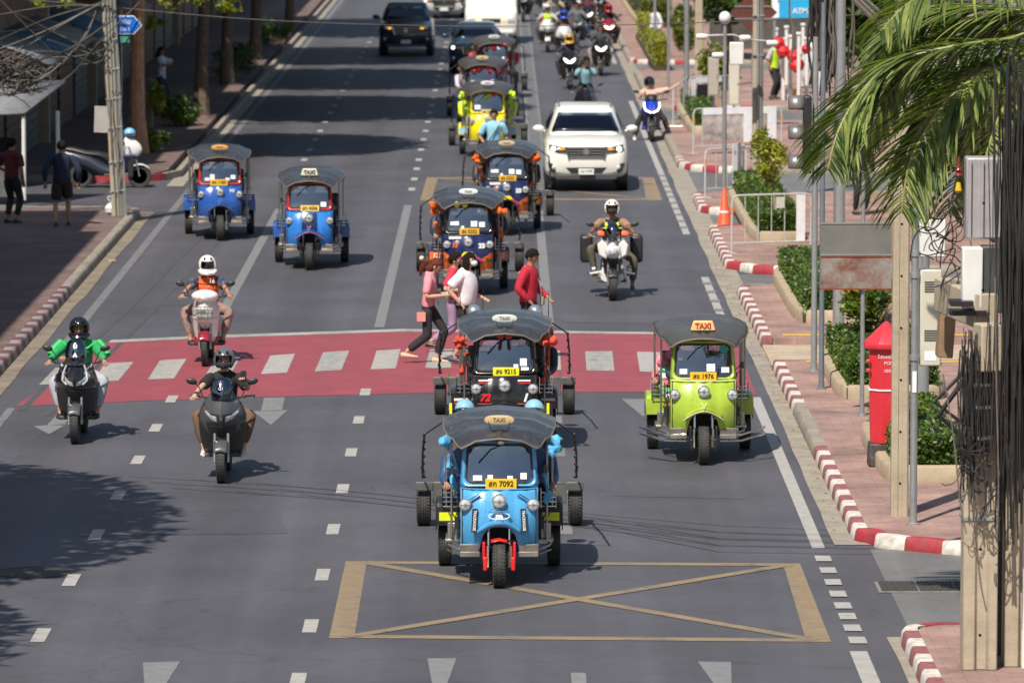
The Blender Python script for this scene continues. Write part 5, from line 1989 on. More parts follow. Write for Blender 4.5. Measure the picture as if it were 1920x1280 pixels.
rd = rider(a, 0, 'rider in an orange vest over a spotted shirt and a white helmet', dict(top=M('spotted_shirt', (.03, .035, .07), .8, 0, .2, 30, 0, dirt=((.6, .6, .62), .35)), sleeve='short', pants=M('floral_trousers', (.30, .19, .16), .8, 0, .3, 18, 0, dirt=((.12, .1, .1), .5)), shoes=BLK, helmet=(HW_, VIS, 'full'), vest=OV, skin='tan', face=False), pose(RIDE, look=.12, hl=(-.36, .42, 1.06), hr=(.36, .42, 1.06)))
text('16', .09, PAPER, rd, (.075, .745, 1.24), (R(80), 0, 0), name='vest_number')
# police-style touring motorcycle
a = gloc(1149, 563)
sc, sf, fa, dec = scooter(a, 'white touring motorcycle with black side cases and two red front lamps', dict(body=M('white_scooter_paint'), low=BLK, tw=.15, w=.62, style='dome', screen=False, split=.80, bz=1.10, fender=BLK), name='motorcycle', cat='motorcycle')
mb = MB()
mb.shell([(.74, .09, -.10, .05, 2), (.82, .13, -.14, .05, 2), (.95, .12, -.10, .08, 2)], 10)
mb.build('headlight_mask', M('white_scooter_paint'), sc, solid=.01)
MB().ell((0, -.12, .86), (.08, .04, .065), 14, 10).build('headlight', LENS, sc)
for s in (-1, 1):
    mb = MB()
    mb.loft([[(s * (x + .0), y, z) for x, z in ((.10, .70), (.24, .78), (.27, .96), (.19, 1.04), (.10, .98))] for y in (.10, .30, .62)])
    mb.build('tank_shroud', M('white_scooter_paint'), sc, bevel=.02)
    MB().box((s * .44, 1.35, .80), (.22, .5, .48)).build('side_case', BLK, sc, bevel=.05)
    MB().box((s * .21, .12, 1.16), (.12, .08, .07)).build('red_warning_lamp', M('warning_red', (.9, .08, .04), .3, 0, 0, emit=((1, .12, .03), .8)), sc, bevel=.02)
    mb = MB()
    mb.tube([(s * .2, .5, .45), (s * .38, .52, .42), (s * .40, .80, .42)], .02, 6)
    mb.lathe([(.09, -.05), (.10, 0), (.07, .04)], (s * .30, .62, .47), 'x', 14)
    mb.build('engine_bar', CHR, sc)
mb = MB()
mb.shell([(1.02, .12, .02, .12, 2), (1.2, .12, .06, .15, 2), (1.32, .08, .1, .15, 2)], 8)
mb.build('windscreen', SCR, sc, solid=.004)
rd = rider(a, 0, 'rider in a dark neon-striped vest and an open white helmet on the touring motorcycle', dict(top=cloth('khaki_shirt', (.30, .18, .12)), sleeve='short', vest=cloth('navy_vest', (.015, .022, .05)), stripe=M('neon_strap', (.55, .8, .05), .5), pants=M('camo_trousers', (.09, .075, .05), .9, 0, .4, 8), leg='long', shoes=M('olive_shoe', (.09, .10, .04), .7), helmet=(HW_, None, 'open'), skin='brown', sw=.20),
           pose(RIDE, hl=(-.40, .40, 1.12), hr=(.40, .40, 1.12), fl=(-.30, .70, .42), fr=(.36, .85, .20), che=(0, .95, 1.32), head=(0, .90, 1.53), pel=(0, 1.05, .88)))
mb = MB()
mb.tube([(-.07, .815, 1.50), (0, .79, 1.49), (.07, .815, 1.50)], [.04, .055, .04], 8)
mb.build('face_mask', BLKC, rd)
# blue scooter by the kerb with pointing rider
BLUS = M('deep_blue_scooter', (.015, .06, .55), .2, 0, .05, 3, 0, .8)
a = gloc(1222, 266)
sc, sf, fa, dec = scooter(a, 'blue scooter with curved running lights stopped beside the right kerb', dict(body=BLUS, low=M('indigo_plastic', (.02, .015, .07), .35), w=.95, style='dome', screenh=.15, screenm=BLK, fender=BLK))
mb = MB()
for s in (-1, 1):
    mb.tube([(s * .19, .02, 1.0), (s * .20, -.01, .90), (s * .15, -.06, .80), (s * .02, -.09, .745)], .020, 8)
mb.build('running_light', LIT, sc)
rider(a, 0, 'rider in a beige T-shirt on the blue scooter pointing right with an outstretched arm', dict(top=cloth('beige_tshirt', (.62, .42, .34)), sleeve='short', pants=BLKC, shoes=M('pale_shoe', (.7, .6, .55)), helmet=(HB, VIS, 'open'), skin='light', face=False, det=0, sw=.2),
      pose(RIDE, hr=(.72, .85, 1.42), er=(0, .2, -1), fl=(-.42, .75, .09), fr=(.48, .75, .12), che=(.02, .93, 1.26), head=(-.04, .88, 1.46), kl=(-.5, -.8, .3), kr=(.6, -.8, .3), look=.3))
# ------------------------------------------------------------ the pack of bikes farther back
def bike(u, v, lab, body, lampm, lk, ps=None, **k):
    a = gloc(u, v)
    P = dict(body=body, low=BLK, style='dome', screen=False)
    P.update(k)
    sc, sf, fa, dec = scooter(a, lab[0], P)
    mb = MB()
    for s in (-1, 1):
        mb.tube([(s * .02, -.10, .80), (s * .10, -.08, .86), (s * .17, -.03, .93)], [.03, .045, .02], 8)
    mb.build('headlight', lampm, sc)
    d = dict(sleeve='long', pants=BLKC, shoes=BLK, skin='tan', det=0)
    d.update(lk)
    rider(a, 0, lab[1], d, ps)
    return a
GOLDH = M('gold_helmet', (.65, .36, .04), .2, 0, .05, 4, 0, .6)
BLUH = M('blue_helmet', (.02, .06, .5), .2, 0, 0, 4, 0, .6)
bike(1068, 168, ('black scooter with a bright V headlight at the front of the pack', 'rider in a black top and gold helmet at the front of the pack'), TBLK, LIT, dict(top=cloth('charcoal_top', (.03, .03, .04)), helmet=(GOLDH, VIS, 'full'), face=False))
bike(1127, 143, ('black sport scooter with twin lamps behind the white SUV on its right', 'rider in a dark grey jacket with no face covering, right of the gold helmet'), TBLK, LIT, dict(top=cloth('dark_grey_jacket', (.05, .05, .055)), pants=cloth('pale_trousers_a', (.3, .25, .25)), hair='short'))
bike(1027, 99, ('white police scooter with a red beacon left of the pack', 'rider in a neon vest and white helmet on the white police scooter'), M('white_scooter_paint'), LENS, dict(top=cloth('light_grey_shirt', (.4, .38, .38)), vest=cloth('neon_vest', (.5, .75, .03)), helmet=(HW_, None), pants=cloth('maroon_trousers', (.06, .03, .03))))
MB().ell((-.22, .3, 1.15), (.05, .05, .06), 8, 6).build('red_beacon', REDL, [x for x in COL.objects if x.get('label', '').startswith('white police scooter')][0])
bike(1058, 112, ('white scooter half hidden behind the gold-helmeted rider', 'rider in a brown jacket and blue helmet behind the gold helmet'), M('white_scooter_paint'), LENS, dict(top=cloth('brown_jacket', (.10, .055, .05)), helmet=(BLUH, VIS, 'full'), face=False))
bike(1102, 72, ('dark scooter with a wide lit light bar behind the pack', 'rider in a plum jacket on the scooter with the light bar'), TBLK, LIT, dict(top=cloth('plum_jacket', (.10, .02, .035)), pants=cloth('khaki_trousers', (.3, .25, .16)), hair='short'))
bike(1082, 92, ('grey scooter between the light bar scooter and the white police scooter', 'rider in blue jeans and a grey top behind the brown jacket'), GREY, LENS, dict(top=cloth('mid_grey_top', (.13, .13, .15)), pants=cloth('blue_jeans', (.05, .12, .3)), hair='short'))
bike(1052, 48, ('dark scooter in the far row under a rider with a white helmet', 'rider in a grey jacket and white helmet in the far row'), TBLK, LENS, dict(top=cloth('mid_grey_jacket', (.16, .16, .18)), helmet=(HW_, None)))
bike(1122, 46, ('black scooter in the far row nearest the right kerb', 'rider in a dark blue jacket in the far row nearest the kerb'), TBLK, LENS, dict(top=cloth('dark_blue_jacket', (.03, .06, .14)), hair='short'))
bike(981, 42, ('black scooter beside the white van', 'rider in black with a black helmet beside the white van'), TBLK, LENS, dict(top=cloth('black_jacket', (.02, .02, .02)), helmet=(HB, VIS, 'full'), face=False))
bike(1022, 30, ('white scooter in the far row beside the van', 'rider in a pale jacket and white helmet beside the van'), M('white_scooter_paint'), LENS, dict(top=cloth('pale_jacket', (.5, .5, .52)), helmet=(HW_, None)))
bike(1040, 70, ('grey scooter squeezed between the white police scooter and the brown jacket', 'rider in a sand coloured jacket and blue helmet just ahead of the police scooter'), GREY, LENS, dict(top=cloth('sand_jacket', (.35, .28, .2)), helmet=(BLUH, VIS, 'full'), face=False))
bike(1142, 98, ('dark red scooter nearest the right kerb in the middle of the pack', 'rider in a black jacket and red helmet nearest the right kerb'), M('maroon_fender'), LIT, dict(top=cloth('black_jacket'), helmet=(M('red_helmet', (.4, .02, .02), .2), VIS, 'full'), face=False))
bike(1085, 26, ('silver scooter at the top of the pack', 'rider in a teal jacket at the top of the pack'), M('silver_paint'), LIT, dict(top=cloth('teal_jacket', (.03, .18, .2)), helmet=(HW_, None)))
bike(1065, 4, ('black scooter cut by the top of the frame beside the silver one', 'rider in a white jacket cut by the top of the frame'), TBLK, LIT, dict(top=cloth('white_jacket', (.5, .5, .48)), helmet=(HB, VIS, 'full'), face=False))
bike(1109, 8, ('blue scooter cut by the top of the frame near the kerb', 'rider in an orange vest at the top near the kerb'), BLUS, LENS, dict(top=cloth('orange_top', (.6, .14, .03)), helmet=(HB, None)))
bike(1006, 8, ('red scooter at the top of the frame', 'rider in a red top at the top of the frame'), M('maroon_fender'), LENS, dict(top=cloth('red_top', (.35, .04, .04)), helmet=(HB, VIS, 'full'), face=False))
# photographer perched behind the white SUV on a scooter
a = gloc(1098, 250)
sc, sf, fa, dec = scooter(a, 'dark scooter hidden behind the white SUV', dict(body=TBLK, low=BLK, style='dome', screen=False))
rd = rider(a, 0, 'woman in a light blue denim shirt and sunglasses filming behind the white SUV', dict(top=cloth('light_denim', (.20, .36, .42)), sleeve='long', pants=BLKC, shoes=BLK, hair='long', skin='tan', sw=.2), pose(RIDE, pel=(0, 1.0, 1.25), che=(.02, .93, 1.62), head=(.03, .86, 1.84), hl=(-.10, .55, 1.66), hr=(.10, .55, 1.66), fl=(-.16, .75, .62), fr=(.16, .75, .62), kl=(-.2, -1, .3), kr=(.2, -1, .3), el=(-.7, .3, -1), er=(.7, .3, -1)))
mb = MB()
mb.box((.05, .46, 1.68), (.13, .07, .09))
mb.lathe([(.035, -.06), (.04, 0)], (.05, .42, 1.68), 'y', 12)
tag(mb.build('handheld_camera', BLKG, None, loc=a), 'small black camera held up by the woman behind the white SUV', 'camera')
MB().box((0, .762, 1.85), (.13, .02, .035)).build('sunglasses', BLKG, rd)

# ------------------------------------------------------------ cars
a = gloc(1098, 355)
car(local(a, 0, -.9), 'white SUV with amber turn signals and a slatted chrome grille', dict(paint=WP, rails=True, plate='ญก 5208'), name='suv', cat='SUV')
a = gloc(762, 104)
DKT = M('dark_slate_paint', (.035, .04, .055), .22, .3, .05, 3, 0, .7)
c = car(local(a, 0, -.9), 'dark slate pickup truck in the far left lane with one amber lamp lit', dict(paint=DKT, W=.93, zb=.34, zn=1.02, zh=1.22, zt=1.76, hlz=(.90, 1.02), hlx=(.45, .78), cab=(1.35, 2.05, 3.1, 3.5), L=5.2, turn=LITA, proj=LENS, gm=CHR, bars=3, arch=DKT, glass=GLASSD), name='pickup_truck', cat='pickup truck')
a = gloc(833, 34)
car(local(a, 0, -.9), 'silver grey car with bright headlamps beside the dark pickup', dict(paint=M('silver_paint', (.28, .29, .30), .25, .5, .05, 3, 0, .6), zt=1.5, zh=1.05, zn=.82, zb=.22, cab=(1.2, 2.0, 3.4, 4.2), W=.88, w1=.56, wr=.31, L=4.4), name='car', cat='car')
a = gloc(893, 136)
car(local(a, 0, -.9), 'dark blue car with a lit headlamp half hidden by the tuk-tuks', dict(paint=M('dark_teal_paint', (.03, .055, .09), .22, .3, .05, 3, 0, .7), zt=1.55, zh=1.08, zn=.88, zb=.24, hlz=(.76, .88), cab=(1.2, 2.0, 3.4, 4.2), W=.88, w1=.58, wr=.32, L=4.4), name='car', cat='car')
# white van
a = gloc(921, 84)
v = thing('van', 'white van with a wide windscreen behind the dark blue car', 'van', a, 0, 'cars and trucks in the traffic')
mb = MB()
mb.loft([[(x, y, z) for x, z in ringp(hw, z0, z1, 7, 32)] for y, hw, z0, z1 in ((0, .84, .38, 1.12), (.1, .93, .28, 1.25), (.5, .94, .26, 1.42), (5.0, .94, .28, 2.2), (5.1, .9, .4, 2.1))][:3])
mb.loft([[(x, y, z) for x, z in ringp(hw, z0, z1, 7, 32)] for y, hw, z0, z1 in ((.45, .935, .26, 1.40), (1.15, .93, .26, 2.15), (1.6, .93, .28, 2.26), (5.0, .93, .28, 2.26), (5.1, .88, .4, 2.2))])
mb.build('body', M('van_white', (.74, .72, .68), .3, 0, .03, 2, 0, .5), v, sharp=50)
mb = MB()
mb.grid([[(x * (.82 - .04 * t), .50 + .62 * t + .05 * abs(x) ** 4, 1.36 + .66 * t) for x in (-1, -.8, -.4, 0, .4, .8, 1)] for t in (0, .5, 1)])
mb.build('windscreen', GLASSD, v, solid=.01)
for s in (-1, 1):
    MB().box((s * .70, -.01, .86), (.26, .05, .16)).build('headlight', LENS, v, bevel=.03)
    MB().box((s * .45, -.015, .86), (.12, .04, .08)).build('turn_signal', LITA, v, bevel=.02)
    MB().box((s * 1.03, .45, 1.5), (.10, .08, .24)).build('mirror', BLK, v, bevel=.02)
    for y in (.9, 4.2):
        wheel(v, (s * .80, y, .34), .34, .2)
MB().box((0, -.02, .86), (.66, .04, .12)).build('grille', BLK, v, bevel=.01)
MB().box((0, .0, .45), (1.6, .10, .14)).build('bumper', M('van_white'), v, bevel=.04)
MB().box((0, 2.6, .34), (1.5, 4.6, .16)).build('underbody', BLK, v)

# ------------------------------------------------------------ people on foot on the road
a = gloc(803, 680)
FACE_R = R(90)
WALK = dict(pel=(0, 0, .90), che=(0, -.03, 1.35), head=(0, -.07, 1.55), hl=(-.20, -.18, 1.0), hr=(.20, -.24, 1.02), fl=(-.08, .34, .17), fr=(.08, -.12, .085), el=(-.4, 1, 0), er=(.4, 1, 0), kl=(0, -1, 0), kr=(0, -1, 0))
rd = human('woman in a pink T-shirt and black trousers walking over the crossing', a, R(80), pose(WALK, hl=(-.13, -.26, 1.06), hr=(.16, -.28, 1.06), nod=-.5, head=(0, -.13, 1.50)),
      dict(top=cloth('pink_tshirt', (.66, .26, .30)), sleeve='short', pants=cloth('black_trousers', (.02, .02, .022)), flare=.075, hair='tail', hairm=HAIRR, skin='light', fat=.84, sw=.155, shoes=M('tan_flats', (.55, .36, .24), .6)))
mb = MB()
mb.tube([(.0, .03, .90), (-.17, .05, .80)], .006, 5)
mb.box((-.19, .07, .73), (.05, .14, .14))
mb.build('pink_bag', M('pink_leather', (.66, .25, .22), .5), rd, bevel=.02)
mb = MB()
mb.tube([(-.12, -.06, 1.36), (.02, -.14, 1.1), (.20, -.12, .88)], .007, 5)
mb.build('bag_strap', M('tan_leather', (.5, .3, .15)), rd)
MB().box((.0, -.31, 1.03), (.09, .03, .17)).build('phone', M('pale_blue_case', (.45, .62, .70)), rd, bevel=.006)
MB().ell((0, .10, 1.62), (.05, .04, .04), 8, 6).build('hair_clip', M('cream_clip', (.7, .6, .45)), rd)
a = gloc(872, 682)
rd = human('man in a white short-sleeved shirt and black shorts wearing a face mask on the crossing', a, R(70), pose(WALK, pel=(0, 0, .94), che=(0, -.0, 1.41), head=(0, -.08, 1.60), hl=(-.25, .0, .98), hr=(.15, -.24, 1.02), fl=(-.08, .16, .12), fr=(.08, -.12, .085), belly=.05, look=-.3),
      dict(top=cloth('white_shirt', (.68, .66, .70)), sleeve='short', pants=BLKC, leg='short', hair='bob', skin='light', fat=1.25, sw=.19, shoes=M('dark_sandal', (.05, .05, .07))))
mb = MB()
mb.X = Matrix.Translation((0, -.08, 1.60)) @ Matrix.Rotation(-.3, 4, 'Z')
mb.ell((0, -.085, -.035), (.06, .05, .045), 12, 8)
mb.build('face_mask', M('pale_mask', (.6, .72, .68)), rd)
a = gloc(848, 660)
rd = human('person in a red top and lilac trousers mostly hidden between the couple on the crossing', a, R(80), pose(WALK, pel=(0, 0, .86), che=(0, -.02, 1.27), head=(0, -.06, 1.46)),
      dict(top=cloth('crimson_top', (.5, .03, .06)), sleeve='short', pants=cloth('lilac_trousers', (.30, .20, .32)), flare=.08, hair='short', skin='light', fat=.78, sw=.15, shoes=BLK))
a = gloc(990, 676)
rd = human('man in a red long-sleeved shirt with a white strap, behind the black tuk-tuk', a, R(72), pose(STAND, pel=(0, 0, .95), che=(0, -.01, 1.42), head=(0, -.07, 1.62), hl=(-.24, -.10, .95), hr=(.20, -.26, .98), nod=-.45),
      dict(top=cloth('red_shirt', (.42, .015, .035)), sleeve='long', pants=cloth('black_trousers'), hair='short', skin='tan', fat=1.12, sw=.2, shoes=BLK))
mb = MB()
mb.tube([(-.09, .13, 1.36), (-.10, .02, 1.48), (-.05, -.10, 1.42), (.08, -.17, 1.2), (.19, -.16, .98)], .013, 6, True, .5)
mb.build('white_strap', PAPER, rd)
MB().box((.2, -.17, .92), (.10, .06, .14)).build('small_bag', M('grey_bag', (.3, .28, .25)), rd, bevel=.02)
a = gloc(926, 348)
rd = human('man in a light blue T-shirt with a cross strap between yellow and orange tuk-tuks', a, 0, pose(STAND, hl=(-.22, -.2, .98), hr=(.27, -.02, .86)),
      dict(top=cloth('light_blue_tshirt', (.26, .52, .68)), sleeve='short', pants=cloth('dark_jeans', (.03, .04, .07)), hair='short', skin='tan', shoes=BLK, sw=.2))
mb = MB()
mb.tube([(.14, -.02, 1.44), (.08, -.16, 1.3), (-.06, -.18, 1.1), (-.14, -.14, .96)], .016, 6, True, .5)
mb.build('cross_strap', BLK, rd)
MB().box((-.10, -.24, .98), (.09, .03, .12)).build('red_wallet', REDP2, rd, bevel=.01)
# ------------------------------------------------------------ foliage helpers
LF = [leafmat('leaf_dark', (.03, .065, .014)), leafmat('leaf_mid', (.065, .12, .018)), leafmat('leaf_light', (.13, .19, .025))]
LY = [leafmat('leaf_yellow_dark', (.12, .14, .014)), leafmat('leaf_yellow', (.26, .28, .02)), leafmat('leaf_yellow_light', (.38, .36, .04))]
def leaves(mb, c, r, n, sz, clump=None, low=.25):
    rnd = random.random
    cl = clump or 14
    cs = []
    for i in range(cl):
        while True:
            p = Vector((rnd() * 2 - 1, rnd() * 2 - 1, rnd() * 2 - 1))
            if p.length < 1:
                break
        cs.append((p * .8, .22 + rnd() * .25, random.choice((0, 1, 1, 2))))
    for i in range(n):
        q, s_, k = random.choice(cs)
        d = Vector((random.gauss(0, 1), random.gauss(0, 1), random.gauss(0, 1))) * s_ * .55
        p = q + d
        if p.length > .97:
            p = p * (.97 * random.uniform(.8, 1) / p.length)
        P = Vector((c[0] + p.x * r[0], c[1] + p.y * r[1], c[2] + p.z * r[2]))
        a = Vector((random.gauss(0, 1), random.gauss(0, 1), random.gauss(0, .6))).normalized() * sz * (.6 + rnd() * .7)
        b = a.cross(Vector((random.gauss(0, 1), random.gauss(0, 1), random.gauss(0, 1)))).normalized() * sz * .32
        mb.k = k if rnd() < .7 else random.choice((0, 1, 2))
        mb.add([P - a, P + b, P + a, P - b], [(0, 1, 2, 3)])
def tree(name, label, loc, h, cr, cz, n, sz, mats=None, trunk=.16, lean=(0, 0), bark=None, limbs=5, cat='tree', group=None, cc=None, clump=None):
    o = thing(name, label, cat, loc, 0, group)
    bark = bark or M('bark', (.14, .10, .07), .9, 0, .3, 6, .6, bscale=25)
    mb = MB()
    pts = []
    for i in range(7):
        t = i / 6
        pts.append((lean[0] * t + math.sin(t * 5 + loc[0]) * trunk * .35, lean[1] * t, h * t))
    mb.tube(pts, [trunk * (1.25 - .55 * t / 6) * (1.25 if t == 0 else 1) for t in range(7)], 10)
    top = Vector(pts[-1])
    for k in range(limbs):
        a = 2 * math.pi * k / limbs + .4
        e = Vector((top.x + math.cos(a) * cr[0] * .6, top.y + math.sin(a) * cr[1] * .6, cz + cr[2] * random.uniform(-.2, .4)))
        s0 = Vector(pts[4 if k % 2 else 5])
        mb.tube([s0, s0.lerp(e, .5) + Vector((0, 0, .15 * cr[2])), e], [trunk * .5, trunk * .3, trunk * .1], 6)
    mb.build('trunk', bark, o)
    mb = MB()
    c = cc or (top.x, top.y)
    leaves(mb, (c[0], c[1], cz), cr, n, sz, clump or int(10 + cr[0] * 6))
    mb.build('crown', mats or LF, o, flat=True)
    return o
PLC = M('planter_concrete', (.36, .29, .2), .85, 0, .15, 4, .3, dirt=((.2, .16, .12), .25))
SOIL = M('soil', (.06, .045, .03), .95)
def hedge(x0, x1, y0, y1, label, hh=.42, n=5200, mats=None, planter=True, z=PH):
    o = thing('planted_hedge', label, 'hedge', ((x0 + x1) / 2, (y0 + y1) / 2, z), 0, 'clipped hedges in concrete planters')
    a, b = (x1 - x0) / 2, (y1 - y0) / 2
    if planter:
        mb = MB()
        def rrect(g, zz):
            return [(math.copysign(abs(math.cos(t)) ** .3, math.cos(t)) * (a + g), math.copysign(abs(math.sin(t)) ** .3, math.sin(t)) * (b + g), zz) for t in [2 * math.pi * k / 40 for k in range(40)]]
        mb.grid([rrect(.16, 0), rrect(.16, .18), rrect(.13, .21), rrect(.03, .21), rrect(.02, .14)], True)
        mb.build('planter', PLC, o, sharp=60)
    MB().box((0, 0, .09), (2 * a + .06, 2 * b + .06, .16)).build('soil', SOIL, o)
    mb = MB()
    mb.box((0, 0, .14 + hh / 2), (2 * a - .12, 2 * b - .12, hh - .06))
    mb.build('inner_twigs', M('hedge_inside', (.012, .022, .006), .95), o)
    mb = MB()
    rnd = random.random
    for i in range(n):
        f = rnd()
        u, v = rnd() * 2 - 1, rnd()
        if f < .5:
            P = Vector((u * a, (v * 2 - 1) * b, .14 + hh))
        elif f < .8:
            P = Vector((u * a, -b if rnd() < .8 else b, .14 + v * hh))
        else:
            P = Vector((-a if rnd() < .7 else a, u * b, .14 + v * hh))
        bumpy = noise.noise(P * 2.2 + Vector((x0, y0, 0))) * .05
        P += Vector((random.gauss(0, .018), random.gauss(0, .018), random.gauss(0, .018) + bumpy))
        A = Vector((random.gauss(0, 1), random.gauss(0, 1), random.gauss(0, .8))).normalized() * .045
        B = A.cross(Vector((random.gauss(0, 1), random.gauss(0, 1), 1))).normalized() * .02
        mb.k = 2 if (bumpy > .012 and rnd() < .6) else random.choice((0, 1, 1, 2))
        mb.add([P - A, P + B, P + A, P - B], [(0, 1, 2, 3)])
    mb.build('clipped_leaves', mats or LF, o, flat=True)
    return o
hedge(4.92, 6.2, LV(768), LV(694), 'clipped hedge behind the red post box, in a beige planter')
hedge(4.92, 6.2, LV(622), LV(536), 'clipped hedge at the second side street, behind the two close grey posts')
hedge(4.92, 5.75, LV(924), LV(838), 'small clipped hedge at the foot of the red post box, nearest the camera', n=3600)
hedge(4.95, 5.75, LV(468), LV(378), 'long clipped hedge behind the front crowd barrier and the orange cone')
hedge(4.9, 5.5, LV(262), LV(214), 'thin hedge behind the banner barrier', n=3000)
hedge(4.75, 5.2, LV(142), LV(80), 'yellow green hedge beside the person in white', n=3500, mats=LY, planter=False, hh=.8)
hedge(5.1, 6.3, LV(60), 320, 'long bright hedge bank running up the right pavement at the top of the frame', n=6000, mats=[LF[1], LY[0], LY[1]], planter=True, hh=.9)

# ------------------------------------------------------------ poles and things on the right pavement
GALV = M('galvanised_steel', (.36, .37, .38), .42, .55, .12, 5)
GRYP = M('grey_painted_steel', (.26, .28, .29), .5, .2, .1, 4)
CPOLE = M('pole_concrete', (.40, .335, .245), .85, 0, .14, 3, .4, dirt=((.24, .2, .15), .3), bscale=30)
def pole(u, v, r, h, label, mat, z0=PH, n=14, square=False, lean=0, name='steel_pole', cat='pole', taper=.85, parts=True):
    p = G(u, v, z0)
    o = thing(name, label, cat, p)
    mb = MB()
    if square:
        def rg(z, k, dx):
            a, c = r * k, r * k * .22
            return [(x + dx, y, z) for x, y in ((-a + c, -a), (-c * 1.2, -a), (-c, -a + c * .6), (c, -a + c * .6), (c * 1.2, -a), (a - c, -a), (a, -a + c), (a, a - c), (a - c, a), (-a + c, a), (-a, a - c), (-a, -a + c))]
        mb.loft([rg(h * t, 1 - (1 - taper) * t, lean * t) for t in (0, .25, .5, .75, 1)])
        mb.build('shaft', mat, o, sharp=30)
        mb = MB()
        for k in range(int(h / .62)):
            mb.lathe([(.014, -.002), (.001, -.002)], (lean * (k * .62 + .4) / h, -r * (1 - (1 - taper) * (k * .62 + .4) / h) + r * .10, .4 + k * .62), 'y', 8)
        mb.build('bolt_hole', BLK, o)
    else:
        mb.tube([(0, 0, 0), (lean * .5, 0, h * .5), (lean, 0, h)], [r, r * (1 + taper) / 2, r * taper], n)
        mb.build('shaft', mat, o)
        if parts:
            mb = MB()
            mb.lathe([(r * 1.9, 0), (r * 1.9, .015), (r * 1.1, .02), (r * 1.05, .10), (r, .10)], (0, 0, 0), 'z', n)
            mb.build('base_flange', mat, o)
    return o, p
# concrete pole and slim galvanised pole in front
o, p = pole(1686, 966, .105, 8.5, 'square concrete pole in front of the red post box', CPOLE, square=True, name='utility_pole', cat='utility pole')
o, p = pole(1712, 982, .045, 8.5, 'slim galvanised pole carrying a white box and a beige cabinet', GALV)
def zat(u, v, p):
    return at(u, v, p.y).z - p.z
sx = lambda u, p: at(u, 600, p.y).x - p.x
WBX = M('white_box_paint', (.68, .68, .66), .45, 0, .06, 4)
BGE = M('beige_cabinet_paint', (.55, .52, .42), .5, 0, .07, 4, 0, dirt=((.3, .26, .2), .15))
mb = MB()
mb.box((sx(1747, p), .1, (zat(1747, 412, p) + zat(1747, 482, p)) / 2), (.31, .2, zat(1747, 412, p) - zat(1747, 482, p)))
w_ = mb.build('meter_box', WBX, o, bevel=.012)
mb = MB()
z0, z1 = zat(1743, 686, p), zat(1743, 506, p)
mb.box((sx(1745, p), .12, (z0 + z1) / 2), (.25, .24, z1 - z0))
cb_ = mb.build('cabinet', BGE, o, bevel=.015)
for zz in (z1 - .14, z0 + .42):
    mb = MB()
    for k in range(5):
        mb.box((sx(1745, p), -.004, zz - k * .028), (.15, .012, .009))
    mb.build('louvre', DKG, cb_)
MB().box((sx(1745, p), .0, z0 + .12), (.14, .006, .11)).build('notice', PAPER, cb_)
mb = MB()
for zz in (z1 - .06, z0 + .1, zat(1712, 475, p)):
    mb.tube([(0, 0, zz), (sx(1735, p), .05, zz)], .018, 6)
    mb.lathe([(.06, -.03), (.06, .03)], (0, 0, zz), 'z', 12)
mb.tube([(.085, .02, z0), (.085, .02, z1 + .2)], .014, 8)
mb.build('clamp', GALV, o)
MB().box((-.001, -.048, zat(1712, 715, p)), (.05, .01, .25)).build('worn_label', PAPER, o)
pole(1728, 812, .095, 9, 'thick grey steel pole behind the beige cabinet', GRYP, n=20)
pole(1572, 628, .095, 9, 'thick grey steel pole behind the rusty sign backs', GALV, n=20)
o, p = pole(1526, 696, .047, 5.0, 'grey post holding the traffic light, the farther of two close posts', GRYP)
sgx = p
# signal facing left up the side street
s_ = thing('traffic_light', 'traffic light seen from its side with three silver hoods', 'traffic light', (p.x - .12, p.y, at(1510, 252, p.y).z))
MB().box((0, 0, 0), (.12, .32, 1.15)).build('housing', BLK, s_, bevel=.02)
for k in range(3):
    z = .44 - k * .44 * 1.0
    mb = MB()
    mb.grid([[(-.06 - d, math.cos(a) * rr_, z + math.sin(a) * rr_) for a in [math.pi * q / 12 for q in range(-2, 15)]] for d, rr_ in ((0, .14), (.22, .13))])
    mb.build('hood', M('hood_metal', (.35, .33, .31), .35, .7, .1), s_, solid=.01)
    mb = MB()
    mb.lathe([(.001, -.075), (.125, -.06)], (0, 0, z), 'x', 18)
    mb.build('lens', M('dark_signal_lens', (.05, .03, .03), .2), s_)
pole(1540, 729, .040, 5.6, 'dark shaded post, the nearer of two close posts', M('shade_darkened_steel', (.16, .19, .22), .5, .2, .1))  # shade on this post is put into its colour
# rusty sign backs
o, p = pole(1616, 779, .033, 3.4, 'light post carrying two old sign backs, the lower one rusty', GALV, name='sign_post', cat='sign')
for nm, (v0, v1), mt in (('sign_back', (418, 477), M('dull_zinc', (.20, .20, .18), .55, .4, .15, 2)), ('rusty_sign_back', (480, 541), M('half_rusted_zinc', (.30, .29, .27), .7, .2, .15, 3, .2, dirt=((.17, .04, .015), .75)))):
    z0, z1 = zat(1605, v1, p), zat(1605, v0, p)
    b_ = MB().box((sx(1604, p), -.06, (z0 + z1) / 2), (.98, .012, z1 - z0)).build(nm, mt, o)
    mb = MB()
    mb.box((sx(1604, p), -.06, z1), (1.0, .03, .02))
    mb.box((sx(1604, p), -.06, z0), (1.0, .03, .02))
    mb.box((0, -.04, z1 - .04), (.12, .05, .03))
    mb.build('rim', RUST if 'rusty' in nm else GALV, b_)
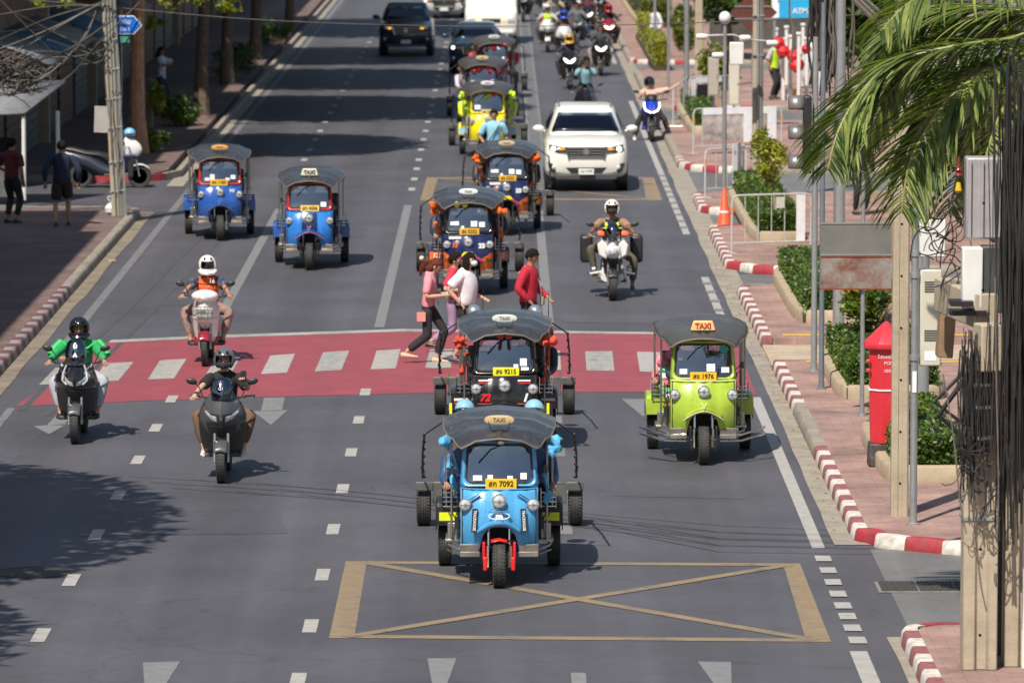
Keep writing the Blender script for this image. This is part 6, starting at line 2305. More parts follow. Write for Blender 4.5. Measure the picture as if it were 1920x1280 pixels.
# red post box
PBR = M('post_box_red', (.60, .03, .045), .35, 0, .08, 4, 0, .3, dirt=((.35, .08, .08), .15))
p = G(1660, 872, PH)
o = thing('post_box', 'red post box with a pitched hood on a black stone base', 'post box', p)
MB().box((-.02, 0, .15), (.42, .40, .30), taper=.93).build('stone_base', M('black_stone', (.05, .045, .045), .6, 0, .3, 9, .3, dirt=((.2, .18, .16), .3)), o, bevel=.02)
mb = MB()
oc = lambda r, z: [(r * math.cos(R(22.5 + 45 * k)), r * math.sin(R(22.5 + 45 * k)), z) for k in range(8)]
mb.loft([oc(.21, .30), oc(.215, .36), oc(.235, 1.40), oc(.235, 1.52)])
pb_ = mb.build('cabinet', PBR, o, bevel=.008)
mb = MB()
mb.loft([oc(.30, 1.52), oc(.31, 1.56), oc(.30, 1.60), oc(.02, 1.86)])
mb.build('hood', PBR, o, bevel=.006)
mb = MB()
mb.loft([oc(.240, .98), oc(.240, 1.0)])
mb.build('white_band', PAPER, pb_)
for zz in (1.36, 1.24):
    mb = MB()
    mb.box((-.235, -.08, zz), (.05, .16, .03), (0, R(-25), 0))
    mb.build('letter_slot', PBR, pb_, bevel=.005)
for zz, t_ in ((1.42, 'ไปรษณีย์ไทย'), (1.34, 'POST'), (1.24, '10500')):
    text(t_, .06, PAPER, pb_, (.03, -.222, zz), FRONT, name='post_lettering')
# barriers
WRAIL = M('barrier_rail', (.60, .60, .60), .4, .3, .06)
def barrier(p0, p1, h, label, n=7, panels=(), mat=WRAIL):
    a, b = Vector(p0), Vector(p1)
    L = (b - a).length
    o = thing('crowd_barrier', label, 'barrier', a, math.atan2(b.y - a.y, b.x - a.x), 'steel crowd barriers on the right pavement')
    mb = MB()
    mb.tube([(0, 0, 0), (0, 0, h - .12), (.03, 0, h - .03), (.12, 0, h), (L - .12, 0, h), (L - .03, 0, h - .03), (L, 0, h - .12), (L, 0, 0)], .019, 8)
    mb.tube([(0, 0, .20), (L, 0, .20)], .015, 6)
    mb.build('frame', mat, o)
    mb = MB()
    for k in range(1, n):
        mb.tube([(L * k / n, 0, .2), (L * k / n, 0, h)], .009, 6)
    mb.build('bars', mat, o)
    for x in (0, L):
        mb = MB()
        mb.tube([(x, -.25, .015), (x, .25, .015)], .016, 6)
        mb.build('foot', mat, o)
        MB().box((x, -.022, h * .75), (.04, .008, .10)).build('orange_reflector', M('reflector_orange', (.8, .3, .02), .4), o)
    for (x0, x1, z0, z1, m_) in panels:
        MB().box(((x0 + x1) / 2, -.03, (z0 + z1) / 2), (x1 - x0, .015, z1 - z0)).build('panel', m_, o)
    return o
NOT = M('notice_paper', (.55, .55, .5), .7, 0, .2, 25)
barrier(G(1372, 476, PH), G(1520, 471, PH), 1.1, 'steel crowd barrier in front of the long hedge next to the orange cone', 6, ((1.32, 1.5, .2, 1.08, PAPER), (.9, 1.07, .84, 1.05, NOT)))
barrier(G(1322, 372, PH), G(1424, 366, PH), 1.05, 'crowd barrier with two tall white panels behind the orange cone', 5, ((.74, .98, .28, 1.15, PAPER), (1.02, 1.14, .28, 1.0, PAPER)))
bo = barrier(G(1300, 290, PH), G(1465, 285, PH), 1.1, 'crowd barrier hung with a faded printed banner', 10)
L_ = (G(1465, 285, PH) - G(1300, 290, PH)).length
BN = M('banner_print', (.42, .38, .36), .7, 0, .5, 3.2, 0, dirt=((.12, .13, .16), .45))
MB().box((L_ * .46, -.03, .70), (L_ * .72, .012, .72)).build('banner', BN, bo)
MB().box((L_ * .50, -.04, 1.03), (L_ * .80, .012, .16)).build('banner_heading', PAPER, bo)
MB().box((L_ * .66, -.045, .62), (L_ * .20, .012, .70)).build('white_sheet', PAPER, bo)
MB().box((L_ * .88, -.045, .72), (L_ * .10, .012, .80)).build('white_sheet', PAPER, bo)
barrier(G(1292, 222, PH), G(1380, 218, PH), 1.1, 'crowd barrier with black and white boards in front of the thin hedge', 6, ((.05, .2, .1, 1.05, PAPER), (.25, .85, .1, .9, BLK), (.2, 1.1, .95, 1.08, PAPER)))
barrier(G(1262, 238, PH), G(1300, 210, PH), 1.05, 'short crowd barrier set beside the blue scooter', 4)
# cone
p = G(1358, 424, .006)
o = thing('traffic_cone', 'orange traffic cone with a white collar at the barrier corner', 'traffic cone', p)
MB().box((0, 0, .02), (.38, .38, .04)).build('base', M('cone_orange', (.80, .10, .03), .5, 0, .06), o, bevel=.02)
MB().lathe([(.15, .03), (.13, .06), (.035, .76), (.02, .78), (.001, .78)], (0, 0, 0), 'z', 24).build('cone_body', M('cone_orange'), o)
MB().lathe([(.101, .28), (.082, .40)], (0, 0, 0), 'z', 24).build('collar', PAPER, o)
# camera pole
o, p = pole(1358, 374, .05, 3.85, 'slim pole with a globe on top, a cross arm of cameras and a white box', GALV, name='camera_pole', cat='camera pole')
MB().ell((0, 0, 3.88), (.13, .13, .14), 16, 12).build('globe', WBX, o)
mb = MB()
mb.tube([(-.5, 0, 3.50), (.18, 0, 3.52), (.5, 0, 3.42), (.95, 0, 3.38)], .018, 6)
mb.build('cross_arm', GALV, o)
for x, z in ((-.5, 3.5), (.42, 3.47), (1.0, 3.36), (-.16, 3.1)):
    mb = MB()
    mb.loft([[(x - .11 + t, hw * math.cos(a), z - .02 + hw * math.sin(a)) for a in [2 * math.pi * k / 12 for k in range(12)]] for t, hw in ((0, .05), (.04, .065), (.20, .065), (.24, .04))])
    mb.build('camera_housing', WBX, o)
MB().box((.25, .05, 3.12), (.30, .22, .48)).build('white_box', WBX, o, bevel=.02)
MB().box((.23, .03, 1.0), (.06, .06, .1)).build('junction', GRYP, o)
# cabinets
def cabinet(u, v, w_, v0, v1, label, mt, leg=True):
    p = G(u, v, PH)
    o = thing('control_cabinet', label, 'cabinet', p)
    z0, z1 = at(u, v1, p.y).z - PH, at(u, v0, p.y).z - PH
    c = MB().box((0, 0, (z0 + z1) / 2), (w_, .25, z1 - z0)).build('cabinet_box', mt, o, bevel=.012)
    MB().box((0, -.13, (z0 + z1) / 2), (w_ * .86, .014, (z1 - z0) * .92)).build('cabinet_door', mt, c, bevel=.004)
    MB().box((w_ * .33, -.142, (z0 + z1) / 2), (.02, .012, .07)).build('latch', STEEL, c)
    mb = MB()
    mb.tube([(0, .14, 0), (0, .14, z1 + .1)], .035, 8)
    mb.build('support_post', GALV, o)
    return o
cabinet(1337, 262, .27, 108, 180, 'grey control cabinet on a post, left of two behind the camera pole', M('warm_grey_paint', (.38, .35, .30), .5, 0, .06))
cabinet(1376, 262, .26, 116, 198, 'beige control cabinet on a post, right of two behind the camera pole', BGE)
cabinet(1419, 300, .27, 108, 150, 'grey box on a post in front of the tall concrete pole', GRYP)
o, p = pole(1420, 368, .12, 8, 'tall concrete pole beside the camera pole, with dark conduits', CPOLE, square=True, name='utility_pole', cat='utility pole')
mb = MB()
mb.tube([(.0, -.14, 0), (.0, -.14, 7.5)], .028, 6)
mb.tube([(.06, -.13, 0), (.06, -.13, 7.5)], .02, 6)
for k in range(8):
    mb.box((0, -.13, .5 + k * .85), (.26, .05, .03))
mb.build('conduit', GRYP, o)
pole(1287, 218, .075, 8, 'grey steel lamp pole right of the blue scooter', GALV)
pole(1253, 182, .045, 8, 'thin steel pole beside the person in white', GALV)
pole(1310, 168, .12, 7, 'concrete pole behind the young yellow green tree', CPOLE, square=True, name='utility_pole', cat='utility pole')
pole(1228, 112, .05, 8, 'thin grey pole behind the person in white', GRYP)
# signs at the top right
p = G(1412, 240, PH)
o = thing('road_sign', 'brown diamond sign back fixed across the concrete pole', 'sign', (p.x, p.y, 0))
z = at(1412, 24, p.y).z
mb = MB()
mb.prism([(-.62, z), (0, z + .58), (.62, z), (0, z - .58)], 'y', 0, .02)
mb.build('diamond_plate', M('brown_sign_back', (.12, .04, .03), .55, .2, .15), o)
mb = MB()
for k in (-1, 1):
    mb.box((0, -.015, z + k * .16), (1.0, .02, .03))
mb.tube([(0, .04, PH), (0, .04, z + .6)], .035, 8)
mb.build('batten', GRYP, o)
p = G(1490, 170, PH)
o = thing('shop_sign', 'blue and white board with a black arrow at the top of the frame', 'sign', (p.x, p.y, 0))
a_, b_ = at(1448, 34, p.y), at(1532, 34, p.y)
z = at(1490, 34, p.y).z
MB().box(((a_.x - p.x) + .33, 0, z + .55), (.70, .03, 1.1)).build('white_board', PAPER, o)
MB().box(((b_.x - p.x) - .56, -.02, z + .50), (1.12, .03, 1.0)).build('blue_board', M('sign_cyan', (.02, .36, .66), .5, 0, .05), o)
text('→', .45, BLK, o, ((a_.x - p.x) + .33, -.03, z + .48), FRONT, bold=.01, name='arrow')
text('ATM', .22, PAPER, o, ((b_.x - p.x) - .5, -.05, z + .2), FRONT, bold=.005)
mb = MB()
for k in (-.6, .6):
    mb.tube([(k, .05, PH), (k, .05, z + 1)], .04, 8)
mb.build('leg', GRYP, o)
# white railing posts, lanterns, tubs
RL = M('lantern_red', (.62, .02, .025), .5, 0, .1, 20)
PLB = ['white gateway post just left of the white tub', 'white gateway post directly behind the white tub', 'white gateway post right of the orange tub, tall', 'white gateway post second to the right of the orange tub', 'shortest white gateway post at the right end of the front row', 'white gateway post behind, nearest the person in the neon vest', 'tall white gateway post behind, farthest right',
       'white gateway post behind, between the first two front posts', 'white gateway post behind, in the middle of the row']
for i, (u, v, h) in enumerate(((1468, 188, 1.7), (1482, 186, 1.75), (1497, 192, 1.9), (1512, 187, 1.7), (1528, 190, 1.5), (1455, 165, 1.7), (1538, 175, 1.9), (1474, 160, 1.7), (1505, 162, 1.8))):
    p = G(u, v, PH)
    q = thing('white_post', PLB[i], 'post', p, 0, 'white gateway posts')
    MB().box((0, 0, h / 2), (.09, .09, h)).build('shaft', WBX, q, bevel=.01)
    MB().box((0, 0, h + .04), (.15, .15, .08)).build('cap', WBX, q, bevel=.02)
for i, (u, v, r, lb) in enumerate(((1459, 80, .19, 'upper left red lantern beside the person in the neon vest'), (1468, 96, .20, 'red lantern touching the upper left one'), (1488, 105, .21, 'red lantern in front of the white posts, upper of the lower pair'), (1494, 122, .23, 'lowest red lantern in front of the white posts'), (1512, 92, .15, 'small red lantern on the right of the white posts'))):
    P = at(u, v, G(1480, 200).y)
    q = thing('lantern', lb, 'lantern', P, 0, 'red paper lanterns')
    mb = MB()
    mb.lathe([(r * .3, -r * .85), (r * .8, -r * .6), (r, 0), (r * .8, r * .6), (r * .3, r * .85)], (0, 0, 0), 'z', 16)
    mb.build('paper_globe', RL, q)
    mb = MB()
    mb.lathe([(r * .35, -r * .95), (r * .35, -r * .8)], (0, 0, 0), 'z', 10)
    mb.lathe([(r * .35, r * .8), (r * .35, r * .95)], (0, 0, 0), 'z', 10)
    mb.tube([(0, 0, r * .9), (0, 0, r * .9 + .5)], .006, 4)
    mb.build('cap_and_cord', BLK, q)
for u, lb, mt in ((1480, 'white plastic tub under the lanterns', PAPER), (1494, 'orange plastic tub under the lanterns', M('tub_orange', (.75, .33, .02), .4))):
    q = thing('tub', lb, 'tub', G(u, 187, PH))
    MB().lathe([(.10, 0), (.13, .28), (.14, .28), (.14, .30), (.12, .30)], (0, 0, 0), 'z', 18).build('bucket', mt, q)
    mb = MB()
    mb.tube([(-.13, 0, .27), (-.08, -.08, .2), (.08, -.08, .2), (.13, 0, .27)], .006, 5)
    mb.build('handle', STEEL, q)
# small trees on the right
WD = M('young_bark', (.32, .22, .12), .8, 0, .2, 8)
tree('young_tree', 'young yellow green tree behind the front crowd barrier', G(1457, 432, PH + .15), 1.15, (.42, .42, .45), 1.35, 900, .07, LY, .035, (-.12, 0), WD)
tree('young_tree', 'airy yellow tree between the concrete pole and the barrier with white panels', G(1432, 392, PH), 1.2, (.3, .4, .5), 1.25, 500, .07, LY, .03, (.0, 0), WD)
tree('shrub', 'leafy shrub with yellow tips behind the rusty sign', G(1640, 690, PH), .6, (.62, .6, .42), 1.0, 1500, .08, [LF[0], LF[1], LY[1]], .04, (0, 0), WD, cat='shrub')
tree('young_tree', 'yellow green tree behind the two control cabinets', G(1350, 205, PH), 1.2, (.75, .7, .75), 1.2, 1600, .10, [LF[1], LY[0], LY[1]], .06, (0, 0), WD)
tree('young_tree', 'small bright tree left of the concrete pole at the top', G(1285, 150, PH), 1.0, (.45, .8, .8), 1.6, 1100, .10, [LF[1], LY[0], LY[1]], .05, (0, 0), WD)
for i, (u, v, lb) in enumerate(((1365, 120, 'round dark green tree behind the camera pole'), (1445, 70, 'tree behind the brown diamond sign'), (1540, 60, 'tree behind the blue sign board'), (1660, 250, 'dense tree behind the palm on its left'), (1800, 240, 'dense tree behind the palm on its right'), (1910, 330, 'dense tree at the right edge behind the cables'), (1310, 40, 'green tree at the top, above the young trees'))):
    tree('broadleaf_tree', lb, G(u, v), 2.0, (2.0, 2.2, 2.0), 3.2, 3200, .22, [LF[0], LF[1], LF[1] if i % 2 else LY[0]], .18)
# wall and gate far right
p0, p1 = G(1330, 100), G(2300, 100)
w0 = thing('garden_wall', 'dark boundary wall behind the right pavement', 'wall', p0)
MB().box((12, 0, 1.1), (24, .25, 2.2)).build('wall_panel', M('dark_wall', (.08, .075, .07), .9, 0, .3, 1), w0)
MB().box((12, 0, 2.25), (24.1, .35, .12)).build('coping', PLC, w0)
# right building behind the palm
b0 = thing('shophouse', 'grey shophouse behind the trees on the far right', 'building', (9.5, 92, 0))
MB().box((4.5, 10, 5), (9, 20, 9.7)).build('wall', M('grey_render', (.22, .21, .2), .9, 0, .15, 1), b0)
for k in range(4):
    MB().box((-.03, 2.7 + k * 4.9, 1.55), (.08, 3.6, 2.7)).build('shutter', M('dark_shutter', (.07, .075, .08), .5, .2, .1), b0)
    w_ = MB().box((-.03, 2.7 + k * 4.9, 5.2), (.08, 2.6, 1.6)).build('window', M('window_glass_dark', (.04, .05, .06), .1), b0)
    MB().box((-.07, 2.7 + k * 4.9, 4.34), (.16, 2.9, .08)).build('sill', PLC, w_)
MB().box((-.35, 10, 3.4), (.8, 20, .12)).build('canopy', PLC, b0)

# ------------------------------------------------------------ people on the pavements
human('person in a neon vest over grey and dark trousers standing by the white posts', G(1450, 186, PH), R(60), STAND, dict(top=cloth('light_grey_shirt'), sleeve='short', vest=cloth('neon_vest'), pants=BLKC, hair='short', shoes=BLK, det=0))
human('person in a white shirt and dark jeans standing between the far hedges', G(1229, 106, PH), R(-60), STAND, dict(top=cloth('white_shirt'), sleeve='long', pants=cloth('dark_jeans'), hair='short', shoes=M('tan_flats'), det=0, sw=.2))
human('man in dark clothes behind the palm fronds and the rusty sign', G(1612, 402, PH), R(20), STAND, dict(top=cloth('black_jacket'), sleeve='long', pants=BLKC, hair='short', shoes=BLK, det=0))
human('woman in white behind the shop sign posts', G(1518, 175, PH), R(-20), STAND, dict(top=cloth('white_shirt'), sleeve='short', pants=cloth('pale_jeans'), hair='long', shoes=BLK, det=0))
human('man in a navy jacket and black shorts walking away on the left pavement', G(117, 424, PH), R(185), pose(STAND, fl=(-.12, -.18, .085), fr=(.13, .2, .10), hl=(-.34, -.05, .88), hr=(.34, .05, .88)), dict(top=cloth('navy_jacket', (.012, .02, .05)), sleeve='long', pants=BLKC, leg='short', hair='short', shoes=BLK, skin='tan', sw=.22, fat=1.15))
human('person in a dark red top at the left edge beside the stall', G(22, 418, PH), R(150), pose(STAND, hr=(.25, -.25, 1.0)), dict(top=cloth('dark_red_top', (.10, .015, .02)), sleeve='short', pants=BLKC, hair='short', shoes=BLK, sw=.2))
human('woman in a white top holding up a phone in the shade under the trees', G(302, 205, PH), R(70), pose(STAND, hl=(-.15, -.4, 1.25), hr=(.1, -.42, 1.3)), dict(top=cloth('white_shirt'), sleeve='short', pants=cloth('dark_jeans'), hair='long', shoes=BLK, det=0))
# ------------------------------------------------------------ left side
hs = [('brown shophouse with striped awning, nearest on the left', 118.5, 14, (.16, .10, .07)), ('grey shophouse under cables on the left', 133, 15, (.13, .13, .13)), ('dark shophouse behind the bare tree trunk', 148.5, 17, (.09, .09, .095)), ('brick coloured shophouse farther up the left side', 166, 20, (.14, .08, .07)), ('pale shophouse at the top left', 186.5, 22, (.16, .15, .14)), ('last shophouse at the top left', 209, 40, (.1, .1, .1))]  # wall colours darkened to deepen the shade on this side
AWN = {0: M('awning_grey', (.16, .17, .18), .7, 0, .2), 1: M('awning_blue', (.03, .10, .16), .7, 0, .1), 2: M('awning_white', (.22, .23, .24), .7, 0, .2), 3: M('awning_brown', (.2, .1, .06), .7)}  # awning colours toned down for the same shade as the walls
for i, (lb, y0, ln, c) in enumerate(hs):
    o = thing('shophouse', lb, 'building', (-11.6, y0, PH), 0, 'shophouses along the left pavement')
    MB().box((-5, ln / 2, 5.6), (10, ln, 11.2)).build('wall', M('render_%d' % i, c, .9, 0, .2, .8), o)
    nb = max(2, int(ln / 4.5))
    for k in range(nb):
        yc = (k + .5) * ln / nb
        s_ = MB().box((.02, yc, 1.45), (.10, ln / nb - .8, 2.8)).build('shutter', M('shutter_%d' % (k % 3), ((.05, .05, .055), (.09, .03, .025), (.05, .07, .09))[k % 3], .5, .3, .15), o)
        mb = MB()
        for q in range(12):
            mb.box((.08, yc, .25 + q * .22), (.02, ln / nb - .9, .03))
        mb.build('shutter_rib', M('shutter_rib', (.04, .04, .045), .5, .3), s_)
        mb = MB()
        mb.prism([(0, 3.15), (1.5, 2.62), (1.5, 2.58), (0, 3.08)], 'y', 0, .01)
        mb = MB()
        mb.grid([[(.0, yc - ln / nb * .46, 3.2), (.0, yc + ln / nb * .46, 3.2)], [(.8, yc - ln / nb * .46, 2.95), (.8, yc + ln / nb * .46, 2.95)], [(1.5, yc - ln / nb * .46, 2.62), (1.5, yc + ln / nb * .46, 2.62)]])
        mb.build('awning', AWN[(k + i) % 4], o, solid=.03)
        MB().box((.03, yc, 6.5), (.08, 2, 1.5)).build('window', M('window_glass_dark'), o)
    MB().box((.12, 0, 5.6), (.28, .45, 11.2)).build('column', PLC, o)
o = thing('shophouse', 'tall shophouse out of frame at the left shading the near pavement', 'building', (-11.4, 72, PH))
MB().box((-5, 13, 5.6), (10, 26, 11.4)).build('wall', M('render_0'), o)
MB().box((0.05, 13, 1.5), (.12, 22, 2.8)).build('shutter', M('shutter_0'), o)
o = thing('shophouse', 'low shophouse out of frame at the left beside the gap', 'building', (-11.4, 98.2, PH))
MB().box((-5, 3, 5.0), (10, 6, 10.0)).build('wall', M('render_1'), o)
MB().box((0.05, 3, 1.5), (.12, 5, 2.8)).build('shutter', M('shutter_1'), o)
# food stall with a sloping grey roof
pS = G(60, 372, PH)
o = thing('food_stall', 'food stall with a sloping grey tin roof at the left edge', 'stall', pS)
za, zb_ = at(0, 215, pS.y).z - PH, at(105, 152, pS.y).z - PH
mb = MB()
mb.add([(-1.6, -.5, za), (-.1, -.6, za + .05), (.62, 1.6, zb_ - .1), (-1.6, 1.6, zb_ - .05)], [(0, 1, 2, 3)])
mb.build('roof', AWN[0], o, solid=.05)
MB().box((-.9, .6, .45), (1.2, .8, .9)).build('counter', M('stall_tin', (.2, .2, .2), .4, .5, .2), o, bevel=.02)
for x, y in ((-.12, -.5), (.45, 1.4)):
    mb = MB()
    mb.tube([(x, y, 0), (x, y, za)], .045, 8)
    mb.build('post', WBX, o)
MB().box((-.9, .5, 1.1), (.8, .5, .4)).build('glass_case', SCR, o)
# utility pole on the left with conduit, board and street sign
o, p = pole(222, 404, .13, 8.6, 'leaning concrete pole on the left pavement, wound with cables', CPOLE, square=True, name='utility_pole', cat='utility pole', lean=-.35)
mb = MB()
for dx, rr_ in ((.16, .028), (-.05, .016), (.02, .016), (.08, .014)):
    mb.tube([(dx + random.uniform(-.01, .01) - .35 * t / 8, -.13 - (0 if dx > .1 else .02), t) for t in range(0, 9)], rr_, 6)
for z in (.5, 1.1, 1.8, 2.4, 3.0, 3.6):
    mb.tube([(-.14 - .04 * z, -.15, z), (.18 - .04 * z, -.15, z + .04)], .012, 5)
mb.build('cable_conduit', GRYP, o)
pb_ = p
s_ = thing('notice_board', 'weathered white board hung on the left concrete pole', 'notice board', at(192, 224, p.y))
MB().box((0, 0, 0), (.33, .04, .54), (0, R(2), 0)).build('board', M('weathered_board', (.40, .38, .37), .7, 0, .15, 6, 0, dirt=((.25, .18, .17), .4)), s_)
MB().box((.2, .03, .1), (.2, .02, .03)).build('bracket', GRYP, s_)
s_ = thing('street_name_sign', 'blue arrow shaped street name sign high on the left pole', 'sign', at(226, 47, p.y))
a0, a1 = -.06, .42
pb2 = MB().prism([(a0, -.17), (.27, -.17), (.42, 0), (.27, .17), (a0, .17)], 'y', -.02, .01).build('blue_plate', M('street_sign_blue', (.01, .13, .55), .4), s_, bevel=.004)
mb = MB()
mb.prism([(a0, -.19), (.28, -.19), (.45, 0), (.28, .19), (a0, .19)], 'y', -.01, .005)
mb.build('plate_border', PAPER, s_)
text('ซอย', .14, PAPER, pb2, (.10, -.03, .06), FRONT, name='street_lettering')
text('Soi 1', .10, PAPER, pb2, (.10, -.03, -.09), FRONT, name='street_lettering')
MB().box((.08, 0, -.30), (.2, .02, .12)).build('green_plate', M('sign_green', (.05, .3, .22), .5), s_)
# trees of the left pavement; crowns are above the frame and throw the shade
BK = M('pale_bark', (.40, .22, .12), .85, 0, .25, 5, .5, dirt=((.18, .10, .06), .35), bscale=18)
CY = [leafmat('street_leaf', (.05, .10, .02)), LF[1], LF[0]]
tree('street_tree', 'street tree with a smooth sunlit orange-brown trunk beside the left pole', G(264, 288, PH), 5.6, (4.6, 4.8, 2.2), 8.2, 11000, .42, CY, .17, (-.1, 0), BK, 6, clump=70)
for u, v, lb in ((429, 158, 'street tree with a dark trunk between the other two in the deep shade'), (381, 216, 'street tree with a dark straight trunk left of the road'), (482, 112, 'street tree with a dark trunk farther up the left pavement')):
    tree('street_tree', lb, G(u, v, PH), 5.6, (6.6, 6.6, 2.2), 8.6, 15000, .5, CY, .16, clump=90)
tree('street_tree', 'street tree with a thin trunk at the top left, beyond the other two', G(545, 58, PH), 5.6, (6, 9, 2.2), 8.6, 12000, .55, CY, .14, clump=90)
tree('street_tree', 'street tree out of frame at the left that shades the corner of the road', (-12.3, 57.6, PH), 5.2, (6.0, 7.4, 2.4), 8.6, 42000, .24, CY, .18, clump=260)
tree('street_tree', 'street tree out of frame behind the near shophouse corner', (-11.9, 49.0, PH), 5.2, (4.6, 5.2, 2.0), 8.3, 26000, .26, CY, .18, clump=120)
for (u_, v_, y_), r_, lb in (((340, -4, 141), .5, 'spray of bright leaves hanging at the top edge above the dark trunk'), ((430, 2, 141), .35, 'small spray of leaves right of the bright one at the top edge'), ((100, -2, 118), .35, 'spray of leaves above the stall roof at the top left'), ((285, 42, 132), .22, 'twig of leaves beside the blue street sign')):
    q = thing('leafy_branch', lb, 'branch', at(u_, v_, y_))
    mb = MB()
    leaves(mb, (0, 0, 0), (r_ * 1.6, r_, r_), 160, .10, 5)
    mb.build('leaf_spray', LY, q, flat=True)
    mb = MB()
    mb.tube([(-r_, 0, r_ * .9), (0, 0, r_ * .1), (r_ * .9, 0, -r_ * .1)], .012, 5)
    mb.build('twig', WD, q)
tree('young_tree', 'small yellow green tree in the dark left verge', G(285, 262, PH), .9, (.35, .35, .55), 1.0, 420, .09, LY, .03, (0, 0), WD)
for u, v, rr_, lb in ((287, 285, .45, 'low bright bush at the foot of the orange-brown trunk'), (330, 235, .7, 'dark bush behind the small yellow green tree'), (440, 148, .9, 'dark clipped bush between the street trees'), (505, 85, .9, 'dark bush farther up the left verge')):
    p = G(u, v, PH)
    o = thing('bush', lb, 'bush', p)
    mb = MB()
    leaves(mb, (0, 0, rr_ * .6), (rr_, rr_ * 1.4, rr_ * .8), 1300, .08, 12)
    mb.build('foliage', LF, o, flat=True)
    mb = MB()
    for k in range(5):
        mb.tube([(0, 0, 0), (math.cos(k * 1.3) * rr_ * .5, math.sin(k * 1.3) * rr_ * .5, rr_ * .7)], .015, 5)
    mb.build('stem', WD, o)
# parked motorbike on the left, side on
a = G(262, 352)
sc, sf, fa, dec = scooter(a, 'blue and white motorbike parked side on behind the left concrete pole', dict(rz=R(90), body=M('white_scooter_paint'), low=M('indigo_plastic'), tail=M('slate_scooter', (.03, .035, .055), .3, 0, 0), tw=.09, w=.6, style='dome', screen=False, fork=CHR))
MB().ell((0, 1.75, .90), (.1, .04, .05), 8, 6).build('tail_lamp', REDL, sc)
o = thing('helmet', 'light blue helmet hung on the handlebar of the parked motorbike', 'helmet', at(243, 250, a.y))
MB().ell((0, 0, 0), (.13, .13, .12), 18, 12, None, lambda x, y, z: z > -.5).build('shell', M('sky_helmet', (.2, .48, .72), .2, 0, 0, coat=.6), o, solid=.01)
MB().ell((0, -.02, -.01), (.125, .12, .07), 14, 8).build('lining', BLK, o)
o = thing('plastic_bag', 'white bag tied at the foot of the left concrete pole', 'bag', G(209, 402, PH))
MB().lathe([(.05, 0), (.13, .05), (.14, .14), (.08, .22), (.02, .24), (.05, .29), (.001, .28)], (0, 0, 0), 'z', 12).build('sack', M('white_plastic', (.65, .66, .66), .4), o)
mb = MB()
mb.tube([(-.03, 0, .26), (-.08, 0, .36), (-.02, -.03, .38)], .012, 5)
mb.build('tie', PAPER, o)
o = G(210, 489)
tag(MB().box((0, 0, .01), (.14, .05, .015), (0, 0, .3)).build('litter', M('litter_yellow', (.7, .55, .05), .6), None, loc=o), 'scrap of yellow litter in the left gutter', 'litter')
# dry leaves in the right gutter
mb = MB()
for i in range(170):
    y = random.uniform(63, 100)
    x = random.gauss(4.02, .07)
    s = random.uniform(.012, .03)
    a = random.uniform(0, 6.3)
    mb.add([(x + s * math.cos(a), y + s * math.sin(a), .014), (x + s * math.cos(a + 1.6), y + s * 1.4 * math.sin(a + 1.6), .022), (x + s * math.cos(a + 3.1), y + s * math.sin(a + 3.1), .014), (x + s * math.cos(a + 4.7), y + s * math.sin(a + 4.7), .012)], [(0, 1, 2, 3)])
tag(mb.build('dry_leaves', M('dry_leaf', (.38, .25, .08), .8, 0, .3, 3), None, flat=True), 'dry leaves scattered along the right gutter', 'dry leaves', kind='stuff')

# ------------------------------------------------------------ overhead cables
CAB = M('cable_black', (.03, .028, .027), .6, 0, .3, 4)
CABB = M('cable_dusty', (.13, .115, .10), .75, 0, .3, 4)
def cable(pts, r, lb, mat=CAB, group=None, sag=0, n=14):
    P = [Vector(p) for p in pts]
    if len(P) == 2:
        P = [P[0].lerp(P[1], i / n) - Vector((0, 0, sag * 4 * (i / n) * (1 - i / n))) for i in range(n + 1)]
    else:   # smooth through the points
        Q = []
        for i in range(len(P) - 1):
            p0, p1, p2, p3 = P[max(0, i - 1)], P[i], P[i + 1], P[min(len(P) - 1, i + 2)]
            for k in range(6):
                t = k / 6
                Q.append(.5 * ((2 * p1) + (p2 - p0) * t + (2 * p0 - 5 * p1 + 4 * p2 - p3) * t * t + (3 * p1 - p0 - 3 * p2 + p3) * t ** 3))
        Q.append(P[-1])
        P = Q
    mb = MB()
    mb.tube(P, r, 6)
    return tag(mb.build('cable', mat, None), lb, 'cable', group)
cable([at(-30, -8, 112), at(200, 13, 110), at(480, 37, 106), at(820, 49, 100), at(1160, 47, 95), at(1540, 33, 88), at(1760, 10, 84)], .009, 'thin wire slung across the whole street near the top of the frame', CABB)
GC = 'dusty cables hung on the left pole'
Yp = pb_.y - .3
spec = [([(0, 75), (90, 35), (180, 8), (215, -10)], .022), ([(0, 92), (100, 52), (190, 5)], .018), ([(0, 118), (70, 75), (120, 45), (210, -5)], .014), ([(0, 150), (60, 118), (130, 92), (208, 40)], .022), ([(30, 170), (90, 140), (150, 80), (185, 15)], .018),
        ([(40, 165), (110, 125), (160, 70), (180, 20)], .014), ([(0, 60), (100, 58), (200, 90)], .010), ([(20, 20), (100, 60), (200, 108)], .010), ([(0, 28), (100, 12), (210, 12)], .012), ([(60, 120), (120, 122), (180, 118), (200, 105)], .012),
        ([(0, 0), (60, 60), (110, 110)], .010), ([(90, 75), (150, 95), (205, 110)], .012), ([(0, 10), (30, 70), (60, 110)], .009), ([(0, 135), (80, 110), (150, 105), (205, 90)], .010), ([(195, 60), (197, 150), (207, 240), (210, 300)], .012),
        ([(35, 172), (120, 150), (190, 75), (262, 5)], .014), ([(0, 100), (110, 98), (206, 130)], .009), ([(228, 20), (228, 200), (213, 262), (212, 330)], .010)]
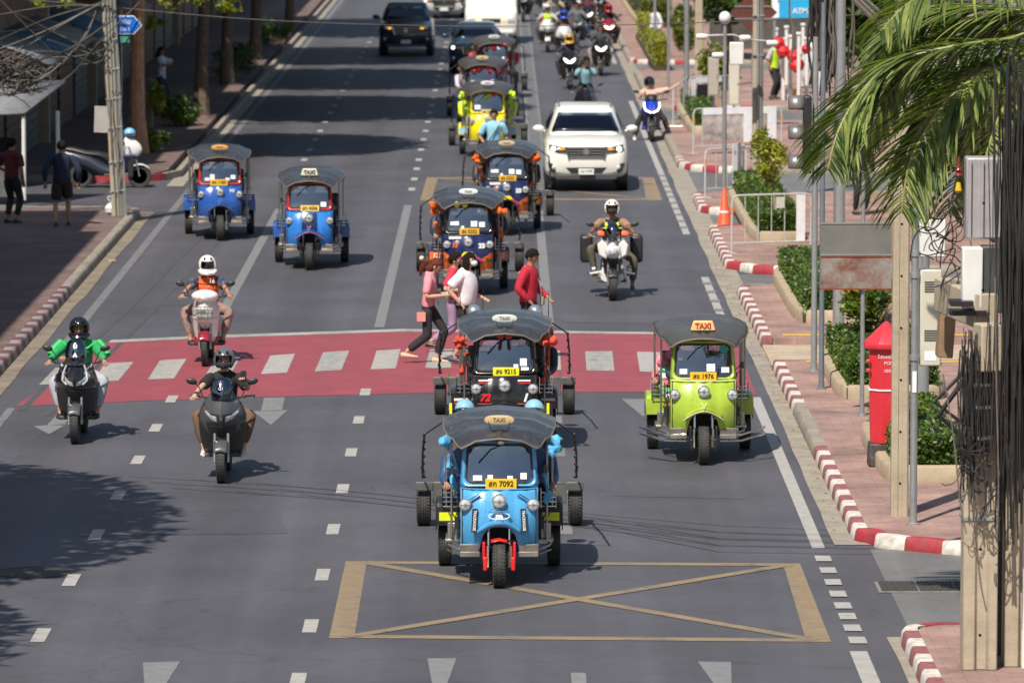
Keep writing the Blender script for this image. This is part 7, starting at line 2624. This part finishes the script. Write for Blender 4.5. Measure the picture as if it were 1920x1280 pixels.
CLB = ['thick cable rising steeply to the top of the leaning pole from the left frame edge', 'thick cable just under the steepest one at the upper left', 'cable leaving the left edge above the stall knot toward the pole top', 'thick cable that sags into the knot above the stall then climbs to the pole', 'thick cable leaving the right side of the stall knot toward the pole top',
       'thinner cable beside the thick one leaving the stall knot', 'thin cable running almost level behind the leaning pole, then dropping', 'thin cable crossing downward from the top left corner to the pole', 'slim cable running nearly level along the top left edge', 'level cable just above the stall knot ending at the pole',
       'thin cable falling from the top left corner to the knot', 'short cable between the blue awning and the leaning pole', 'thinnest cable falling at the far left edge', 'cable crossing level below the street sign from the left edge', 'dark cable hanging down the left face of the leaning pole',
       'cable passing behind the pole toward the orange-brown tree trunk', 'fine cable level across the awning to the pole', 'fine cable hanging down the right face of the leaning pole']
for i, (pp, r_) in enumerate(spec):
    cable([at(u, v, Yp - (.6 if k == 0 else 0) + random.uniform(-.2, .2)) for k, (u, v) in enumerate(pp)], r_, CLB[i], CABB if i % 3 else CAB, GC)
def tangle(c, r, n, th, lb, mats, drop=0.0, loops=True, name='cable_tangle'):
    o = thing(name, lb, 'cables', c)
    for q, mt in enumerate(mats):
        mb = MB()
        for i in range(n):
            if drop:
                x, y = random.gauss(0, r[0] * .5), random.gauss(0, r[1] * .5)
                z0 = random.uniform(.85, 1.35) * r[2]
                z1 = -random.uniform(.2, 1) * r[2]
                k = 7
                P = [Vector((x + math.sin(i + j * 1.1) * r[0] * .09 + random.gauss(0, r[0] * .025), y + random.gauss(0, .015), z0 + (z1 - z0) * j / k)) for j in range(k + 1)]
            else:
                a0 = random.uniform(0, 6.28)
                wa, wb = random.uniform(.2, .9), random.uniform(.25, 1.0)
                rr1 = random.uniform(.4, 1)
                cx, cz = random.gauss(0, r[0] * .3), random.gauss(0, r[2] * .3)
                P = [Vector((cx + math.cos(a0 + j * .3 * wa) * r[0] * .6 * rr1 + noise.noise(Vector((i * 1.7, j * .09, 0))) * r[0] * .7, random.gauss(0, r[1] * .2), cz + math.sin(a0 + j * .3 * wb) * r[2] * .55 * rr1 + noise.noise(Vector((i * 1.7, j * .09, 9))) * r[2] * .6)) for j in range(34)]
            mb.tube(P, th * random.uniform(.6, 1.3), 5)
        mb.build('strand', mt, o)
    return o
tangle(at(28, 135, 111), (.75, .2, .5), 34, .012, 'dense knot of dusty cables at the left edge above the stall', (CABB, CAB))
# ------------------------------------------------------------ near right: twin concrete poles, platform, transformer
Yn = 52.0
xn = at(1834, 1280, Yn).x
zt0p = at(1834, 668, Yn).z - PH
o = thing('utility_pole', 'stout concrete pole at the lower right wrapped in a steel band', 'utility pole', (xn, Yn, PH))
mb = MB()
a = .17
mb.prism([(-a, -a), (-.05, -a), (-.04, -a + .025), (.07, -a + .025), (.08, -a), (a, -a), (a, a), (-a, a)], 'z', 0, zt0p)
mb.build('shaft', CPOLE, o, bevel=.012)
mb = MB()
for k in range(6):
    mb.lathe([(.014, -.003), (.001, -.003)], (.0, -a + .024, .35 + k * .85), 'y', 8)
mb.build('bolt_hole', BLK, o)
zb1 = at(1834, 968, Yn).z - PH
mb = MB()
mb.box((0, 0, zb1), (2 * a + .03, 2 * a + .03, .03))
mb.build('steel_band', GRYP, o)
o2 = thing('utility_pole', 'second stout concrete pole at the right edge with a white pipe', 'utility pole', (at(1908, 1280, Yn).x + .06, Yn + .2, PH))
mb = MB()
mb.prism([(-.19, -a), (-.05, -a), (-.04, -a + .025), (.07, -a + .025), (.08, -a), (.19, -a), (.19, a), (-.19, a)], 'z', 0, zt0p + .5)
mb.build('shaft', CPOLE, o2, bevel=.012)
mb = MB()
mb.tube([(.0, -.2, 0), (.0, -.2, zt0p + .4)], .025, 8)
mb.tube([(.075, -.2, 0), (.075, -.2, zt0p + .4)], .02, 8)
mb.build('pipe', WBX, o2)
q_ = thing('shade_cylinder', 'black cylinder added for the dark shade under the platform, before the stout pole', 'shade filler', at(1836, 780, Yn - .28))
MB().lathe([(.03, -.38), (.12, -.34), (.14, -.2), (.14, .3), (.12, .42), (.05, .46)], (0, 0, 0), 'z', 14).build('case', M('shade_black', (.018, .018, .018), .7), q_)  # black cylinder added to stand for the shade under the platform
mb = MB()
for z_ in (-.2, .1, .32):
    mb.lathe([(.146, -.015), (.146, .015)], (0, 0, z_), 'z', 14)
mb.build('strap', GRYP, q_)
# concrete bracket beams and platform
zt0, zt1 = at(1834, 690, Yn).z, at(1834, 590, Yn).z
o = thing('platform', 'concrete transformer platform on the lower right poles', 'platform', (xn, Yn, 0))
mb = MB()
mb.box((.22, -.30, (zt0 + zt1) / 2 - .02), (.60, .26, .46), (0, 0, R(14)))
mb.box((-.08, .9, (zt0 + zt1) / 2 + .30), (.24, 1.8, .34), (0, 0, R(8)))
mb.build('beam', CPOLE, o, bevel=.015)
mb = MB()
MB().box((-.20, .0, zt1 + .12), (.22, .3, .05)).build('bearing_plate', BLKM, o)
mb.tube([(-.17, -.1, zt0 - .1), (-.42, -.1, zt0 - .45), (-.1, -.1, zt0 - .75)], .03, 6)
mb.tube([(-.17, -.1, zt0 - .02), (-.46, -.1, zt0 - .32), (-.1, -.1, zt0 - .6)], .022, 6)
mb.build('bracket', BLKM, o)
LIL = M('transformer_grey', (.36, .34, .35), .5, .1, .1, 4, 0, dirt=((.2, .17, .15), .25))
p = at(1838, 370, Yn + .3)
o = thing('transformer', 'grey transformer box with dark fittings under the palm', 'transformer', p)
MB().box((.05, 0, 0), (.40, .3, .80)).build('tank', LIL, o, bevel=.02)
mb = MB()
for k in range(3):
    mb.box((-.12 + .12 * k, -.17, 0), (.03, .04, .76))
mb.build('cooling_fin', LIL, o)
mb = MB()
mb.lathe([(.02, 0), (.04, .02), (.02, .05), (.04, .07), (.02, .10), (.01, .2)], (-.22, -.05, .2), 'z', 10)
mb.build('insulator', M('brown_insulator', (.18, .02, .02), .2), o)
mb = MB()
mb.lathe([(.02, 0), (.035, .02), (.02, .1)], (-.22, -.05, .05), 'z', 10)
mb.build('yellow_fitting', M('fitting_yellow', (.6, .4, .02), .4), o)
p = at(1822, 520, Yn + .1)
o = thing('switch_box', 'pale switch box standing on the concrete platform', 'switch box', p)
MB().box((0, 0, 0), (.20, .2, .60)).build('housing', WBX, o, bevel=.015)
MB().box((.20, .05, -.02), (.22, .2, .66)).build('dark_side', DKG, o, bevel=.015)
MB().box((-.04, -.02, -.34), (.36, .25, .05)).build('plate', BLKM, o)
p = at(1775, 600, Yn + 2.2)
o = thing('cable_duct', 'brown wooden duct cover between the beige cabinet and the platform', 'duct cover', p)
MB().box((0, 0, 0), (.16, .3, .75), (0, R(4), 0)).build('board', M('brown_board', (.26, .17, .10), .8, 0, .2, 4), o, bevel=.01)
MB().box((0, -.16, .3), (.17, .01, .05)).build('strap', GALV, o)
tangle(at(1818, 800, Yn - .45), (.15, .10, .74), 24, .006, 'hanging bundle of black cables in front of the stout concrete pole', (CAB, CAB), 1)
tangle(at(1905, 640, Yn - .5), (.20, .15, 2.1), 46, .008, 'long curtain of black cables down the right edge', (CAB, CAB), 1)
tangle(at(1822, 880, Yn - .6), (.30, .1, .5), 9, .006, 'knot of thin black wires below the platform', (CAB,))
tangle(at(1762, 460, Yn + 1), (.34, .1, .50), 12, .008, 'coil of black wire beside the white box', (CAB,))
tangle(at(1545, 90, 85), (.35, .3, 1.0), 26, .016, 'bundle of dark cables left of the palm at the top', (CAB, CABB), 1)
for i, (pp, r_, lb) in enumerate((([(1590, -10), (1640, 40), (1690, 90), (1760, 150)], .03, 'grey cable running down behind the palm, uppermost'), ([(1600, -10), (1650, 38), (1700, 86), (1770, 140)], .03, 'grey cable running down behind the palm, middle one'), ([(1612, -10), (1662, 34), (1712, 80), (1780, 130)], .025, 'grey cable running down behind the palm, lowest'),
                                ([(1700, -10), (1700, 60), (1720, 140)], .03, 'pale cable hanging straight behind the palm'), ([(1768, 700), (1788, 820), (1800, 940), (1812, 1000)], .008, 'white wire drooping beside the stout pole'), ([(1866, 520), (1868, 700), (1872, 900), (1870, 1000)], .008, 'thin wire hanging in front of the cable curtain'))):
    cable([at(u, v, 60 if r_ > .01 else Yn - .7) for u, v in pp], r_, lb, CABB)
o = thing('backdrop_trunk', 'dark trunk added as a backdrop behind the cables at the right edge', 'tree', (at(1905, 900, Yn + .9).x + .05, Yn + .9, PH))
mb = MB()  # trunk added only as a dark backdrop for the cables
mb.tube([(.02, 0, 0), (-.03, 0, 2), (.03, 0, 4), (.2, 0, 5.2)], [.30, .24, .20, .14], 12)
mb.build('trunk', M('dark_bark', (.035, .03, .025), .95, 0, .3, 8, .8, bscale=20), o)
mb = MB()
leaves(mb, (1.5, .9, 5.8), (1.3, 1.3, 1.0), 2600, .06, 16)
mb.build('crown', LF, o, flat=True)
# ------------------------------------------------------------ palm
PM = [leafmat('palm_green', (.135, .175, .045), .55), leafmat('palm_light', (.25, .29, .08), .55), leafmat('palm_dark', (.045, .09, .02), .5)]
RACH = M('palm_rachis', (.26, .25, .08), .5, 0, .2)
pc_ = at(2030, 20, 56)
o = thing('palm_tree', 'coconut palm arching its fronds in from the right edge', 'palm tree', (pc_.x, pc_.y, PH))
mb = MB()
mb.tube([(.25, .2, 0), (.15, .1, 2), (.05, 0, 4), (0, 0, pc_.z - PH)], [.2, .15, .13, .12], 14)
mb.build('trunk', M('palm_bark', (.2, .16, .12), .9, 0, .25, 8, .6), o)
def frond(pts, lens, label=None, droop=1.0, dens=46):
    base = Vector((pc_.x, pc_.y, PH))
    P = [Vector(p) - base for p in pts]
    Q = []
    for i in range(len(P) - 1):
        p0, p1, p2, p3 = P[max(0, i - 1)], P[i], P[i + 1], P[min(len(P) - 1, i + 2)]
        for k in range(8):
            t = k / 8
            Q.append(.5 * ((2 * p1) + (p2 - p0) * t + (2 * p0 - 5 * p1 + 4 * p2 - p3) * t * t + (3 * p1 - p0 - 3 * p2 + p3) * t ** 3))
    Q.append(P[-1])
    n = len(Q)
    mb = MB()
    mb.tube(Q, [.026 * (1 - .8 * i / n) + .004 for i in range(n)], 6)
    mb2 = MB()
    tot = dens
    for i in range(tot):
        t = .10 + .90 * i / tot
        f = t * (n - 1)
        j = min(n - 2, int(f))
        p = Q[j].lerp(Q[j + 1], f - j)
        d = (Q[j + 1] - Q[j]).normalized()
        side = d.cross(Vector((0, 0, 1)))
        if side.length < .1:
            side = Vector((1, 0, 0))
        side.normalize()
        ln = lens * (math.sin(math.pi * min(1, .18 + t * .80)) ** .6) * random.uniform(.85, 1.1)
        for s_ in (-1, 1):
            dirv = (d * random.uniform(.45, .7) + side * s_ * random.uniform(.45, .8) + Vector((0, 0, random.uniform(-.1, .15)))).normalized()
            q = p.copy()
            prev = None
            vs = []
            m = 6
            wd0 = .022 * random.uniform(.8, 1.25)
            for k in range(m + 1):
                tt = k / m
                wv = wd0 * (math.sin(math.pi * min(1, .15 + tt * .85)) ** .8 + .03)
                nr = dirv.cross(Vector((0, 0, 1)))
                if nr.length < .05:
                    nr = side
                nr.normalize()
                up = nr.cross(dirv)
                vs.append([q - nr * wv + up * wv * .5, q, q + nr * wv + up * wv * .5])
                q = q + dirv * ln / m
                dirv = (dirv + Vector((0, 0, -.16 * droop * (1 + tt)))).normalized()
            mb2.k = random.choice((0, 0, 1, 2)) if random.random() > .04 else 1
            mb2.grid(vs)
    ob = mb.build('frond_stem', RACH, o)
    mb2.build('frond_leaflets', PM, ob, sharp=25)
B_ = at(2030, 20, 56)
def fr(px, ys, lens, **k):
    frond([B_] + [at(u, v, y) for (u, v), y in zip(px, ys)], lens, **k)
fr([(1920, 112), (1855, 130), (1792, 175), (1742, 237), (1705, 310), (1690, 400)], [55.5, 55.2, 55, 54.8, 54.6, 54.5], 1.15, droop=.55, dens=90)
fr([(1905, 70), (1805, 85), (1692, 112), (1630, 160), (1592, 207), (1567, 260), (1552, 320)], [55.8, 55.6, 55.6, 55.5, 55.4, 55.3, 55.2], 1.05, droop=.5, dens=98)
fr([(1900, 20), (1800, 15), (1720, 45), (1660, 90)], [56.2, 56.4, 56.6, 56.8], 1.1, droop=.6, dens=60)
fr([(1940, -20), (1860, -30), (1760, -20), (1700, 10), (1650, 60)], [55, 54.5, 54, 53.8, 53.6], 1.0, droop=.7, dens=60)
fr([(1960, 90), (1910, 150), (1870, 230), (1845, 310), (1835, 370)], [55, 54.6, 54.3, 54.1, 54], .75, dens=50)
fr([(1915, 95), (1840, 125), (1770, 180), (1720, 250), (1690, 330)], [56, 56.2, 56.4, 56.5, 56.6], .95, droop=.6, dens=66)
fr([(1900, 40), (1830, 50), (1750, 80), (1680, 135), (1640, 190)], [56.6, 57, 57.3, 57.5, 57.7], 1.0, droop=.5, dens=66)
fr([(1935, 110), (1890, 170), (1840, 240), (1800, 320), (1780, 400)], [56.4, 56.6, 56.8, 57, 57.2], .85, droop=.7, dens=60)
fr([(1985, 150), (1960, 280), (1935, 420), (1915, 540)], [55, 54.5, 54.2, 54], .5, dens=36)
fr([(1930, 60), (1840, 70), (1770, 100), (1700, 150), (1650, 210), (1620, 280)], [57, 57.4, 57.8, 58, 58.2, 58.3], 1.0, droop=.6, dens=76)
fr([(1940, 30), (1880, 40), (1820, 75), (1775, 120), (1745, 180)], [56.4, 56.6, 56.8, 57, 57.1], 1.0, droop=.7, dens=60)
for a_ in (20, 60, 120, -30, -70, 200, 250):
    d_ = Vector((math.cos(R(a_)), math.sin(R(a_)), 0))
    if d_.x < -.3:
        continue
    frond([B_, B_ + d_ * .8 + Vector((0, 0, .5)), B_ + d_ * 1.7 + Vector((0, 0, .5)), B_ + d_ * 2.5 + Vector((0, 0, -.1)), B_ + d_ * 2.9 + Vector((0, 0, -.9))], .7, dens=40)
